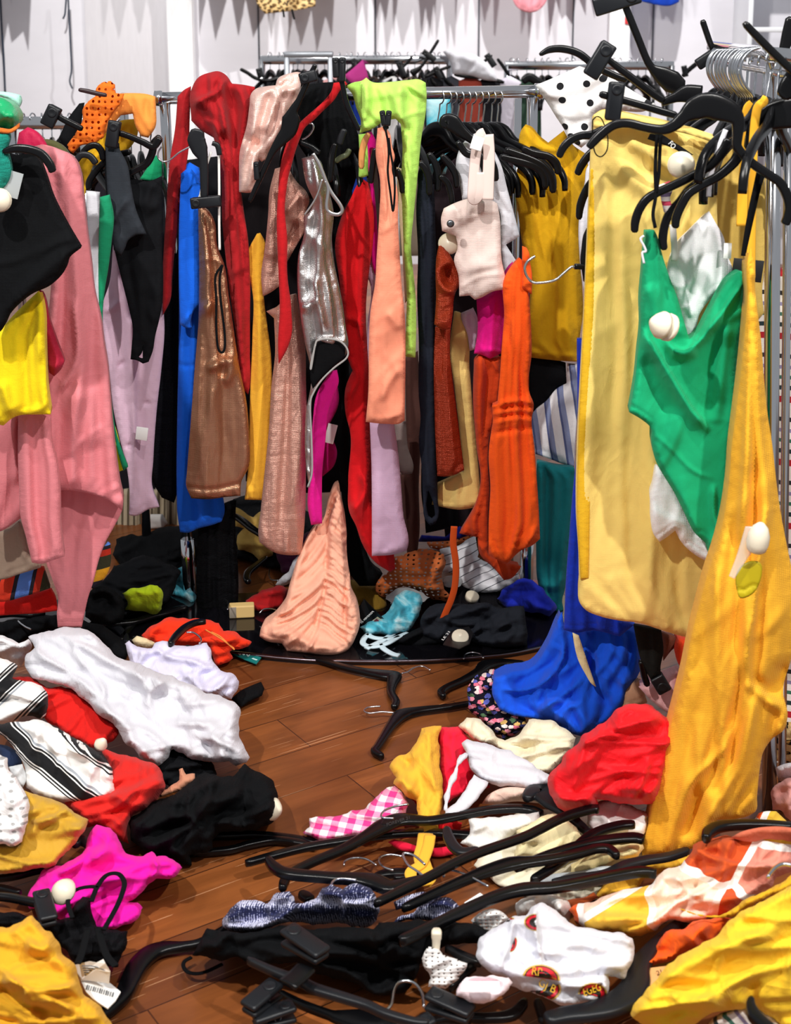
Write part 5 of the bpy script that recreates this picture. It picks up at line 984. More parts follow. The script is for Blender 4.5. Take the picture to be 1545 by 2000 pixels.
H('black clip hanger standing on end beside the lime hoodie', 'r:925,420,9 960,440,10 985,560,10 1010,650,11 1060,760,10 1110,860,9', D=3.34, clips=[(655, 112, 657, 152, 13), (669, 112, 668, 160, 13)], name='clip_hanger')
H('glossy black hanger tip over the black dress right of the silver top', 'r:905,970,11 880,1070,13 865,1190,13 855,1305,11', D=3.46)
H('grey black hanger tip above the silver top strap', 'r:985,850,12 955,920,13 940,980,12', D=3.47, mat=DARKP)
H('olive hanger arm curving behind the lime hoodie', 'r:1030,1020,10 1000,1070,11 950,1095,11 905,1130,10', D=3.5, mat=solid('#4c5238', .4, key='olive_plastic'))
H('tan hanger tip hooked under the lime hoodie', 'r:1195,885,10 1160,950,13 1135,1050,13 1130,1190,11', D=3.42, mat=solid('#c98a4e', .35, key='tan_plastic'))
H('black hanger tip beside the peach sleeve and magenta edge', 'r:1250,1015,11 1235,1110,13 1220,1220,12 1210,1315,11', D=3.4)
H('small black clip pinching the peach sleeve top', 'r:1335,800,10 1340,830,12 1345,850,10', D=3.34, clips=[(746, 216, 751, 246, 11), (760, 216, 757, 246, 11)], name='clip_hanger')
H('steel hooked hanger carrying the silver top', 'r:600,960,8 660,985,10 710,1010,11 770,1060,11', D=3.44, hook='r:615,940 650,925 690,890 717,840 705,803 670,798 640,815', hr=.0024)
H('black hanger with a broad shoulder over the white tee and pinafore', 'b:1085,740,16 1105,705,30 1140,715,34 1190,760,24 1240,800,18 1300,840,17 1345,900,16 1380,980,16 1390,1050,14', D=3.45)
H('black hanger tip over the white tee beside the pinafore strap', 'b:1170,820,13 1220,890,14 1290,910,15 1325,970,15 1335,1050,13', D=3.43)
for q, lb, D in (('b:950,940,12 985,985,14 1005,1050,14 1005,1130,12', 'black hanger tip nearest the lime hoodie sleeve', 3.44), ('b:1000,890,12 1040,950,14 1058,1030,14 1055,1110,12', 'second black hanger tip right of the lime hoodie sleeve', 3.46), ('b:1075,900,12 1120,950,14 1155,1010,14 1165,1090,12', 'black hanger tip above the rust sash', 3.47), ('b:1065,1020,11 1110,1060,12 1130,1120,12 1140,1190,10', 'black hanger tip just above the pinafore pocket', 3.44), ('b:820,980,10 845,1060,12 850,1120,11', 'black hanger tip between peach sleeve and lime sleeve', 3.42)):
    H(lb, q, D=D)
for q, lb in (('c:0,850,13 60,880,15 150,900,15 195,940,16 210,1000,14', 'black hanger tip farthest over the deep yellow top'), ('c:-100,860,13 20,905,15 110,950,16 165,1020,16 178,1108,13', 'black hanger tip lowest over the deep yellow top'), ('c:-130,900,13 -10,930,15 80,960,16 125,1010,16 135,1080,13', 'black hanger tip third over the deep yellow top')):
    H(lb, q, D=3.5)
def bvh_of(o):
    from mathutils.bvhtree import BVHTree
    off = np.asarray(o.location); V = [Vector(v.co)+Vector(off) for v in o.data.vertices]
    return BVHTree.FromPolygons(V, [tuple(p.vertices) for p in o.data.polygons])
def on_surface(tree, x, y, lift):
    a, b, c = ray(x, y); d = Vector((float(a), float(b), float(c))).normalized()
    h = tree.ray_cast(Vector((0, 0, CAM_H)), d)
    return None if h[0] is None else np.array(h[0]-d*lift)
def printed(name, tree, poly, lift, mat, parent, step=3.0, label=None):
    """a print that follows the cloth below it"""
    v, f = mesh2d(np.asarray(poly, float), step); pts = [on_surface(tree, x, y, lift) for x, y in v]
    ok = np.array([p is not None for p in pts])
    f = f[ok[f].all(1)]
    if len(f) == 0: return None
    V = np.array([p if p is not None else (0, 0, 0) for p in pts]); us = np.unique(f); mp = -np.ones(len(v), int); mp[us] = np.arange(len(us))
    return link(name, V[us], mp[f], mat, parent, label=label)
# ------------------------------------------------------------------ under the middle rack
WHT = fabric_f('#d6d5dc', sheen=.1, crease=.3); BLK = fabric_f('#0f1012', bump=.35, spec=.15); BLK2 = fabric_f('#131417', key=2, spec=.15); HOTP = fabric_f('#f20fa6', knit=330, crease=.3); PALE = fabric_f('#ecd9ad'); DEN = fabric_f('#1c2a48')
H = hanger
L('jersey', 'black jersey heap far under the rack by the rear post', 'clothes', 'q:290,560 320,430 420,395 520,400 700,330 850,330 1000,340 990,620 850,700 700,720 560,700 400,680', BLK, fl=(0, .05), T=.12, wr=(.03, .1, 20, 2), lay=.01)
L('trousers', 'black trousers heap beside the lime sleeve under the rack', 'trousers', 'q:90,880 160,810 260,720 300,640 400,620 500,570 600,575 700,610 820,670 850,700 800,830 700,960 560,1020 420,1060 250,1080 120,1040', BLK2, fl=(0, .10), T=.14, wr=(.035, .11, 25, 2.2), lay=.012)
L('jersey', 'round rolled black sleeve beside the pink bodysuit crotch', 'clothes', 'q:60,980 90,880 180,810 280,830 360,890 390,980 380,1090 300,1130 160,1115 70,1060', BLK, fl=(.02, .12), T=.12, wr=(.02, .09, 10, 2), cr=[(-.03, 9, 'q:100,960 150,910 230,900 260,950 230,1010'), (.02, 8, 'q:90,1000 150,1035 250,1020')])
L('sleeve_shirt', 'lime green sleeve end on the black heap under the rack', 'shirt', 'q:370,870 450,832 560,814 655,812 690,850 705,960 695,1003 640,1035 600,1030 500,1015 390,1008 405,960', fabric_f('#b4cf16', key='lm'), fl=(.03, .13), T=.08, wr=(.008, .12, 30, 2), cr=[(.02, 7, 'q:640,815 680,880 660,1030', 'l'), (.012, 6, 'q:470,835 560,880 630,870')])
L('scarf', 'pale blue tie dyed scarf at the front post of the rack', 'scarf', 'q:610,745 640,695 740,667 800,682 850,655 980,650 975,935 940,960 860,905 800,892 720,880 690,840 640,795', fabric_f('#a9c8d4', pat=pat_tiedye, key='td1'), fl=(0, .05), T=.06, wr=(.022, .07, 70, 2), lay=.008)
L('trousers', 'black cloth strip running from the pink bodysuit to the white shirt', 'trousers', 'q:40,1090 200,1130 330,1210 440,1330 410,1420 350,1410 240,1310 100,1190 30,1160', BLK, fl=(.03, .08), T=.05, wr=(.012, .1, 330, 2.5))
L('jersey', 'black clothes lying on the dark plate at the far left', 'clothes', 'g:-60,960 0,930 110,920 200,900 330,900 335,975 250,990 170,1020 90,1060 0,1020 -60,1040', BLK2, fl=(0, .05), T=.08, wr=(.02, .1, 10, 2), lay=.01)
H('black hanger on the dark plate beside the black sleeve', 'q:360,1260,10 400,1200,13 450,1130,14 500,1090,12', z=.02)
H('black hanger lying along the dark plate under the lime sleeve', 'q:150,1130,9 320,1120,12 480,1100,13 600,1060,16 720,1030,18 830,1000,14 900,990,10', z=.03, th=.012)
H('black hanger on the dark plate at the far left of the floor', 'g:-20,900,8 80,890,10 180,895,12 260,880,11', z=.06, hook='g:105,930 120,945 150,965 180,978')
H('black hanger lying on the dark plate between the striped hem and the trousers heap', 'g:480,970,12 560,950,13 660,960,14 720,1010,12 740,1060,10', z=.02, mat=DARKP)
ot = L('blouse', 'orange red cotton blouse crumpled on the floor with a teal tag', 'blouse', 'q:535,1215 600,1150 700,1090 830,1068 950,1075 1060,1085 1160,1112 1195,1180 1280,1190 1350,1230 1420,1270 1400,1310 1350,1330 1285,1322 1250,1350 1272,1400 1230,1430 1140,1460 1100,1380 1060,1300 950,1300 800,1310 700,1290 600,1270', fabric_f('#ee3410', key='or'), fl=(.01, .10), T=.10, wr=(.03, .075, 20, 2), lay=.012)
H('black hanger lying across the orange red blouse', 'q:760,1290,10 810,1220,13 880,1155,14 960,1115,14 1050,1100,12', z=.135, hook='q:895,1190 950,1192 1000,1225 1015,1255 1000,1280', hz=.0)
def floor_strip(name, pts, z, parent=None, w=.006, th=.003, mat=BLK, label=None, cat=None):
    q = T_(pts); p3 = curve3([G(a[0], a[1], z+(a[2] if len(a) > 2 else 0)) for a in q], 8)
    V, Fc = sweep(p3, w, th, (0, 0, 1), n=10); return link(name, V, Fc, mat, parent, label=label, cat=cat)
floor_strip('tag_string', 'q:1050,1170 1130,1215 1200,1260 1280,1320', .12, ot, .003, .003, fabric_f('#f08a3c', key='str'))
floor_strip('tag_string', 'q:1100,1188 1170,1225 1230,1280 1285,1330', .12, ot, .003, .003, fabric_f('#f08a3c', key='str'))
def card(name, pts, z, mat, parent=None, label=None, cat=None, th=.002):
    q = np.array([(a[0], a[1]) for a in T_(pts)]); zz = np.broadcast_to(np.asarray(z, float), (len(q),))
    A_ = np.array([G(a, b, c) for (a, b), c in zip(q, zz)]); n = len(q); B_ = A_-np.array([0, 0, th])
    ar = sum(A_[i][0]*A_[(i+1) % n][1]-A_[(i+1) % n][0]*A_[i][1] for i in range(n))
    if ar < 0: A_ = A_[::-1]; B_ = B_[::-1]
    Fc = [tuple(range(n)), tuple(range(2*n-1, n-1, -1))]+[(i+n, (i+1) % n+n, (i+1) % n, i) for i in range(n)]
    return link(name, np.concatenate([A_, B_]), Fc, mat, parent, smooth=False, label=label, cat=cat)
def words(name, text, p0, p1, h, mat, parent, up=None, lift=.002, hang=False, label=None):
    """lettering from p0 to p1 (points of the place), letters h high, standing off the surface by lift"""
    cu = bpy.data.curves.new(name, 'FONT'); cu.body = text; cu.size = 1; cu.extrude = .004
    o = bpy.data.objects.new(name, cu); COL.objects.link(o); dg = bpy.context.evaluated_depsgraph_get()
    me = bpy.data.meshes.new_from_object(o.evaluated_get(dg)); bpy.data.objects.remove(o); bpy.data.curves.remove(cu)
    v = np.array([tuple(q.co) for q in me.vertices]); f = [tuple(q.vertices) for q in me.polygons]; bpy.data.meshes.remove(me)
    p0, p1 = np.asarray(p0, float), np.asarray(p1, float); ax = p1-p0; Lg = np.linalg.norm(ax); ax /= Lg
    upv = np.asarray(up if up is not None else (0, 0, 1), float); upv = upv-ax*(upv@ax); upv /= np.linalg.norm(upv); nr = np.cross(ax, upv)
    wmax = v[:, 0].max(); hm = .72
    W = p0+np.outer(v[:, 0]/wmax*Lg, ax)+np.outer(v[:, 1]/hm*h, upv)+np.outer(v[:, 2]*.1+lift, nr)
    return link(name, W, f, mat, parent, smooth=False, label=label)
tt = card('hang_tag', 'q:1240,1335 1280,1318 1370,1345 1505,1395 1465,1447 1370,1410 1290,1375', .012, solid('#147a78', .4, key='teal_card'), ot, 'teal swing tag with pale script')
floor_strip('script_line', 'q:1315,1345 1330,1375 1345,1350 1360,1375 1380,1355 1395,1385 1415,1365', .0135, tt, .003, .001, solid('#bfe8e6', .5, key='pale_ink'))
floor_strip('script_line', 'q:1432,1402 1450,1409 1470,1416', .0135, tt, .006, .001, solid('#bfe8e6', .5, key='pale_ink'))
L('shirt', 'pale straw cotton edge between the orange red blouse and the lavender shirt', 'shirt', 'q:450,1252 490,1218 600,1252 650,1282 620,1310 560,1330 480,1300', PALE, fl=(.04, .08), T=.05, wr=(.008, .06, 0, 2))
bx = G(150+1338/4.176, 950+1132/4.176); V, Fc = rbox((bx[0], bx[1]+.03, .030), (1, .12, 0), (-.12, 1, 0), (0, 0, 1), .066, .03, .034, .1)
cb = link('tag_box', V, Fc, solid('#d9b878', .5, key='buff'), label='small buff box standing on the dark plate beside the fringed scarf', cat='box', smooth=False)
V, Fc = rbox((bx[0]-.022, bx[1]+.0135, .030), (1, .12, 0), (-.12, 1, 0), (0, 0, 1), .018, .003, .03, .05); link('printed_band', V, Fc, solid('#8d8478', .5, key='band'), cb)
L('scarf', 'crimson knit cloth behind the peach ruched dress', 'scarf', 'h:-70,860 -60,810 0,775 100,732 150,722 190,742 160,830 100,862 0,872', fabric_f('#a80f14', key='ck'), fl=(0, .06), T=.10, wr=(.025, .07, 20, 2), lay=.01)
L('shirt', 'white cloth edge standing behind the peach ruched dress', 'shirt', 'h:110,722 180,650 235,560 290,520 260,620 200,700 150,725', WHT, fl=(0, .12), T=.06, wr=(.01, .1, 60, 2))
H('dark hanger arm leaning behind the rose skirt', 'q:1545,585,9 1470,640,12 1400,700,13 1385,750,12 1402,782,10', z=.06)
H('dark hanger sloping over the straw cloth behind the rose skirt', 'q:1275,235,12 1350,280,14 1430,345,14 1500,390,13 1560,440,12', z=.16)
L('trousers', 'straw yellow trousers heaped behind the rose skirt', 'trousers', 'q:1285,170 1340,190 1440,250 1500,200 1560,190 1600,350 1590,560 1500,610 1400,540 1310,520 1312,400 1370,340 1280,330', fabric_f('#dcb45e', key='stt'), fl=(.02, .16), T=.10, wr=(.03, .1, 110, 2), lay=.012)
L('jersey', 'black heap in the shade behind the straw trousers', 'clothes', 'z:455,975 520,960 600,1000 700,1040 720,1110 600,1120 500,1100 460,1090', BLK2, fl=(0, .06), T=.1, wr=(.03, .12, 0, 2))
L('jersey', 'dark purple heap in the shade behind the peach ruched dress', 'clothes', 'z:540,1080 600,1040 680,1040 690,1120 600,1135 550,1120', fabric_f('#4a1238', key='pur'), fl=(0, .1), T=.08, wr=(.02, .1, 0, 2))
for q, z0, lb in (('h:80,625 75,660 90,690 130,695 ', .02, 'wire hanger hook curling up behind the peach dress'), ('h:20,885 45,862 90,858 130,870', .03, 'wire hanger hook by the crimson knit cloth'), ('q:1185,918 1215,925 1235,960 1230,1005', .05, 'wire hanger hook under the fringed scarf')):
    t_ = T_(q); V, Fc = tube(curve3([G(a, b, z0+.01*i) for i, (a, b) in enumerate(t_)], 6), .002); link('hanger_hook', V, Fc, STEEL, label=lb, cat='hanger')
# peach ruched dress
cr_ = []
cx_ = [(478, 150), (432, 260), (415, 350), (415, 460), (410, 560), (405, 660), (395, 760), (370, 850), (350, 950)]
rnd = random.Random(3)
for i in range(50):
    t = i/49; y = 190+t*830+rnd.uniform(-8, 8); k = np.interp(y, [c[1] for c in cx_], [c[0] for c in cx_]); sag = 70+70*t
    re = np.interp(y+sag, [135, 320, 520, 680, 780, 950, 1090], [480, 515, 528, 535, 540, 560, 540]); le = np.interp(y+240, [200, 400, 520, 700, 830, 970, 1100], [440, 350, 282, 235, 205, 60, 150])
    a_ = (.015 if i % 2 else -.013)*rnd.uniform(.5, 1.4); q5 = lambda a, b: (500+a/2.971, 900+b/2.971)
    if t < .93: cr_.append((a_, rnd.uniform(3.6, 5.5), [q5(k, y), q5(k*.75+re*.25, y+sag*.12), q5(k*.4+re*.6, y+sag*.55), q5(re, y+sag*rnd.uniform(.8, 1.1))], 'e' if rnd.random() < .4 else 'r'))
    if i % 2 == 0 or t > .5: cr_.append((a_*1.2, rnd.uniform(4, 8), [q5(k, y), q5(k*.85+le*.15, y+60), q5(k*.55+le*.45, y+130), q5(le, y+240*rnd.uniform(.75, 1.05))]))
for y in range(820, 1040, 26):
    re = np.interp(y, [780, 950, 1090], [585, 600, 545]); cr_.append((.012*rnd.uniform(.6, 1.3), 4.5, [(500+520/2.971, 900+y/2.971), (500+(re+520)/2/2.971, 900+(y+24)/2.971), (500+re/2.971, 900+(y+14)/2.971)]))
cr_ += [(-.02, 5, [(500+a/2.971, 900+b/2.971) for a, b in cx_], 'e'), (-.014, 4, 'h:505,300 515,480 525,700 515,850 520,950', 'e'), (.025, 12, 'h:60,1000 180,1000 260,1060'), (.025, 10, 'h:160,1080 260,1040 330,1090'), (.025, 10, 'h:300,1100 400,1080 470,1110')]
L('dress', 'peach ruched dress gathered into a pointed cone from rack to floor', 'dress', 'h:478,135 490,200 515,320 525,420 525,520 545,680 560,780 585,830 602,950 580,1020 540,1090 480,1125 400,1132 300,1118 180,1105 150,1060 60,1045 20,1020 30,970 100,910 160,830 200,700 260,520 330,400 385,350 420,220 450,150', fabric_f('#eeaf94', key='pr'), D=[(940, 3.6), (1150, 3.46), (1290, 3.36)], T=.14, R=18, step=3, wr=(.005, .06, 110, 2), cr=cr_, sm=0)
fc = card('hang_tag', 'h:585,880 627,800 748,922 705,965 640,962', [.06, .10, .06, .02, .03], solid('#101012', .4, key='black_card'), None, 'black swing tag with white letters leaning at the peach ruched dress', 'tag')
card('picture', 'h:640,955 705,905 740,930 705,962', [.034, .064, .062, .026], solid('#e4d2b0', .5, key='tag_picture'), fc)
card('motif', 'h:672,940 700,915 722,935 700,955', [.047, .067, .06, .035], solid('#8a2430', .5, key='tag_red'), fc)
words('lettering', 'FOREVER 21', G(500+690/2.971, 900+880/2.971, .082), G(500+615/2.971, 900+942/2.971, .045), .006, WHITEP, fc, (-.5, -.6, .6), .003) if False else words('lettering', 'FOREVER 21', G(500+684/2.971, 900+868/2.971, .088), G(500+612/2.971, 900+936/2.971, .052), .006, WHITEP, fc, (-.7, -.5, .6), -.004)
L('shirt', 'dull gold cloth under the orange crochet shawl', 'shirt', 'h:550,695 640,690 720,720 760,790 745,845 690,885 625,815 575,875', fabric_f('#8a6a1e', key='dg2'), fl=(0, .05), T=.06, wr=(.014, .08, 0, 2))
td_ = L('scarf', 'teal tie dyed scarf with white straps spilling over the dark plate', 'scarf', 'h:600,965 640,945 735,905 780,850 800,785 860,748 945,772 972,830 930,930 885,985 800,1005 720,1010 640,1005', fabric_f('#4fb6cc', pat=pat_tiedye, key='td2'), fl=(.02, .09), T=.09, wr=(.022, .07, 120, 2), lay=.01)
for q in ('h:660,1000 625,1035 625,1065 680,1080 760,1060 830,1020', 'h:800,1000 740,1040 680,1070 640,1090', 'h:720,1060 740,1090 790,1120 830,1130', 'h:640,1010 700,1030 800,1030 880,1000'):
    floor_strip('strap', q, .03, td_, .016, .006, fabric_f('#c9dfe8', key='st'))
L('shawl', 'orange crochet shawl rolled up on the floor behind the teal scarf', 'shawl', 'h:690,700 760,650 800,565 920,515 1000,507 1090,540 1106,590 1082,640 1085,720 1122,785 1100,812 1020,802 960,752 900,742 800,745 745,792 695,765', holes_mat('#c8672f', 60, .2), fl=(.02, .17), T=.12, wr=(.03, .08, 30, 2), lay=.012, cr=[(-.03, 9, 'h:940,560 1000,540 1060,555'), (.03, 10, 'h:1060,640 1010,700 1060,780')])
L('shawl', 'orange crochet edge lying behind the pinstriped white shirt', 'shawl', 'h:985,470 1060,468 1150,460 1280,412 1285,440 1180,482 1080,518 1010,505', holes_mat('#c8672f', 60, .2), fl=(.02, .06), T=.06, wr=(.01, .06, 0, 2))
L('shirt', 'white shirt with thin dark pinstripes on the floor behind the orange dress', 'shirt', 'h:1070,515 1180,482 1280,422 1285,560 1350,600 1440,680 1520,650 1528,700 1450,740 1300,767 1240,752 1200,722 1170,652 1085,645 1105,580', fabric_f('#f0eff4', pat=pat_pinstripe), fl=(.02, .15), T=.10, wr=(.02, .11, 120, 2.5), uvr=55)
V, Fc = rbox(G(500+1140/2.971, 900+700/2.971, .06), (1, 0, 0), (0, .5, .5), (0, -.5, .5), .05, .05, .03, .5); link('clear_bag', V, Fc, FILM, label='crumpled clear plastic bag beside the pinstriped shirt', cat='bag')
L('trousers', 'black denim trousers on the dark plate below the pinstriped shirt', 'trousers', 'h:960,915 1000,852 1080,822 1200,832 1320,822 1400,852 1560,832 1580,1080 1400,1085 1270,1062 1230,1040 1100,1060 960,1010', fabric_f('#22252c', key='bd'), fl=(.0, .10), T=.11, wr=(.035, .09, 20, 2.2), lay=.014)
L('jersey', 'black belt and straps tangled on the dark plate beside the teal scarf', 'clothes', 'h:790,1050 880,1000 1000,950 1080,940 1110,1000 1060,1060 920,1070', BLK2, fl=(.01, .05), T=.05, wr=(.02, .06, 20, 3), lay=.01)
dk_ = card('hang_tag', 'h:1085,1065 1135,985 1235,960 1260,1000 1240,1060 1180,1090', .075, solid('#141416', .4, key='black_card'), None, 'black swing tag with a cream security disc on the black trousers', 'tag')
V, Fc = lathe(G(500+1185/2.971, 900+1025/2.971, .078), (0, -.55, .8), [(0, .021), (.004, .0215), (.008, .019), (.0095, .008), (.013, .006), (.0135, .001)]); link('security_tag', V, Fc, CREAM, dk_, label='cream round security disc')
words('lettering', 'LE 21', G(500+1085/2.971, 900+1050/2.971, .079), G(500+1125/2.971, 900+1000/2.971, .079), .006, WHITEP, dk_, (-.6, .5, .2), .003)
V, Fc = lathe(G(500+1250/2.971, 900+800/2.971, .09), (.2, -.4, .8), [(0, .018), (.012, .018), (.014, .016), (.015, .001)]); link('sticker_roll', V, Fc, solid('#d9cdb6', .5, key='roll'), label='small cream tape roll on the black denim trousers', cat='tape')
L('trousers', 'royal blue cloth at the rack foot below the orange dress', 'trousers', 'h:1395,800 1440,745 1530,690 1600,700 1680,760 1740,850 1700,900 1560,870 1440,850', fabric_f('#1426a8', key='rb'), fl=(.01, .13), T=.09, wr=(.02, .09, 40, 2), lay=.01)
L('shirt', 'royal blue cloth in the shade behind the crochet shawl', 'shirt', 'h:940,470 960,430 1100,440 1180,380 1280,400 1282,440 1150,470', fabric_f('#1a1f8a', key='rb2'), fl=(.02, .08), T=.06, wr=(.015, .08, 0, 2))
loop('ribbon', 'h:1150,380 1145,480 1160,600 1155,720 1135,800 1110,860 1085,920', 3.4, None, w=.017, mat=fabric_f('#c2480f', key='rib'), label='rust orange ribbon hanging down from the orange dress to the floor', cat='ribbon')
# ------------------------------------------------------------------ heap on the left
L('shirt', 'white cotton shirt bunched at the far left behind the striped robe', 'shirt', 'j:-60,100 0,122 60,140 110,165 165,142 195,180 160,240 120,300 60,280 0,250 -60,260', fabric_f('#f0f0f2', key='wc'), fl=(.08, .18), T=.10, wr=(.025, .08, 30, 2), lay=.01)
L('shirt', 'lavender white shirt between the white shirt and the orange red blouse', 'shirt', 'j:720,168 750,150 795,190 880,192 905,165 970,153 1000,170 1200,165 1222,190 1235,270 1262,310 1350,350 1383,390 1370,450 1345,495 1250,480 1150,470 1000,420 880,350 760,300 735,230', fabric_f('#dddaf2', key='lvs'), fl=(.04, .13), T=.12, wr=(.025, .11, 40, 2), lay=.01, cr=[(.03, 10, 'j:890,190 1000,240 1120,260 1230,310', 'l'), (.02, 8, 'j:1040,310 1180,430 1210,450')])
L('leggings', 'black sleeve end pointing out under the lavender white shirt', 'clothes', 'j:1340,490 1400,440 1460,412 1515,390 1535,430 1520,472 1450,505 1400,537', BLK, fl=(.01, .03), T=.05, wr=(.008, .1, 20, 2))
L('blouse', 'bright red blouse between the striped robe and the white shirt', 'blouse', 'j:60,370 140,358 210,380 270,420 350,412 430,440 500,490 600,590 680,650 690,690 670,722 600,760 540,775 480,745 400,705 330,655 260,605 200,520', fabric_f('#d81a14', key='brb'), fl=(.06, .14), T=.10, wr=(.03, .09, 60, 2), lay=.012)
wshirt = L('shirt', 'large white cotton shirt sprawled over the left heap', 'shirt', 'j:165,130 240,97 310,100 340,85 450,80 520,102 600,170 700,258 780,275 880,320 960,340 1060,390 1200,450 1320,490 1395,540 1390,700 1418,780 1445,830 1430,862 1370,882 1330,850 1220,858 1100,830 1000,780 995,790 950,860 915,880 840,850 780,790 700,710 680,655 620,612 560,560 470,480 400,430 280,390 180,360 140,300 150,240 200,192', WHT, fl=(.06, .22), T=.14, R=22, step=5, wr=(.032, .13, 320, 2.2), lay=.016, cr=[(.03, 10, 'j:190,130 240,220 330,280 480,380 620,520', 'l'), (.03, 10, 'j:420,140 470,250 600,400 640,560 700,600', 'l'), (.025, 8, 'j:870,350 930,400 860,480 850,560'), (.02, 7, 'j:880,380 1000,420 1150,400'), (.025, 9, 'j:700,640 800,650 900,700 990,780', 'l'), (.005, 3, 'j:1340,560 1330,700 1340,800', 'e'), (.02, 12, 'j:900,540 1050,480 1180,560')])
L('kimono', 'black and white striped robe crumpled at the left edge, upper fold', 'robe', 'j:-60,240 0,250 60,272 102,300 88,340 70,372 130,385 190,400 245,412 278,455 280,520 255,605 150,592 0,645 -60,650', fabric_f('#e3e1de', pat=pat_bw_stripe), fl=(.10, .22), T=.12, wr=(.03, .08, 40, 2), lay=.014, uvr=35)
L('kimono', 'black and white striped robe panel lying over the red skirt', 'robe', 'j:-60,640 0,640 130,622 235,612 320,658 420,708 520,768 600,828 640,870 660,950 668,1032 600,1060 550,1080 400,1087 280,1072 150,1012 148,960 132,870 100,800 50,740 0,700 -60,690', fabric_f('#e3e1de', pat=pat_bw_stripe), fl=(.10, .20), T=.10, wr=(.024, .16, 300, 2.4), lay=.012, uvr=-38, cr=[(.02, 8, 'j:140,640 280,720 340,800 320,950', 'l')])
L('trousers', 'navy denim edge peeping out between the striped robe and the eyelet blouse', 'trousers', 'j:-20,750 60,770 120,830 130,870 80,895 40,885 0,830', DEN, fl=(.13, .16), T=.04, wr=(.01, .06, 0, 2))
L('shirt', 'pale grey cloth between the eyelet blouse and the striped robe', 'shirt', 'j:50,885 130,868 152,960 130,1010 80,960', fabric_f('#d4d6d8', key='pg'), fl=(.13, .16), T=.04, wr=(.01, .05, 0, 2))
L('skirt', 'red cotton skirt spread under the striped robe panel', 'skirt', 'j:600,790 700,808 800,838 900,878 948,920 958,1000 930,1052 862,1112 770,1172 742,1240 752,1335 700,1312 640,1262 560,1222 500,1240 470,1190 370,1095 400,1050 560,1000 640,900', fabric_f('#d2231c', key='rcs'), fl=(.03, .13), T=.10, wr=(.03, .1, 50, 2.2), lay=.014, cr=[(.02, 8, 'j:640,1040 780,1100 860,1090'), (.02, 6, 'j:560,1190 640,1180 720,1240')])
V, Fc = lathe(G(195, 1457, .2), (.5, -.3, .8), [(0, .012), (.006, .013), (.018, .006), (.022, .001)]); link('security_tag', V, Fc, CREAM, label='cream security tag lying on the bright red blouse', cat='tag')
L('lace_blouse', 'white eyelet lace blouse draped at the left edge over the gold velvet cloth', 'blouse', 'j:-60,790 0,810 45,832 55,900 100,955 150,1030 167,1100 160,1200 130,1320 80,1347 0,1335 -60,1335', fabric_f('#f6f3f2', pat=pat_eyelet), fl=(.13, .25), T=.10, wr=(.016, .1, 60, 2))
L('dress', 'gold velvet cloth folded under the white eyelet blouse', 'dress', 'j:140,1020 250,1058 370,1100 440,1158 517,1190 500,1235 440,1322 360,1412 330,1457 200,1480 60,1500 -60,1510 -60,1330 0,1330 100,1340', fabric_f('#c89a2a', rough=.6, sheen=.12, key='gv'), fl=(.06, .16), T=.10, wr=(.022, .14, 30, 2.5), lay=.012, cr=[(.03, 10, 'j:170,1190 280,1180 400,1130 440,1160', 'l'), (.02, 9, 'j:150,1290 230,1220 330,1170')])
L('bra', 'black bra and straps under the white shirt cuff', 'bra', 'j:900,870 960,790 1010,780 1100,832 1230,852 1260,930 1180,960 1100,960 1000,1000 930,980', BLK2, fl=(.02, .07), T=.07, wr=(.02, .06, 30, 2), lay=.01)
L('belt', 'peach brown fabric belt folded between the red skirt and the black knit', 'belt', 'j:915,1040 1000,990 1050,965 1040,900 1060,890 1080,930 1125,928 1130,962 1050,1022 930,1062', fabric_f('#c98a6c', key='pb'), fl=(.06, .10), T=.04, R=7, wr=(.01, .04, 30, 3))
bk_ = L('sweater', 'black knit sweater crumpled on the boards with a cream tag', 'sweater', 'j:745,1205 800,1150 870,1098 960,1060 1060,1010 1110,960 1175,925 1250,932 1350,940 1420,868 1480,908 1550,935 1595,1000 1612,1100 1590,1190 1545,1225 1440,1262 1300,1262 1232,1312 1240,1362 1100,1400 1110,1452 1060,1455 1000,1402 900,1392 820,1362 760,1312', BLK, fl=(.0, .10), T=.15, R=20, step=5, wr=(.05, .1, 30, 1.8), lay=.02, cr=[(.03, 9, 'j:1110,960 1120,1050 1100,1150 1180,1240', 'l'), (-.03, 10, 'j:1330,1210 1390,1180 1430,1230'), (.03, 8, 'j:1000,1400 1010,1290 1060,1250')])
V, Fc = lathe(G(531, 1580, .09), (.8, -.5, .2), [(-.004, .019), (0, .0215), (.006, .021), (.016, .012), (.022, .003), (.0225, .001)]); link('security_tag', V, Fc, CREAM, bk_, label='cream security tag')
hp_ = L('sweater', 'hot pink ribbed sweater on the boards between gold velvet and black lace', 'sweater', 'm:150,610 200,520 265,430 380,402 490,325 520,240 560,180 600,188 650,210 690,270 742,352 770,365 880,340 908,365 960,355 992,372 1060,430 1030,475 970,495 905,490 845,545 790,615 740,630 800,628 832,662 800,722 700,772 640,782 560,800 400,760 310,720 290,650 170,670', HOTP, fl=(.01, .10), T=.11, R=18, wr=(.022, .12, 25, 2), lay=.014, cr=[(.03, 9, 'm:520,260 500,370 450,420 340,480', 'l'), (.03, 9, 'm:905,370 920,440 880,500', 'l'), (.025, 10, 'm:640,220 600,330 540,410'), (.02, 9, 'm:440,560 600,500 760,470')])
V, Fc = lathe(G(126, 1744, .13), (-.3, -.5, .8), [(0, .021), (.006, .0225), (.016, .016), (.022, .008), (.024, .001)]); link('security_tag', V, Fc, CREAM, hp_, label='cream oval security tag')
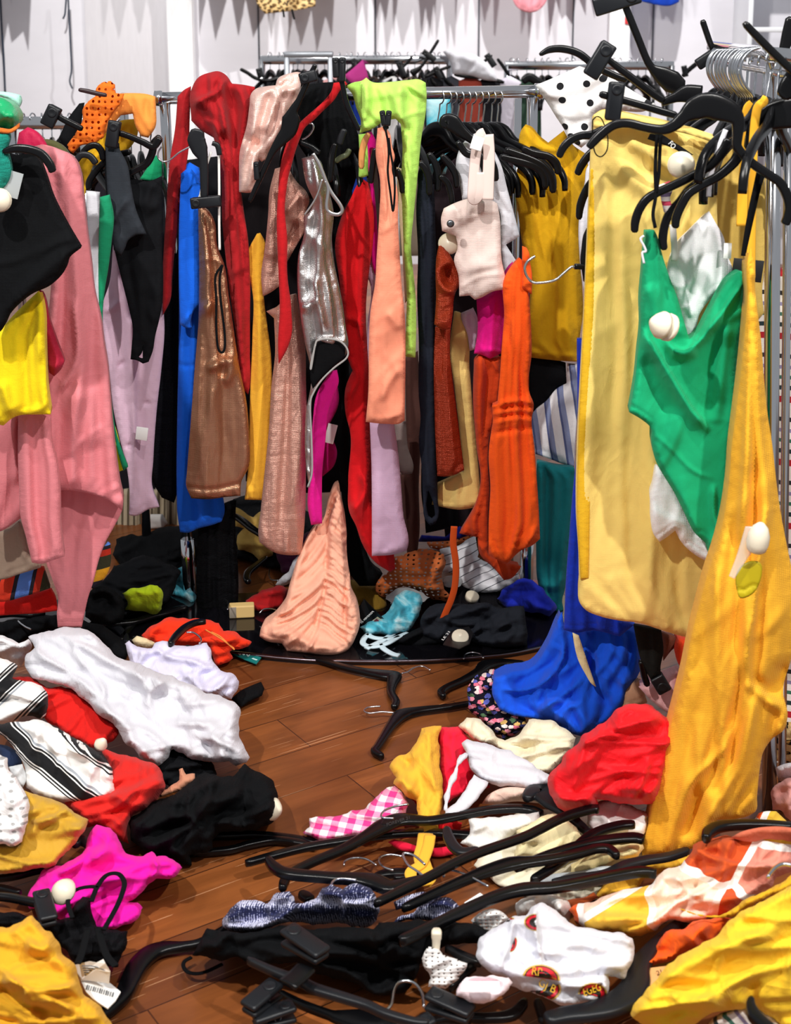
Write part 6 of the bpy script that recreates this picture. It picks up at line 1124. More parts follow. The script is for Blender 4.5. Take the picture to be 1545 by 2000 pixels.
lc = L('camisole', 'black lace camisole with thin straps lying on the hot pink sweater', 'camisole', 'm:-60,680 100,690 220,725 330,730 420,715 440,640 480,600 520,610 540,700 560,770 640,790 740,800 735,860 700,950 690,1010 640,1010 560,990 440,985 370,905 280,800 150,780 -60,770', fabric_f('#151518', crinkle=3, bump=.8, key='lc', spec=.15), fl=(.03, .10), T=.07, wr=(.022, .08, 30, 2), lay=.01)
floor_strip('strap', 'm:420,720 395,640 405,590 450,555 520,540 570,545', .13, lc, .008, .003)
floor_strip('strap', 'm:530,625 560,550 600,490 640,465 690,468 720,510 715,560 680,650 620,760 600,790', .13, lc, .009, .003)
floor_strip('strap', 'm:510,790 490,870 470,940 450,985', .12, lc, .012, .003)
floor_strip('strap', 'm:570,780 590,860 620,940 670,1000', .12, lc, .012, .003)
H('black clip hanger at the left edge gripping the black lace camisole', 'm:-60,595,11 60,605,12 200,632,13 280,640,12', z=.12, clips=[(80, 1740, 96, 1796, 31)], name='clip_hanger')
H('charcoal hanger end between the gold velvet and the hot pink sweater', 'm:430,300,14 470,270,18 530,300,18', z=.09, mat=DARKP)
H('black hanger bar under the gold velvet cloth', 'm:-60,500,10 80,480,12 200,450,12 330,420,10', z=.03)
H('black hanger bar edge at the left margin by the hot pink sweater', 'm:-60,545,10 0,550,12 50,560,12 120,580,10', z=.05)
L('dress', 'mustard jersey dress heaped in the bottom left corner', 'dress', 'm:-60,760 0,778 90,762 150,722 185,708 222,740 262,790 285,800 325,850 365,930 430,1000 465,1085 480,1150 540,1200 600,1260 645,1337 680,1420 300,1450 -60,1450', fabric_f('#e0a522', key='mj'), fl=(.06, .20), T=.16, R=24, wr=(.026, .15, 320, 2.6), lay=.016, cr=[(.04, 12, 'm:0,1000 150,1120 300,1130 460,1090', 'l'), (.035, 12, 'm:140,870 250,900 300,860'), (-.02, 12, 'm:180,1240 240,1260 260,1330'), (.03, 10, 'm:140,1120 160,1180 330,1210')])
tg = card('care_label', 'm:430,995 520,972 560,980 600,960 612,985 640,1030 632,1100 560,1075 470,1080', [.10, .12, .12, .13, .13, .12, .09, .08, .08], WHITEP, None, 'white printed care label poking out beside the mustard heap', 'label')
card('barcode_panel', 'm:470,1085 560,1080 640,1100 700,1150 670,1200 625,1245 540,1190 500,1150', .075, WHITEP, tg)
INK = solid('#55585c', .6, key='ink')
for i in range(13):
    x = 505+i*12.5; y = 1108+i*3.6
    card('barcode_line' if i else 'barcode_line', 'm:%f,%f %f,%f %f,%f %f,%f' % (x, y, x+(5 if i % 3 else 8), y+1.5, x-8+(5 if i % 3 else 8), y+27, x-8, y+25), .0768, INK, bpy.data.objects['barcode_panel'], th=.0005)
for i in range(5):
    floor_strip('text_line', 'm:%d,%d %d,%d %d,%d' % (475+i*4, 1000+i*13, 545, 1003+i*13, 625, 1030+i*13), .116-.006*i, tg, .0022, .0008, INK)
H('large black hanger on the boards beside the mustard heap', 'm:560,1310,15 640,1250,22 715,1170,28 755,1085,31 800,1000,33 870,930,33 950,900,27 1060,890,15 1160,870,13 1290,800,12 1400,730,11', z=.014, th=.016)
# ------------------------------------------------------------------ hangers on the open boards
H('black hanger lying on the boards just in front of the dark plate', 'h:280,1140,8 380,1160,11 500,1195,13 620,1222,15 740,1240,26 800,1252,28 790,1305,18 785,1350,14 812,1400,14 800,1432,12', hook='h:845,1235 880,1225 920,1200 970,1193 1012,1215')
H('black hanger on the boards with its end under the floral cloth', 'k:1240,72,10 1100,95,12 950,112,17 850,135,28 790,195,18 740,270,14 705,325,13 690,350,14 735,382,10', hook='k:800,125 730,120 660,128 628,115 640,98 680,90 722,88')
H('black hanger on the boards reaching behind the floral cloth', 'h:1560,1180,14 1440,1172,20 1340,1185,28 1290,1225,18 1200,1275,14 1110,1315,13 1075,1345,14 1090,1370,10', hook='h:1205,1150 1212,1125 1250,1112 1300,1120 1320,1145')
H('thin black hanger on the boards under the black knit sweater', 'j:1200,1290,10 1350,1285,12 1500,1280,12 1700,1300,13 1850,1330,11', z=.01)
H('black hanger on the boards running out from the black knit sweater', 'j:1090,1385,9 1200,1380,11 1340,1365,12 1450,1335,13 1600,1310,13 1750,1330,13 1830,1350,10', z=.012)
# ------------------------------------------------------------------ centre and right heap
L('trousers', 'deep blue trousers hanging behind the large pale yellow skirt', 'trousers', 'i:310,0 315,-700 520,-700 560,400 560,850 560,920 640,945 560,1010 400,975 300,988 240,972 250,720 270,450 290,200', fabric_f('#0a2fb0', key='db'), D=2.86, T=.07, fold=(.012, 3))
cb_ = L('dress', 'cobalt blue ribbed dress slipping from the near rack onto the floor', 'dress', 'z:1098,1195 1103,1228 1122,1236 1185,1215 1245,1225 1256,1290 1236,1340 1215,1385 1192,1408 1165,1421 1135,1438 1110,1430 1090,1416 1040,1403 1000,1396 976,1386 961,1352 965,1326 985,1316 1040,1302 1066,1266 1086,1220', fabric_f('#0d52d6', knit=200, key='cr'), D=[(1190, 2.95), (1300, 2.93), (1440, 2.86)], T=.12, R=18, fold=(.02, 5, .5), wr=(.024, .1, 125, 2), lay=.014, cr=[(.03, 9, 'z:1110,1240 1090,1310 1030,1350 975,1350', 'l'), (.025, 8, 'z:1150,1260 1130,1330 1080,1370 1050,1395'), (.02, 6, 'l:80,130 160,70 260,60'), (.02, 7, 'l:215,190 240,110 340,70')])
L('side_stripe', 'cream side stripe', None, 'i:290,990 325,1005 360,1110 400,1230 425,1300 408,1290 360,1220 320,1140 300,1060', fabric_f('#eed9a6', key='ss'), D=2.84, T=.02, R=4, parent=cb_)
L('belt', 'black clip strap hanging under the large pale yellow skirt', 'belt', 'i:640,945 800,975 812,1100 795,1190 800,1240 740,1260 690,1170 660,1050', fabric_f('#1c1c1a', key='bs2'), D=2.72, T=.04, R=8, fold=(.006, 2))
H('black clip at the end of the strap under the pale yellow skirt', 'i:680,1150,12 700,1230,14 720,1290,14', D=2.72, clips=[(1300, 1352, 1282, 1322, 30)], name='clip_hanger')
L('blouse', 'orange fluffy knit below the large pale yellow skirt', 'blouse', 'i:880,1060 900,1020 1000,1025 1010,1150 980,1240 960,1360 920,1390 890,1345 895,1260 930,1222 890,1150', fabric_f('#f4461a', key='of'), D=2.78, T=.10, wr=(.02, .06, 70, 2))
L('shirt', 'dusty pink satin cloth below the black clip strap', 'shirt', 'i:670,1300 720,1280 830,1235 925,1195 905,1290 960,1400 920,1480 830,1445 740,1375', fabric_f('#d9a0a0', rough=.5, key='dp'), D=[(1290, 2.8), (1410, 2.74)], T=.08, wr=(.014, .1, 320, 2.5))
L('shirt', 'tan cloth corner beside the cobalt ribbed dress', 'shirt', 'i:590,1310 680,1258 720,1390 640,1420 570,1430', fabric_f('#b8896a', key='tc'), D=2.86, T=.05, wr=(.01, .08, 0, 2))
L('shorts', 'brown cloth edge under the pale yellow skirt hem', 'shorts', 'i:800,990 880,1010 890,1060 850,1100 812,1150', fabric_f('#6e3a28', key='bce'), D=2.8, T=.05)
L('dress', 'black floral print dress tucked under the cobalt ribbed dress', 'dress', 'z:912,1345 925,1325 950,1310 985,1302 1020,1305 1010,1330 985,1350 990,1385 1025,1400 1030,1415 1012,1430 986,1448 965,1432 940,1406 917,1385', fabric_f('#141420', pat=pat_floral), fl=(.03, .13), T=.10, wr=(.03, .06, 20, 2), lay=.01)
L('sweater', 'cream knit sweater heaped below the floral dress', 'sweater', 'z:898,1418 912,1402 940,1404 966,1432 986,1448 1022,1426 1032,1404 1075,1408 1127,1440 1112,1470 1092,1490 1066,1511 1040,1511 1000,1482 960,1460 920,1442', fabric_f('#eee3c4', knit=160, key='cks'), fl=(.05, .12), T=.12, wr=(.032, .07, 20, 2.4), lay=.014)
L('tank', 'pinkish red ribbed tank under the white tank straps', 'tank', 'k:1050,215 1130,205 1195,222 1255,290 1225,345 1255,430 1285,500 1350,538 1365,560 1280,580 1190,600 1110,650 1078,560 1075,400', fabric_f('#f0183c', knit=260, key='rt2'), fl=(.02, .10), T=.08, wr=(.016, .1, 60, 2))
wt = L('tank', 'white tank with two shoulder straps lying over the red ribbed tank', 'tank', 'z:903,1452 912,1444 945,1452 1000,1470 1050,1500 1090,1525 1060,1537 1000,1536 950,1527 926,1508', WHT, fl=(.08, .13), T=.07, wr=(.018, .09, 330, 2), lay=.008)
L('strap', None, None, 'k:1160,430 1180,370 1215,352 1240,362 1225,385 1195,410 1160,500 1130,580 1110,700 1090,690 1100,600 1120,530', WHT, fl=(.07, .13), T=.03, R=7, parent=wt)
L('strap', None, None, 'k:1265,480 1340,530 1310,590 1250,660 1160,720 1090,740 1095,690 1160,640 1220,560', WHT, fl=(.07, .11), T=.03, R=7, parent=wt)
ml = L('tank', 'golden yellow wrap top with long ties lying on the boards', 'tank', 'k:962,218 1015,210 1072,205 1062,280 1075,480 1086,640 1062,740 1058,820 1015,840 940,850 955,780 942,720 930,640 870,605 800,535 818,500 778,440 790,408 830,370 870,362 925,310', fabric_f('#f0b536', key='gyt'), fl=(.03, .12), T=.09, wr=(.016, .1, 80, 2.2), lay=.01, cr=[(-.03, 8, 'k:830,380 880,420 870,460'), (.02, 8, 'k:800,500 880,540 950,620'), (.02, 8, 'k:1010,220 1020,400 1050,600', 'l')])
floor_strip('tie', 'k:985,830 975,900 960,960 975,1020 1000,1080 970,1120', .05, ml, .030, .006, fabric_f('#f0b536', key='gyt'))
floor_strip('tie', 'k:1010,840 1000,900 960,1000 905,1040 900,1075 940,1110 1010,1100', .055, ml, .022, .006, fabric_f('#f0b536', key='gyt'))
L('tank', 'red ribbed strap loop on the boards under the black hangers', 'tank', 'k:765,875 800,858 880,880 960,905 1080,905 1150,890 1145,945 1060,962 940,935 830,920', fabric_f('#e8143c', knit=260, key='rt3'), fl=(.005, .03), T=.03, R=8, wr=(.006, .06, 10, 2))
L('tank', 'bright red cloth scrap between the golden ties and the white cloth', 'tank', 'k:860,615 920,640 945,710 960,800 1060,830 1180,830 1200,760 1080,740 940,600', fabric_f('#e0101c', key='rs2'), fl=(.01, .04), T=.05, wr=(.012, .06, 10, 2))
L('shirt', 'pink gingham cotton shirt on the boards', 'shirt', 'k:308,735 400,730 540,705 640,672 700,610 760,560 820,548 862,600 882,660 862,732 800,760 720,782 640,832 500,852 370,864 300,840 268,822 312,790', fabric_f('#f4c8d8', pat=pat_gingham), fl=(.01, .06), T=.10, wr=(.024, .09, 40, 2), lay=.006, uvr=12)
L('dress', 'scarlet satin dress bundled beside the mustard dress', 'dress', 'l:560,90 640,75 730,78 830,150 905,165 890,260 860,340 840,420 810,520 765,645 600,650 480,630 425,620 432,645 385,690 290,715 240,690 190,650 160,600 150,520 165,460 220,410 240,370 300,320 340,260 440,200 500,150', fabric_f('#e00c1a', rough=.6, key='sc'), fl=(.10, .30), T=.18, R=26, wr=(.026, .16, 25, 2.8), lay=.014, cr=[(.03, 10, 'l:320,310 450,250 600,250', 'l'), (.03, 9, 'l:160,590 260,620 420,610'), (.03, 14, 'l:600,110 560,190 640,170 800,190'), (.025, 10, 'l:430,620 380,640 360,690')])
H('charcoal hanger shoulder poking out under the scarlet satin dress', 'l:20,620,16 70,580,34 130,580,60 190,640,44 260,700,22 320,760,16 390,820,14', z=.09, mat=DARKP)
L('shirt', 'white cotton cloth under the scarlet satin dress', 'shirt', 'l:385,700 430,640 500,618 600,650 700,690 738,712 720,800 700,870 560,870 400,820 370,760', fabric_f('#f2efec', key='wcs'), fl=(.05, .10), T=.09, wr=(.02, .1, 320, 2.4), lay=.01)
L('shirt', 'off white cloth lying under the long black hanger', 'shirt', 'k:1190,880 1240,830 1240,750 1350,730 1560,715 1640,700 1660,780 1545,800 1450,862 1380,902 1300,922', fabric_f('#eeece8', key='owc'), fl=(.03, .08), T=.06, wr=(.016, .09, 20, 2))
L('shirt', 'pale blush cloth with a yellow edge below the cream knit', 'shirt', 'k:1310,655 1340,610 1400,572 1545,560 1660,590 1640,650 1500,640 1400,655', fabric_f('#e8c4b4', key='bl2'), fl=(.05, .09), T=.05, wr=(.01, .08, 0, 2))
L('blouse', 'cream yellow blouse under the fan of black hangers', 'blouse', 'l:-30,800 30,775 100,730 200,712 285,760 355,842 300,882 200,932 60,962 -40,960', fabric_f('#f0e2b0', key='cy'), fl=(.05, .12), T=.09, wr=(.02, .09, 30, 2), lay=.008)
L('blouse', 'pale straw blouse under the black hanger ends beside the mustard dress', 'blouse', 'l:280,1000 380,945 480,900 560,880 690,870 702,905 660,955 520,972 450,1002 400,1042 320,1055 280,1040', fabric_f('#efdca0', key='psb'), fl=(.04, .09), T=.07, wr=(.016, .09, 20, 2), lay=.008)
L('skirt', 'amber cloth fold lying between the mustard dress and the orange print scarf', 'skirt', 'l:425,1185 440,1140 520,1060 600,1010 700,985 830,955 985,935 990,1000 900,1020 800,1045 700,1080 640,1150 540,1175 470,1200', fabric_f('#eab030', key='am'), fl=(.02, .08), T=.07, wr=(.016, .1, 20, 2.4))
L('shirt', 'brown cloth scrap beside the white print tee', 'shirt', 'o:940,490 990,480 1060,470 1110,440 1140,470 1060,520 1000,560 960,560', fabric_f('#a84a1c', key='bcs'), fl=(.03, .06), T=.05, wr=(.012, .05, 0, 2))
L('shirt', 'cream cotton sheet of cloth spread flat under the fan of black hangers', 'shirt', 'z:985,1600 1060,1580 1180,1590 1262,1600 1268,1680 1230,1730 1150,1762 1060,1760 980,1730 925,1690 945,1640', fabric_f('#e8e0c8', key='ccs'), fl=(0, .03), T=.05, wr=(.02, .1, 20, 2.2), lay=.01)
L('shirt', 'pale grey satin cloth under the lowest hanger of the fan', 'shirt', 'l:40,1090 180,1050 330,1035 480,1005 580,1010 520,1080 400,1120 250,1130 120,1125', fabric_f('#bcc4c8', rough=.5, key='pgs'), fl=(.03, .07), T=.05, wr=(.014, .08, 20, 2.4))
# fan of black hangers
H('long black hanger with embossed letters lying in the middle of the boards', 'k:152,1148,13 165,1105,16 200,1060,14 330,992,16 500,920,18 640,842,22 740,782,32 840,745,32 1000,752,18 1150,728,17 1350,690,17 1500,680,17 1600,690,17 1660,715,15', z=.075, hook='k:800,738 740,735 726,720 750,690 810,668 885,655', hz=.01)
words('lettering', 'FOREVER 21', G(500+755/2.971, 1350+783/2.971, .083), G(500+890/2.971, 1350+740/2.971, .083), .006, solid('#3a3a3e', .4, key='emboss'), bpy.data.objects[[o.name for o in bpy.data.objects if o.get('label', '').startswith('long black hanger with embossed')][0]], (0, .2, 1), .001)
H('glossy black hanger with upturned left end lying nearest the batik cloth', 'k:65,975,12 110,1025,18 190,1060,20 400,1080,20 560,1090,24 680,1105,34 780,1140,30 880,1115,16 1000,1085,12', z=.10, th=.016, hook='n:880,352 790,345 745,360 730,400', hz=.02)
H('black hanger arm running under the glossy one at floor level', 'k:-60,1000,12 100,955,14 300,905,15 500,872,15 640,848,14 800,830,15 1000,822,15 1200,832,16 1320,845,17 1378,885,13', z=.045)
H('black hanger with an upright curled end beside the white cloth', 'k:1105,800,13 1118,850,18 1150,905,19 1200,935,18 1290,925,16', z=.09, mat=DARKP)
H('topmost black hanger of the fan rising toward the scarlet dress', 'k:690,1235,13 850,1155,15 1000,1080,16 1150,1000,16 1300,935,16 1545,850,16 1650,800,16 1790,730,16 1945,685,17 1990,688,15', z=.16, hook='k:980,1005 920,955 870,940 853,952 880,1005 930,1040 970,1070', hz=.0)
H('purple black hanger in the fan with a broad neck', 'o:-40,540,14 150,450,16 330,370,20 480,310,26 620,268,30 760,255,20 900,235,18 1030,205,17 1130,178,17 1205,182,17 1255,225,14', z=.14, hook='o:205,345 215,320 260,308 340,335 410,370 475,405')
H('lowest black hanger of the fan sweeping toward the orange print scarf', 'o:-60,740,16 100,665,17 260,585,17 420,510,18 560,455,20 700,422,24 850,415,20 1000,392,18 1200,350,18 1380,318,18 1490,328,14', z=.15, th=.016)
H('black hanger crossing the fan with its end on the pale straw blouse', 'o:740,370,14 850,300,16 950,225,16 1050,130,16 1140,75,17 1270,38,18 1358,32,16', z=.12)
H('wide tipped black hanger of the fan beside the mustard dress', 'o:640,300,12 800,230,15 950,180,17 1080,145,18 1220,122,20 1350,112,22 1418,125,20', z=.13)
H('glossy black hanger in the fan sliding under the orange print scarf', 'o:860,385,10 1000,360,16 1180,335,18 1300,280,18 1420,250,17 1560,228,16 1680,190,14', z=.12, mat=DARKP)
H('flat dark hanger at floor level below the golden ties', 'k:690,1080,12 760,1060,18 860,1055,20 960,1060,16', z=.02, hook='k:700,1010 640,975 570,968 520,985 510,1010')
H('dark hanger with a loose hook beside the golden ties', 'k:800,1090,10 900,1080,12 1000,1075,12', z=.03, hook='k:850,958 780,948 725,962 715,990 740,1020 798,1040')
H('small black hanger tip showing behind the batik cloth', 'k:258,1175,14 285,1190,20 320,1215,18', z=.03)
# batik
L('skirt', 'navy and white batik print skirt rolled up in the foreground', 'skirt', 'n:95,630 102,590 150,520 210,472 290,470 360,490 385,460 430,425 490,420 520,450 522,490 600,480 660,440 680,400 730,380 770,400 800,412 840,380 900,375 960,400 1000,460 1012,520 990,590 940,632 850,625 800,605 700,612 600,605 500,605 400,625 300,652 210,662 140,645', fabric_f('#262a52', pat=pat_batik), fl=(.03, .13), T=.13, wr=(.04, .08, 20, 2), lay=.016, cr=[(.03, 10, 'n:385,480 400,560 500,590', 'l'), (.03, 10, 'n:800,420 830,520 820,600', 'l')])
L('skirt', 'navy and white batik scrap under the lowest hanger of the fan', 'skirt', 'n:1095,605 1130,560 1200,540 1250,500 1320,470 1400,455 1460,480 1497,520 1460,570 1380,602 1300,592 1240,585', fabric_f('#262a52', pat=pat_batik), fl=(.06, .11), T=.08, wr=(.024, .06, 20, 2), lay=.01)
L('skirt', 'thin navy and white batik edge between two hangers of the fan', 'skirt', 'n:1095,480 1200,435 1300,425 1330,440 1200,505 1110,528', fabric_f('#262a52', pat=pat_batik), fl=(.05, .08), T=.05, wr=(.014, .05, 20, 2))
bf = L('dress', 'black jersey dress spread in the foreground under the clip hangers', 'dress', 'n:-75,790 -20,700 15,635 60,640 130,650 250,662 400,625 480,622 620,640 800,622 980,640 1010,598 1100,600 1240,585 1330,600 1545,610 1640,640 1640,720 1400,740 1260,830 1210,950 1150,1005 1050,1022 960,1002 880,955 750,920 600,880 540,832 400,842 250,822 190,802 100,822 0,800', BLK, fl=(.01, .11), T=.12, R=20, step=5, wr=(.04, .13, 20, 2.2), lay=.018, cr=[(.03, 10, 'n:980,640 980,700 1040,770 1100,700', 'l'), (.03, 9, 'n:330,750 480,800 700,780 1000,790'), (.03, 9, 'n:540,830 700,850 850,900 960,980')])
floor_strip('strap', 'm:1110,950 1070,975 1065,1005 1090,1035 1140,1045 1200,1032 1290,990', .02, bf, .007, .003)
H('black hanger running into the black jersey dress from the large hanger', 'n:250,820,10 400,885,13 560,945,17 640,985,18 800,1035,17 940,1080,15 1050,1130,14 1200,1175,13 1300,1190,12', z=.13, clips=[(560, 1812, 632, 1862, 36, .03)], name='clip_hanger', mat=DARKP)
H('black clip hanger in the foreground with two big clips side by side', 'n:430,1010,11 560,1075,13 720,1135,15 780,1150,26 900,1165,44 1020,1180,30 1150,1200,14', z=.05, clips=[(541, 1918, 482, 1967, 35, .05), (575, 1962, 494, 1990, 32, .03)], name='clip_hanger', hook='n:1030,1125 1080,1080 1095,1000 1120,952 1170,937 1225,958 1262,1015 1272,1090', hz=.03, hr=.0026)
floor_strip('clip_strap', 'n:590,860 540,910 480,960', .16, bpy.data.objects[[o.name for o in bpy.data.objects if o.get('label', '').startswith('black clip hanger in the foreground')][0]], .034, .008, BLACKP)
H('black clip hanger at the bottom under the eyelet doily', 'o:180,1190,13 320,1195,14 480,1200,16 620,1180,20 700,1100,14', z=.05, clips=[(836, 1938, 922, 1976, 34, .05)], name='clip_hanger')
H('black clip hanger bar crossing below the eyelet doily', 'o:220,780,12 330,830,14 430,870,14', z=.12)
H('black hanger arm standing between doily and white print tee', 'o:240,1020,14 330,930,16 390,880,16', z=.10)
H('black clip at the very bottom beside the steel hook', 'n:1150,1180,12 1250,1190,14 1400,1160,13 1545,1165,12', z=.05, clips=[(845, 1986, 800, 2010, 30, .03)], name='clip_hanger')
H('black hanger stub sticking out below the white print tee', 'o:770,1100,13 790,1150,16 810,1220,16', z=.03, mat=DARKP)
ed_ = L('doily_top', 'white eyelet lace collar with a cream peg tag in the foreground', 'collar', 'o:70,845 85,800 115,768 180,780 200,820 240,830 345,872 330,915 250,1002 215,1030 110,1010 132,960 90,890', holes_mat('#f2efec', 95, .17), fl=(.09, .15), T=.06, R=8, step=4, wr=(.014, .05, 30, 2), corner=40)
V, Fc = sweep(curve3([G(800+160/3.09, 1600+775/3.09, .15), G(800+162/3.09, 1600+720/3.09, .17), G(800+163/3.09, 1600+672/3.09, .185)], 5), [.012]*3+[.013]*3+[.016]*4+[.012] , .014, (0, 1, 0)); link('peg_tag', V, Fc, CREAM, ed_, label='cream peg shaped security tag')
L('blouse', 'white ruffled cloth behind the white print tee', 'blouse', 'o:640,505 680,472 760,458 850,448 950,478 972,535 960,620 880,560 800,520 700,580 650,590', fabric_f('#f0eeea', key='wrc'), fl=(.07, .12), T=.08, wr=(.022, .04, 70, 2.4))
L('lace_blouse', 'white lace trim under the lowest hanger of the fan', 'blouse', 'o:370,610 430,560 490,540 570,568 600,600 560,640 490,690 420,690', holes_mat('#efece8', 100, .14), fl=(.07, .12), T=.05, R=8, wr=(.014, .04, 30, 2))
V, Fc = rbox(G(800+395/3.09, 1600+490/3.09, .15), (.5, .5, 0), (-.5, .5, .1), (0, 0, 1), .055, .018, .003); link('paper_tag', V, Fc, WHITEP, label='small white tag with a hole hanging at the fan of hangers', cat='tag')
pt_ = L('tee', 'white tee printed with red and black gear badges in the foreground', 'tee', 'o:405,775 430,712 480,672 560,622 640,590 700,580 755,515 800,500 870,540 960,620 1050,650 1200,680 1290,690 1342,722 1362,790 1332,900 1292,962 1200,945 1208,1020 1200,1062 1100,1112 900,1112 850,1090 760,1050 620,1010 560,952 520,942 430,872 402,832', fabric_f('#dadae2', sheen=.05, key='wpt'), fl=(.08, .17), T=.11, R=20, step=4, wr=(.018, .12, 335, 2.4), lay=.008, cr=[(.03, 9, 'o:765,520 770,680 800,830 800,890', 'l'), (.02, 9, 'o:640,600 600,780 540,930', 'l'), (.03, 9, 'o:900,1000 1060,990 1180,960 1200,1050', 'l'), (-.02, 16, 'o:1180,930 1100,900 1000,920'), (.016, 10, 'o:800,830 1000,760 1200,800')])
L('cuff', 'pale pink rolled cuff with a printed care label', None, 'o:285,1062 300,1002 345,955 450,948 600,952 625,985 570,1045 500,1092 420,1112 340,1092', fabric_f('#f4dfe4', key='cuf'), fl=(.12, .15), T=.05, R=12, parent=pt_, cr=[(-.03, 9, 'o:330,1000 420,980 520,1000 500,1050')])
V, Fc = join([rbox(G(800+430/3.09, 1600+1010/3.09, .165), (1, 0, 0), (0, .5, .5), (0, -.5, .5), .055, .020, .0016)]); link('care_label', V, Fc, WHITEP, pt_)
BRED = solid('#d4122a', .5, key='badge_red'); BBLK = solid('#17130f', .5, key='badge_black'); BGLD = solid('#d9a92c', .45, key='badge_gold')
TEE = bvh_of(pt_)
def badge(x, y, rx, ry, a0=0, a1=360, rot=0, text=None):
    """gear badge printed on the tee: toothed gold rim, dark ring, red band, black centre"""
    n = 88; cr0, sr0 = math.cos(math.radians(rot)), math.sin(math.radians(rot)); out = []
    def shape(k, teeth):
        q = []
        for i in range(n+1):
            t = math.radians(a0+(a1-a0)*i/n); rr = k*(1+teeth*(1 if i % 2 else -1)); px, py = rx*rr*math.cos(t), ry*rr*math.sin(t)
            q.append((800+(x+px*cr0-py*sr0)/3.09, 1600+(y+px*sr0+py*cr0)/3.09))
        if a1-a0 > 359: q = q[:-1]
        return q
    b = printed('badge', TEE, shape(1, .06), .0012, BGLD, pt_)
    if b is None: return
    printed('badge_rim', TEE, shape(.91, 0), .0020, BBLK, b); printed('badge_ring', TEE, shape(.84, 0), .0028, BRED, b); printed('badge_centre', TEE, shape(.58, 0), .0036, BBLK, b)
    if text:
        tx, p0, p1, h = text
        e0, e1 = on_surface(TEE, 800+p0[0]/3.09, 1600+p0[1]/3.09, .006), on_surface(TEE, 800+p1[0]/3.09, 1600+p1[1]/3.09, .006)
        if e0 is not None and e1 is not None: words('lettering', tx, e0, e1, h, BGLD, b, (0, .5, .85), .003)
badge(766, 622, 74, 52, 90, 270)
badge(795, 960, 112, 82, 180, 360, 8, ('RP', (735, 935), (800, 948), .012))
badge(815, 1032, 98, 70, -20, 185, -8, ('GJ B', (770, 1000), (870, 1050), .012))
badge(1105, 1055, 86, 68, 178, 400, 0, ('EGEG', (1045, 1068), (1150, 1030), .012))
badge(622, 756, 24, 46, 90, 270, 200)
badge(572, 628, 66, 26, 180, 360, -24)
badge(850, 530, 56, 24, 180, 360, 28)
# right foreground
L('scarf', 'orange, white and yellow patchwork print scarf lying over the hangers', 'scarf', 'p:45,790 80,752 200,735 310,690 420,650 500,640 620,590 640,560 720,500 800,490 870,402 880,350 960,310 1060,290 1140,290 1300,232 1440,225 1600,240 1600,520 1440,560 1420,620 1300,690 1150,832 1000,862 880,885 700,872 600,942 480,972 360,942 160,926 90,872', fabric_f('#f0d0b8', pat=pat_patch), fl=(.07, .20), T=.12, R=20, wr=(.028, .14, 30, 2.6), lay=.016, cr=[(.03, 10, 'p:360,930 560,880 760,740 960,640 1100,540', 'l'), (.025, 9, 'p:640,560 800,580 1000,540 1200,490'), (.03, 10, 'p:880,360 1000,420 1200,470 1440,480', 'l'), (.02, 8, 'p:820,760 1000,720 1200,690')])
L('scarf', 'terracotta cloth on the patchwork print scarf', 'scarf', 'p:1135,300 1200,262 1300,235 1440,222 1620,240 1620,330 1400,320 1240,325', fabric_f('#c8684c', key='ter'), fl=(.22, .26), T=.05, wr=(.008, .1, 20, 2))
L('skirt', 'mustard hem along the upper edge of the big yellow cloth', 'skirt', 'p:790,780 900,820 1100,805 1250,712 1400,652 1620,500 1620,640 1400,702 1250,782 1150,836 1000,840', fabric_f('#dca81e', key='mh'), fl=(.17, .25), T=.06, wr=(.014, .1, 30, 2.4))
L('shirt', 'crumpled orange shirt between the charcoal hanger and the big yellow cloth', 'shirt', 'p:690,940 830,905 880,862 1000,852 1060,835 1150,842 1090,935 1030,1005 880,1075 700,1140 525,1180 560,1100 640,1000', fabric_f('#ea5a0c', key='cos'), fl=(.06, .14), T=.09, wr=(.035, .07, 40, 2), lay=.016)
words('lettering', 'FO', P(1304, 280, 2.535), P(1313, 291, 2.535), .009, WHITEP, bpy.data.objects['brand_tape'], (.6, 0, .8), .003)
card_ = card('price_card', 'p:528,1190 700,1168 660,1250 592,1305 555,1262', .10, solid('#dda76a', .5, key='tan_card'), None, 'tan cardboard tag under the big yellow cloth beside the charcoal hanger', 'tag')
words('lettering', '21', G(1100+635/3.472, 1550+1235/3.472, .1005), G(1100+668/3.472, 1550+1222/3.472, .1005), .007, solid('#6b4a2a', .5, key='brown_ink'), card_, (0, .6, .8), .001)
H('large charcoal hanger curving round the white print tee', 'p:860,850,11 760,905,15 665,990,19 575,1090,26 510,1185,36 498,1280,42 440,1370,46 330,1440,42 180,1482,34 20,1505,30 -120,1540,26', z=.10, th=.018, mat=DARKP)
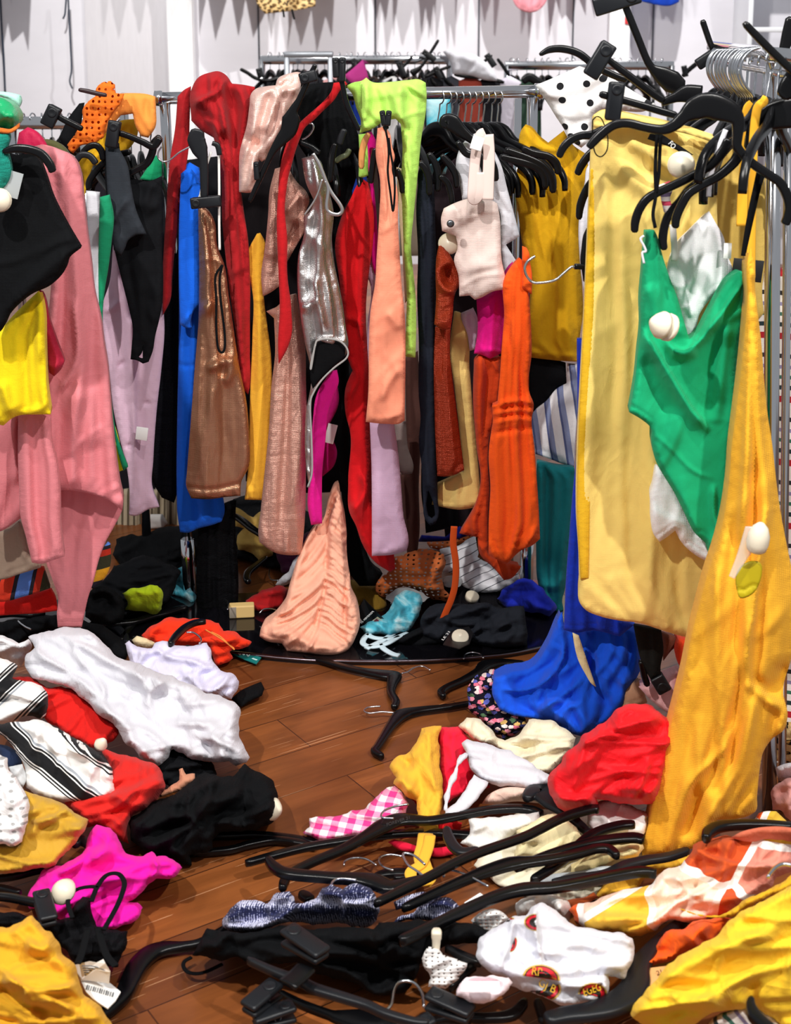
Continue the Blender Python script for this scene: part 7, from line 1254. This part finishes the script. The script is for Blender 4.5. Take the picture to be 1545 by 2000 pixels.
L('dress', 'big bright yellow cloth spread across the bottom right corner', 'dress', 'p:460,1492 482,1440 560,1340 650,1232 760,1122 900,1042 1050,952 1130,862 1300,752 1400,700 1640,570 1640,1620 1500,1590 1440,1545 1285,1440 1200,1462 1100,1472 1010,1482 940,1530 860,1600 700,1620 560,1570 490,1540', fabric_f('#f6c62c', key='byc'), fl=(.09, .30), T=.16, R=24, step=5, wr=(.02, .2, 30, 2.8), lay=.012, cr=[(.025, 12, 'p:600,1330 800,1180 1050,1060 1300,960 1545,860'), (-.025, 12, 'p:1270,1440 1280,1340 1300,1260'), (.03, 14, 'p:700,1360 900,1400 1100,1460'), (.02, 10, 'p:560,1400 700,1370 800,1390')])
L('blouse', 'multicolour striped cloth under the big yellow cloth at the bottom', 'blouse', 'p:960,1600 1040,1500 1130,1468 1280,1430 1460,1530 1500,1620 1200,1640', fabric_f('#ece4dc', pat=pat_multi_stripe, key='ms2'), fl=(.08, .12), T=.08, wr=(.02, .06, 60, 2), uvr=60)
H('shiny black hanger tip poking through the big yellow cloth', 'p:1275,1405,10 1272,1450,16 1300,1510,22 1360,1570,22 1430,1620,20', z=.27, th=.016)
H('black hanger with a curled end at the foot of the mustard dress', 'l:1055,852,14 1072,812,20 1130,780,21 1240,768,18 1400,770,17 1560,782,16', z=.24, th=.015)
t_ = T_('p:1390,565 1400,545 1440,500 1490,478 1545,485'); V, Fc = tube(curve3([G(a, b, .33) for a, b in t_], 6), .0028); link('hanger_hook', V, Fc, STEEL, label='bright steel hanger hook lying on the patchwork print scarf', cat='hanger')
L('shirt', 'orange and white print cloth at the foot of the near rack post', 'shirt', 'l:1320,760 1360,700 1400,690 1460,690 1540,765 1400,772', fabric_f('#f0d0b8', pat=pat_patch, key='op'), fl=(.08, .12), T=.06, wr=(.01, .06, 0, 2))
L('shirt', 'pale pink cloth heap at the right edge behind the near rack post', 'shirt', 'l:1440,560 1470,520 1560,500 1640,540 1640,720 1545,740 1480,690 1440,680', fabric_f('#e9a8a0', key='ppc'), fl=(.03, .12), T=.09, wr=(.024, .08, 40, 2), lay=.01)
L('shirt', 'white cloth at the right edge above the pale pink heap', 'shirt', 'l:1455,440 1500,420 1560,410 1640,430 1640,530 1545,540 1470,510', fabric_f('#eceaf0', key='wre'), fl=(.05, .14), T=.08, wr=(.02, .07, 30, 2))
L('shirt', 'dark cloth with gold speckles at the right edge behind the post', 'shirt', 'l:1450,210 1500,180 1620,170 1640,420 1545,420 1460,400', fabric_f('#1c1a18', pat=pat_leopard, key='dgs'), fl=(.02, .16), T=.08, wr=(.02, .08, 30, 2))
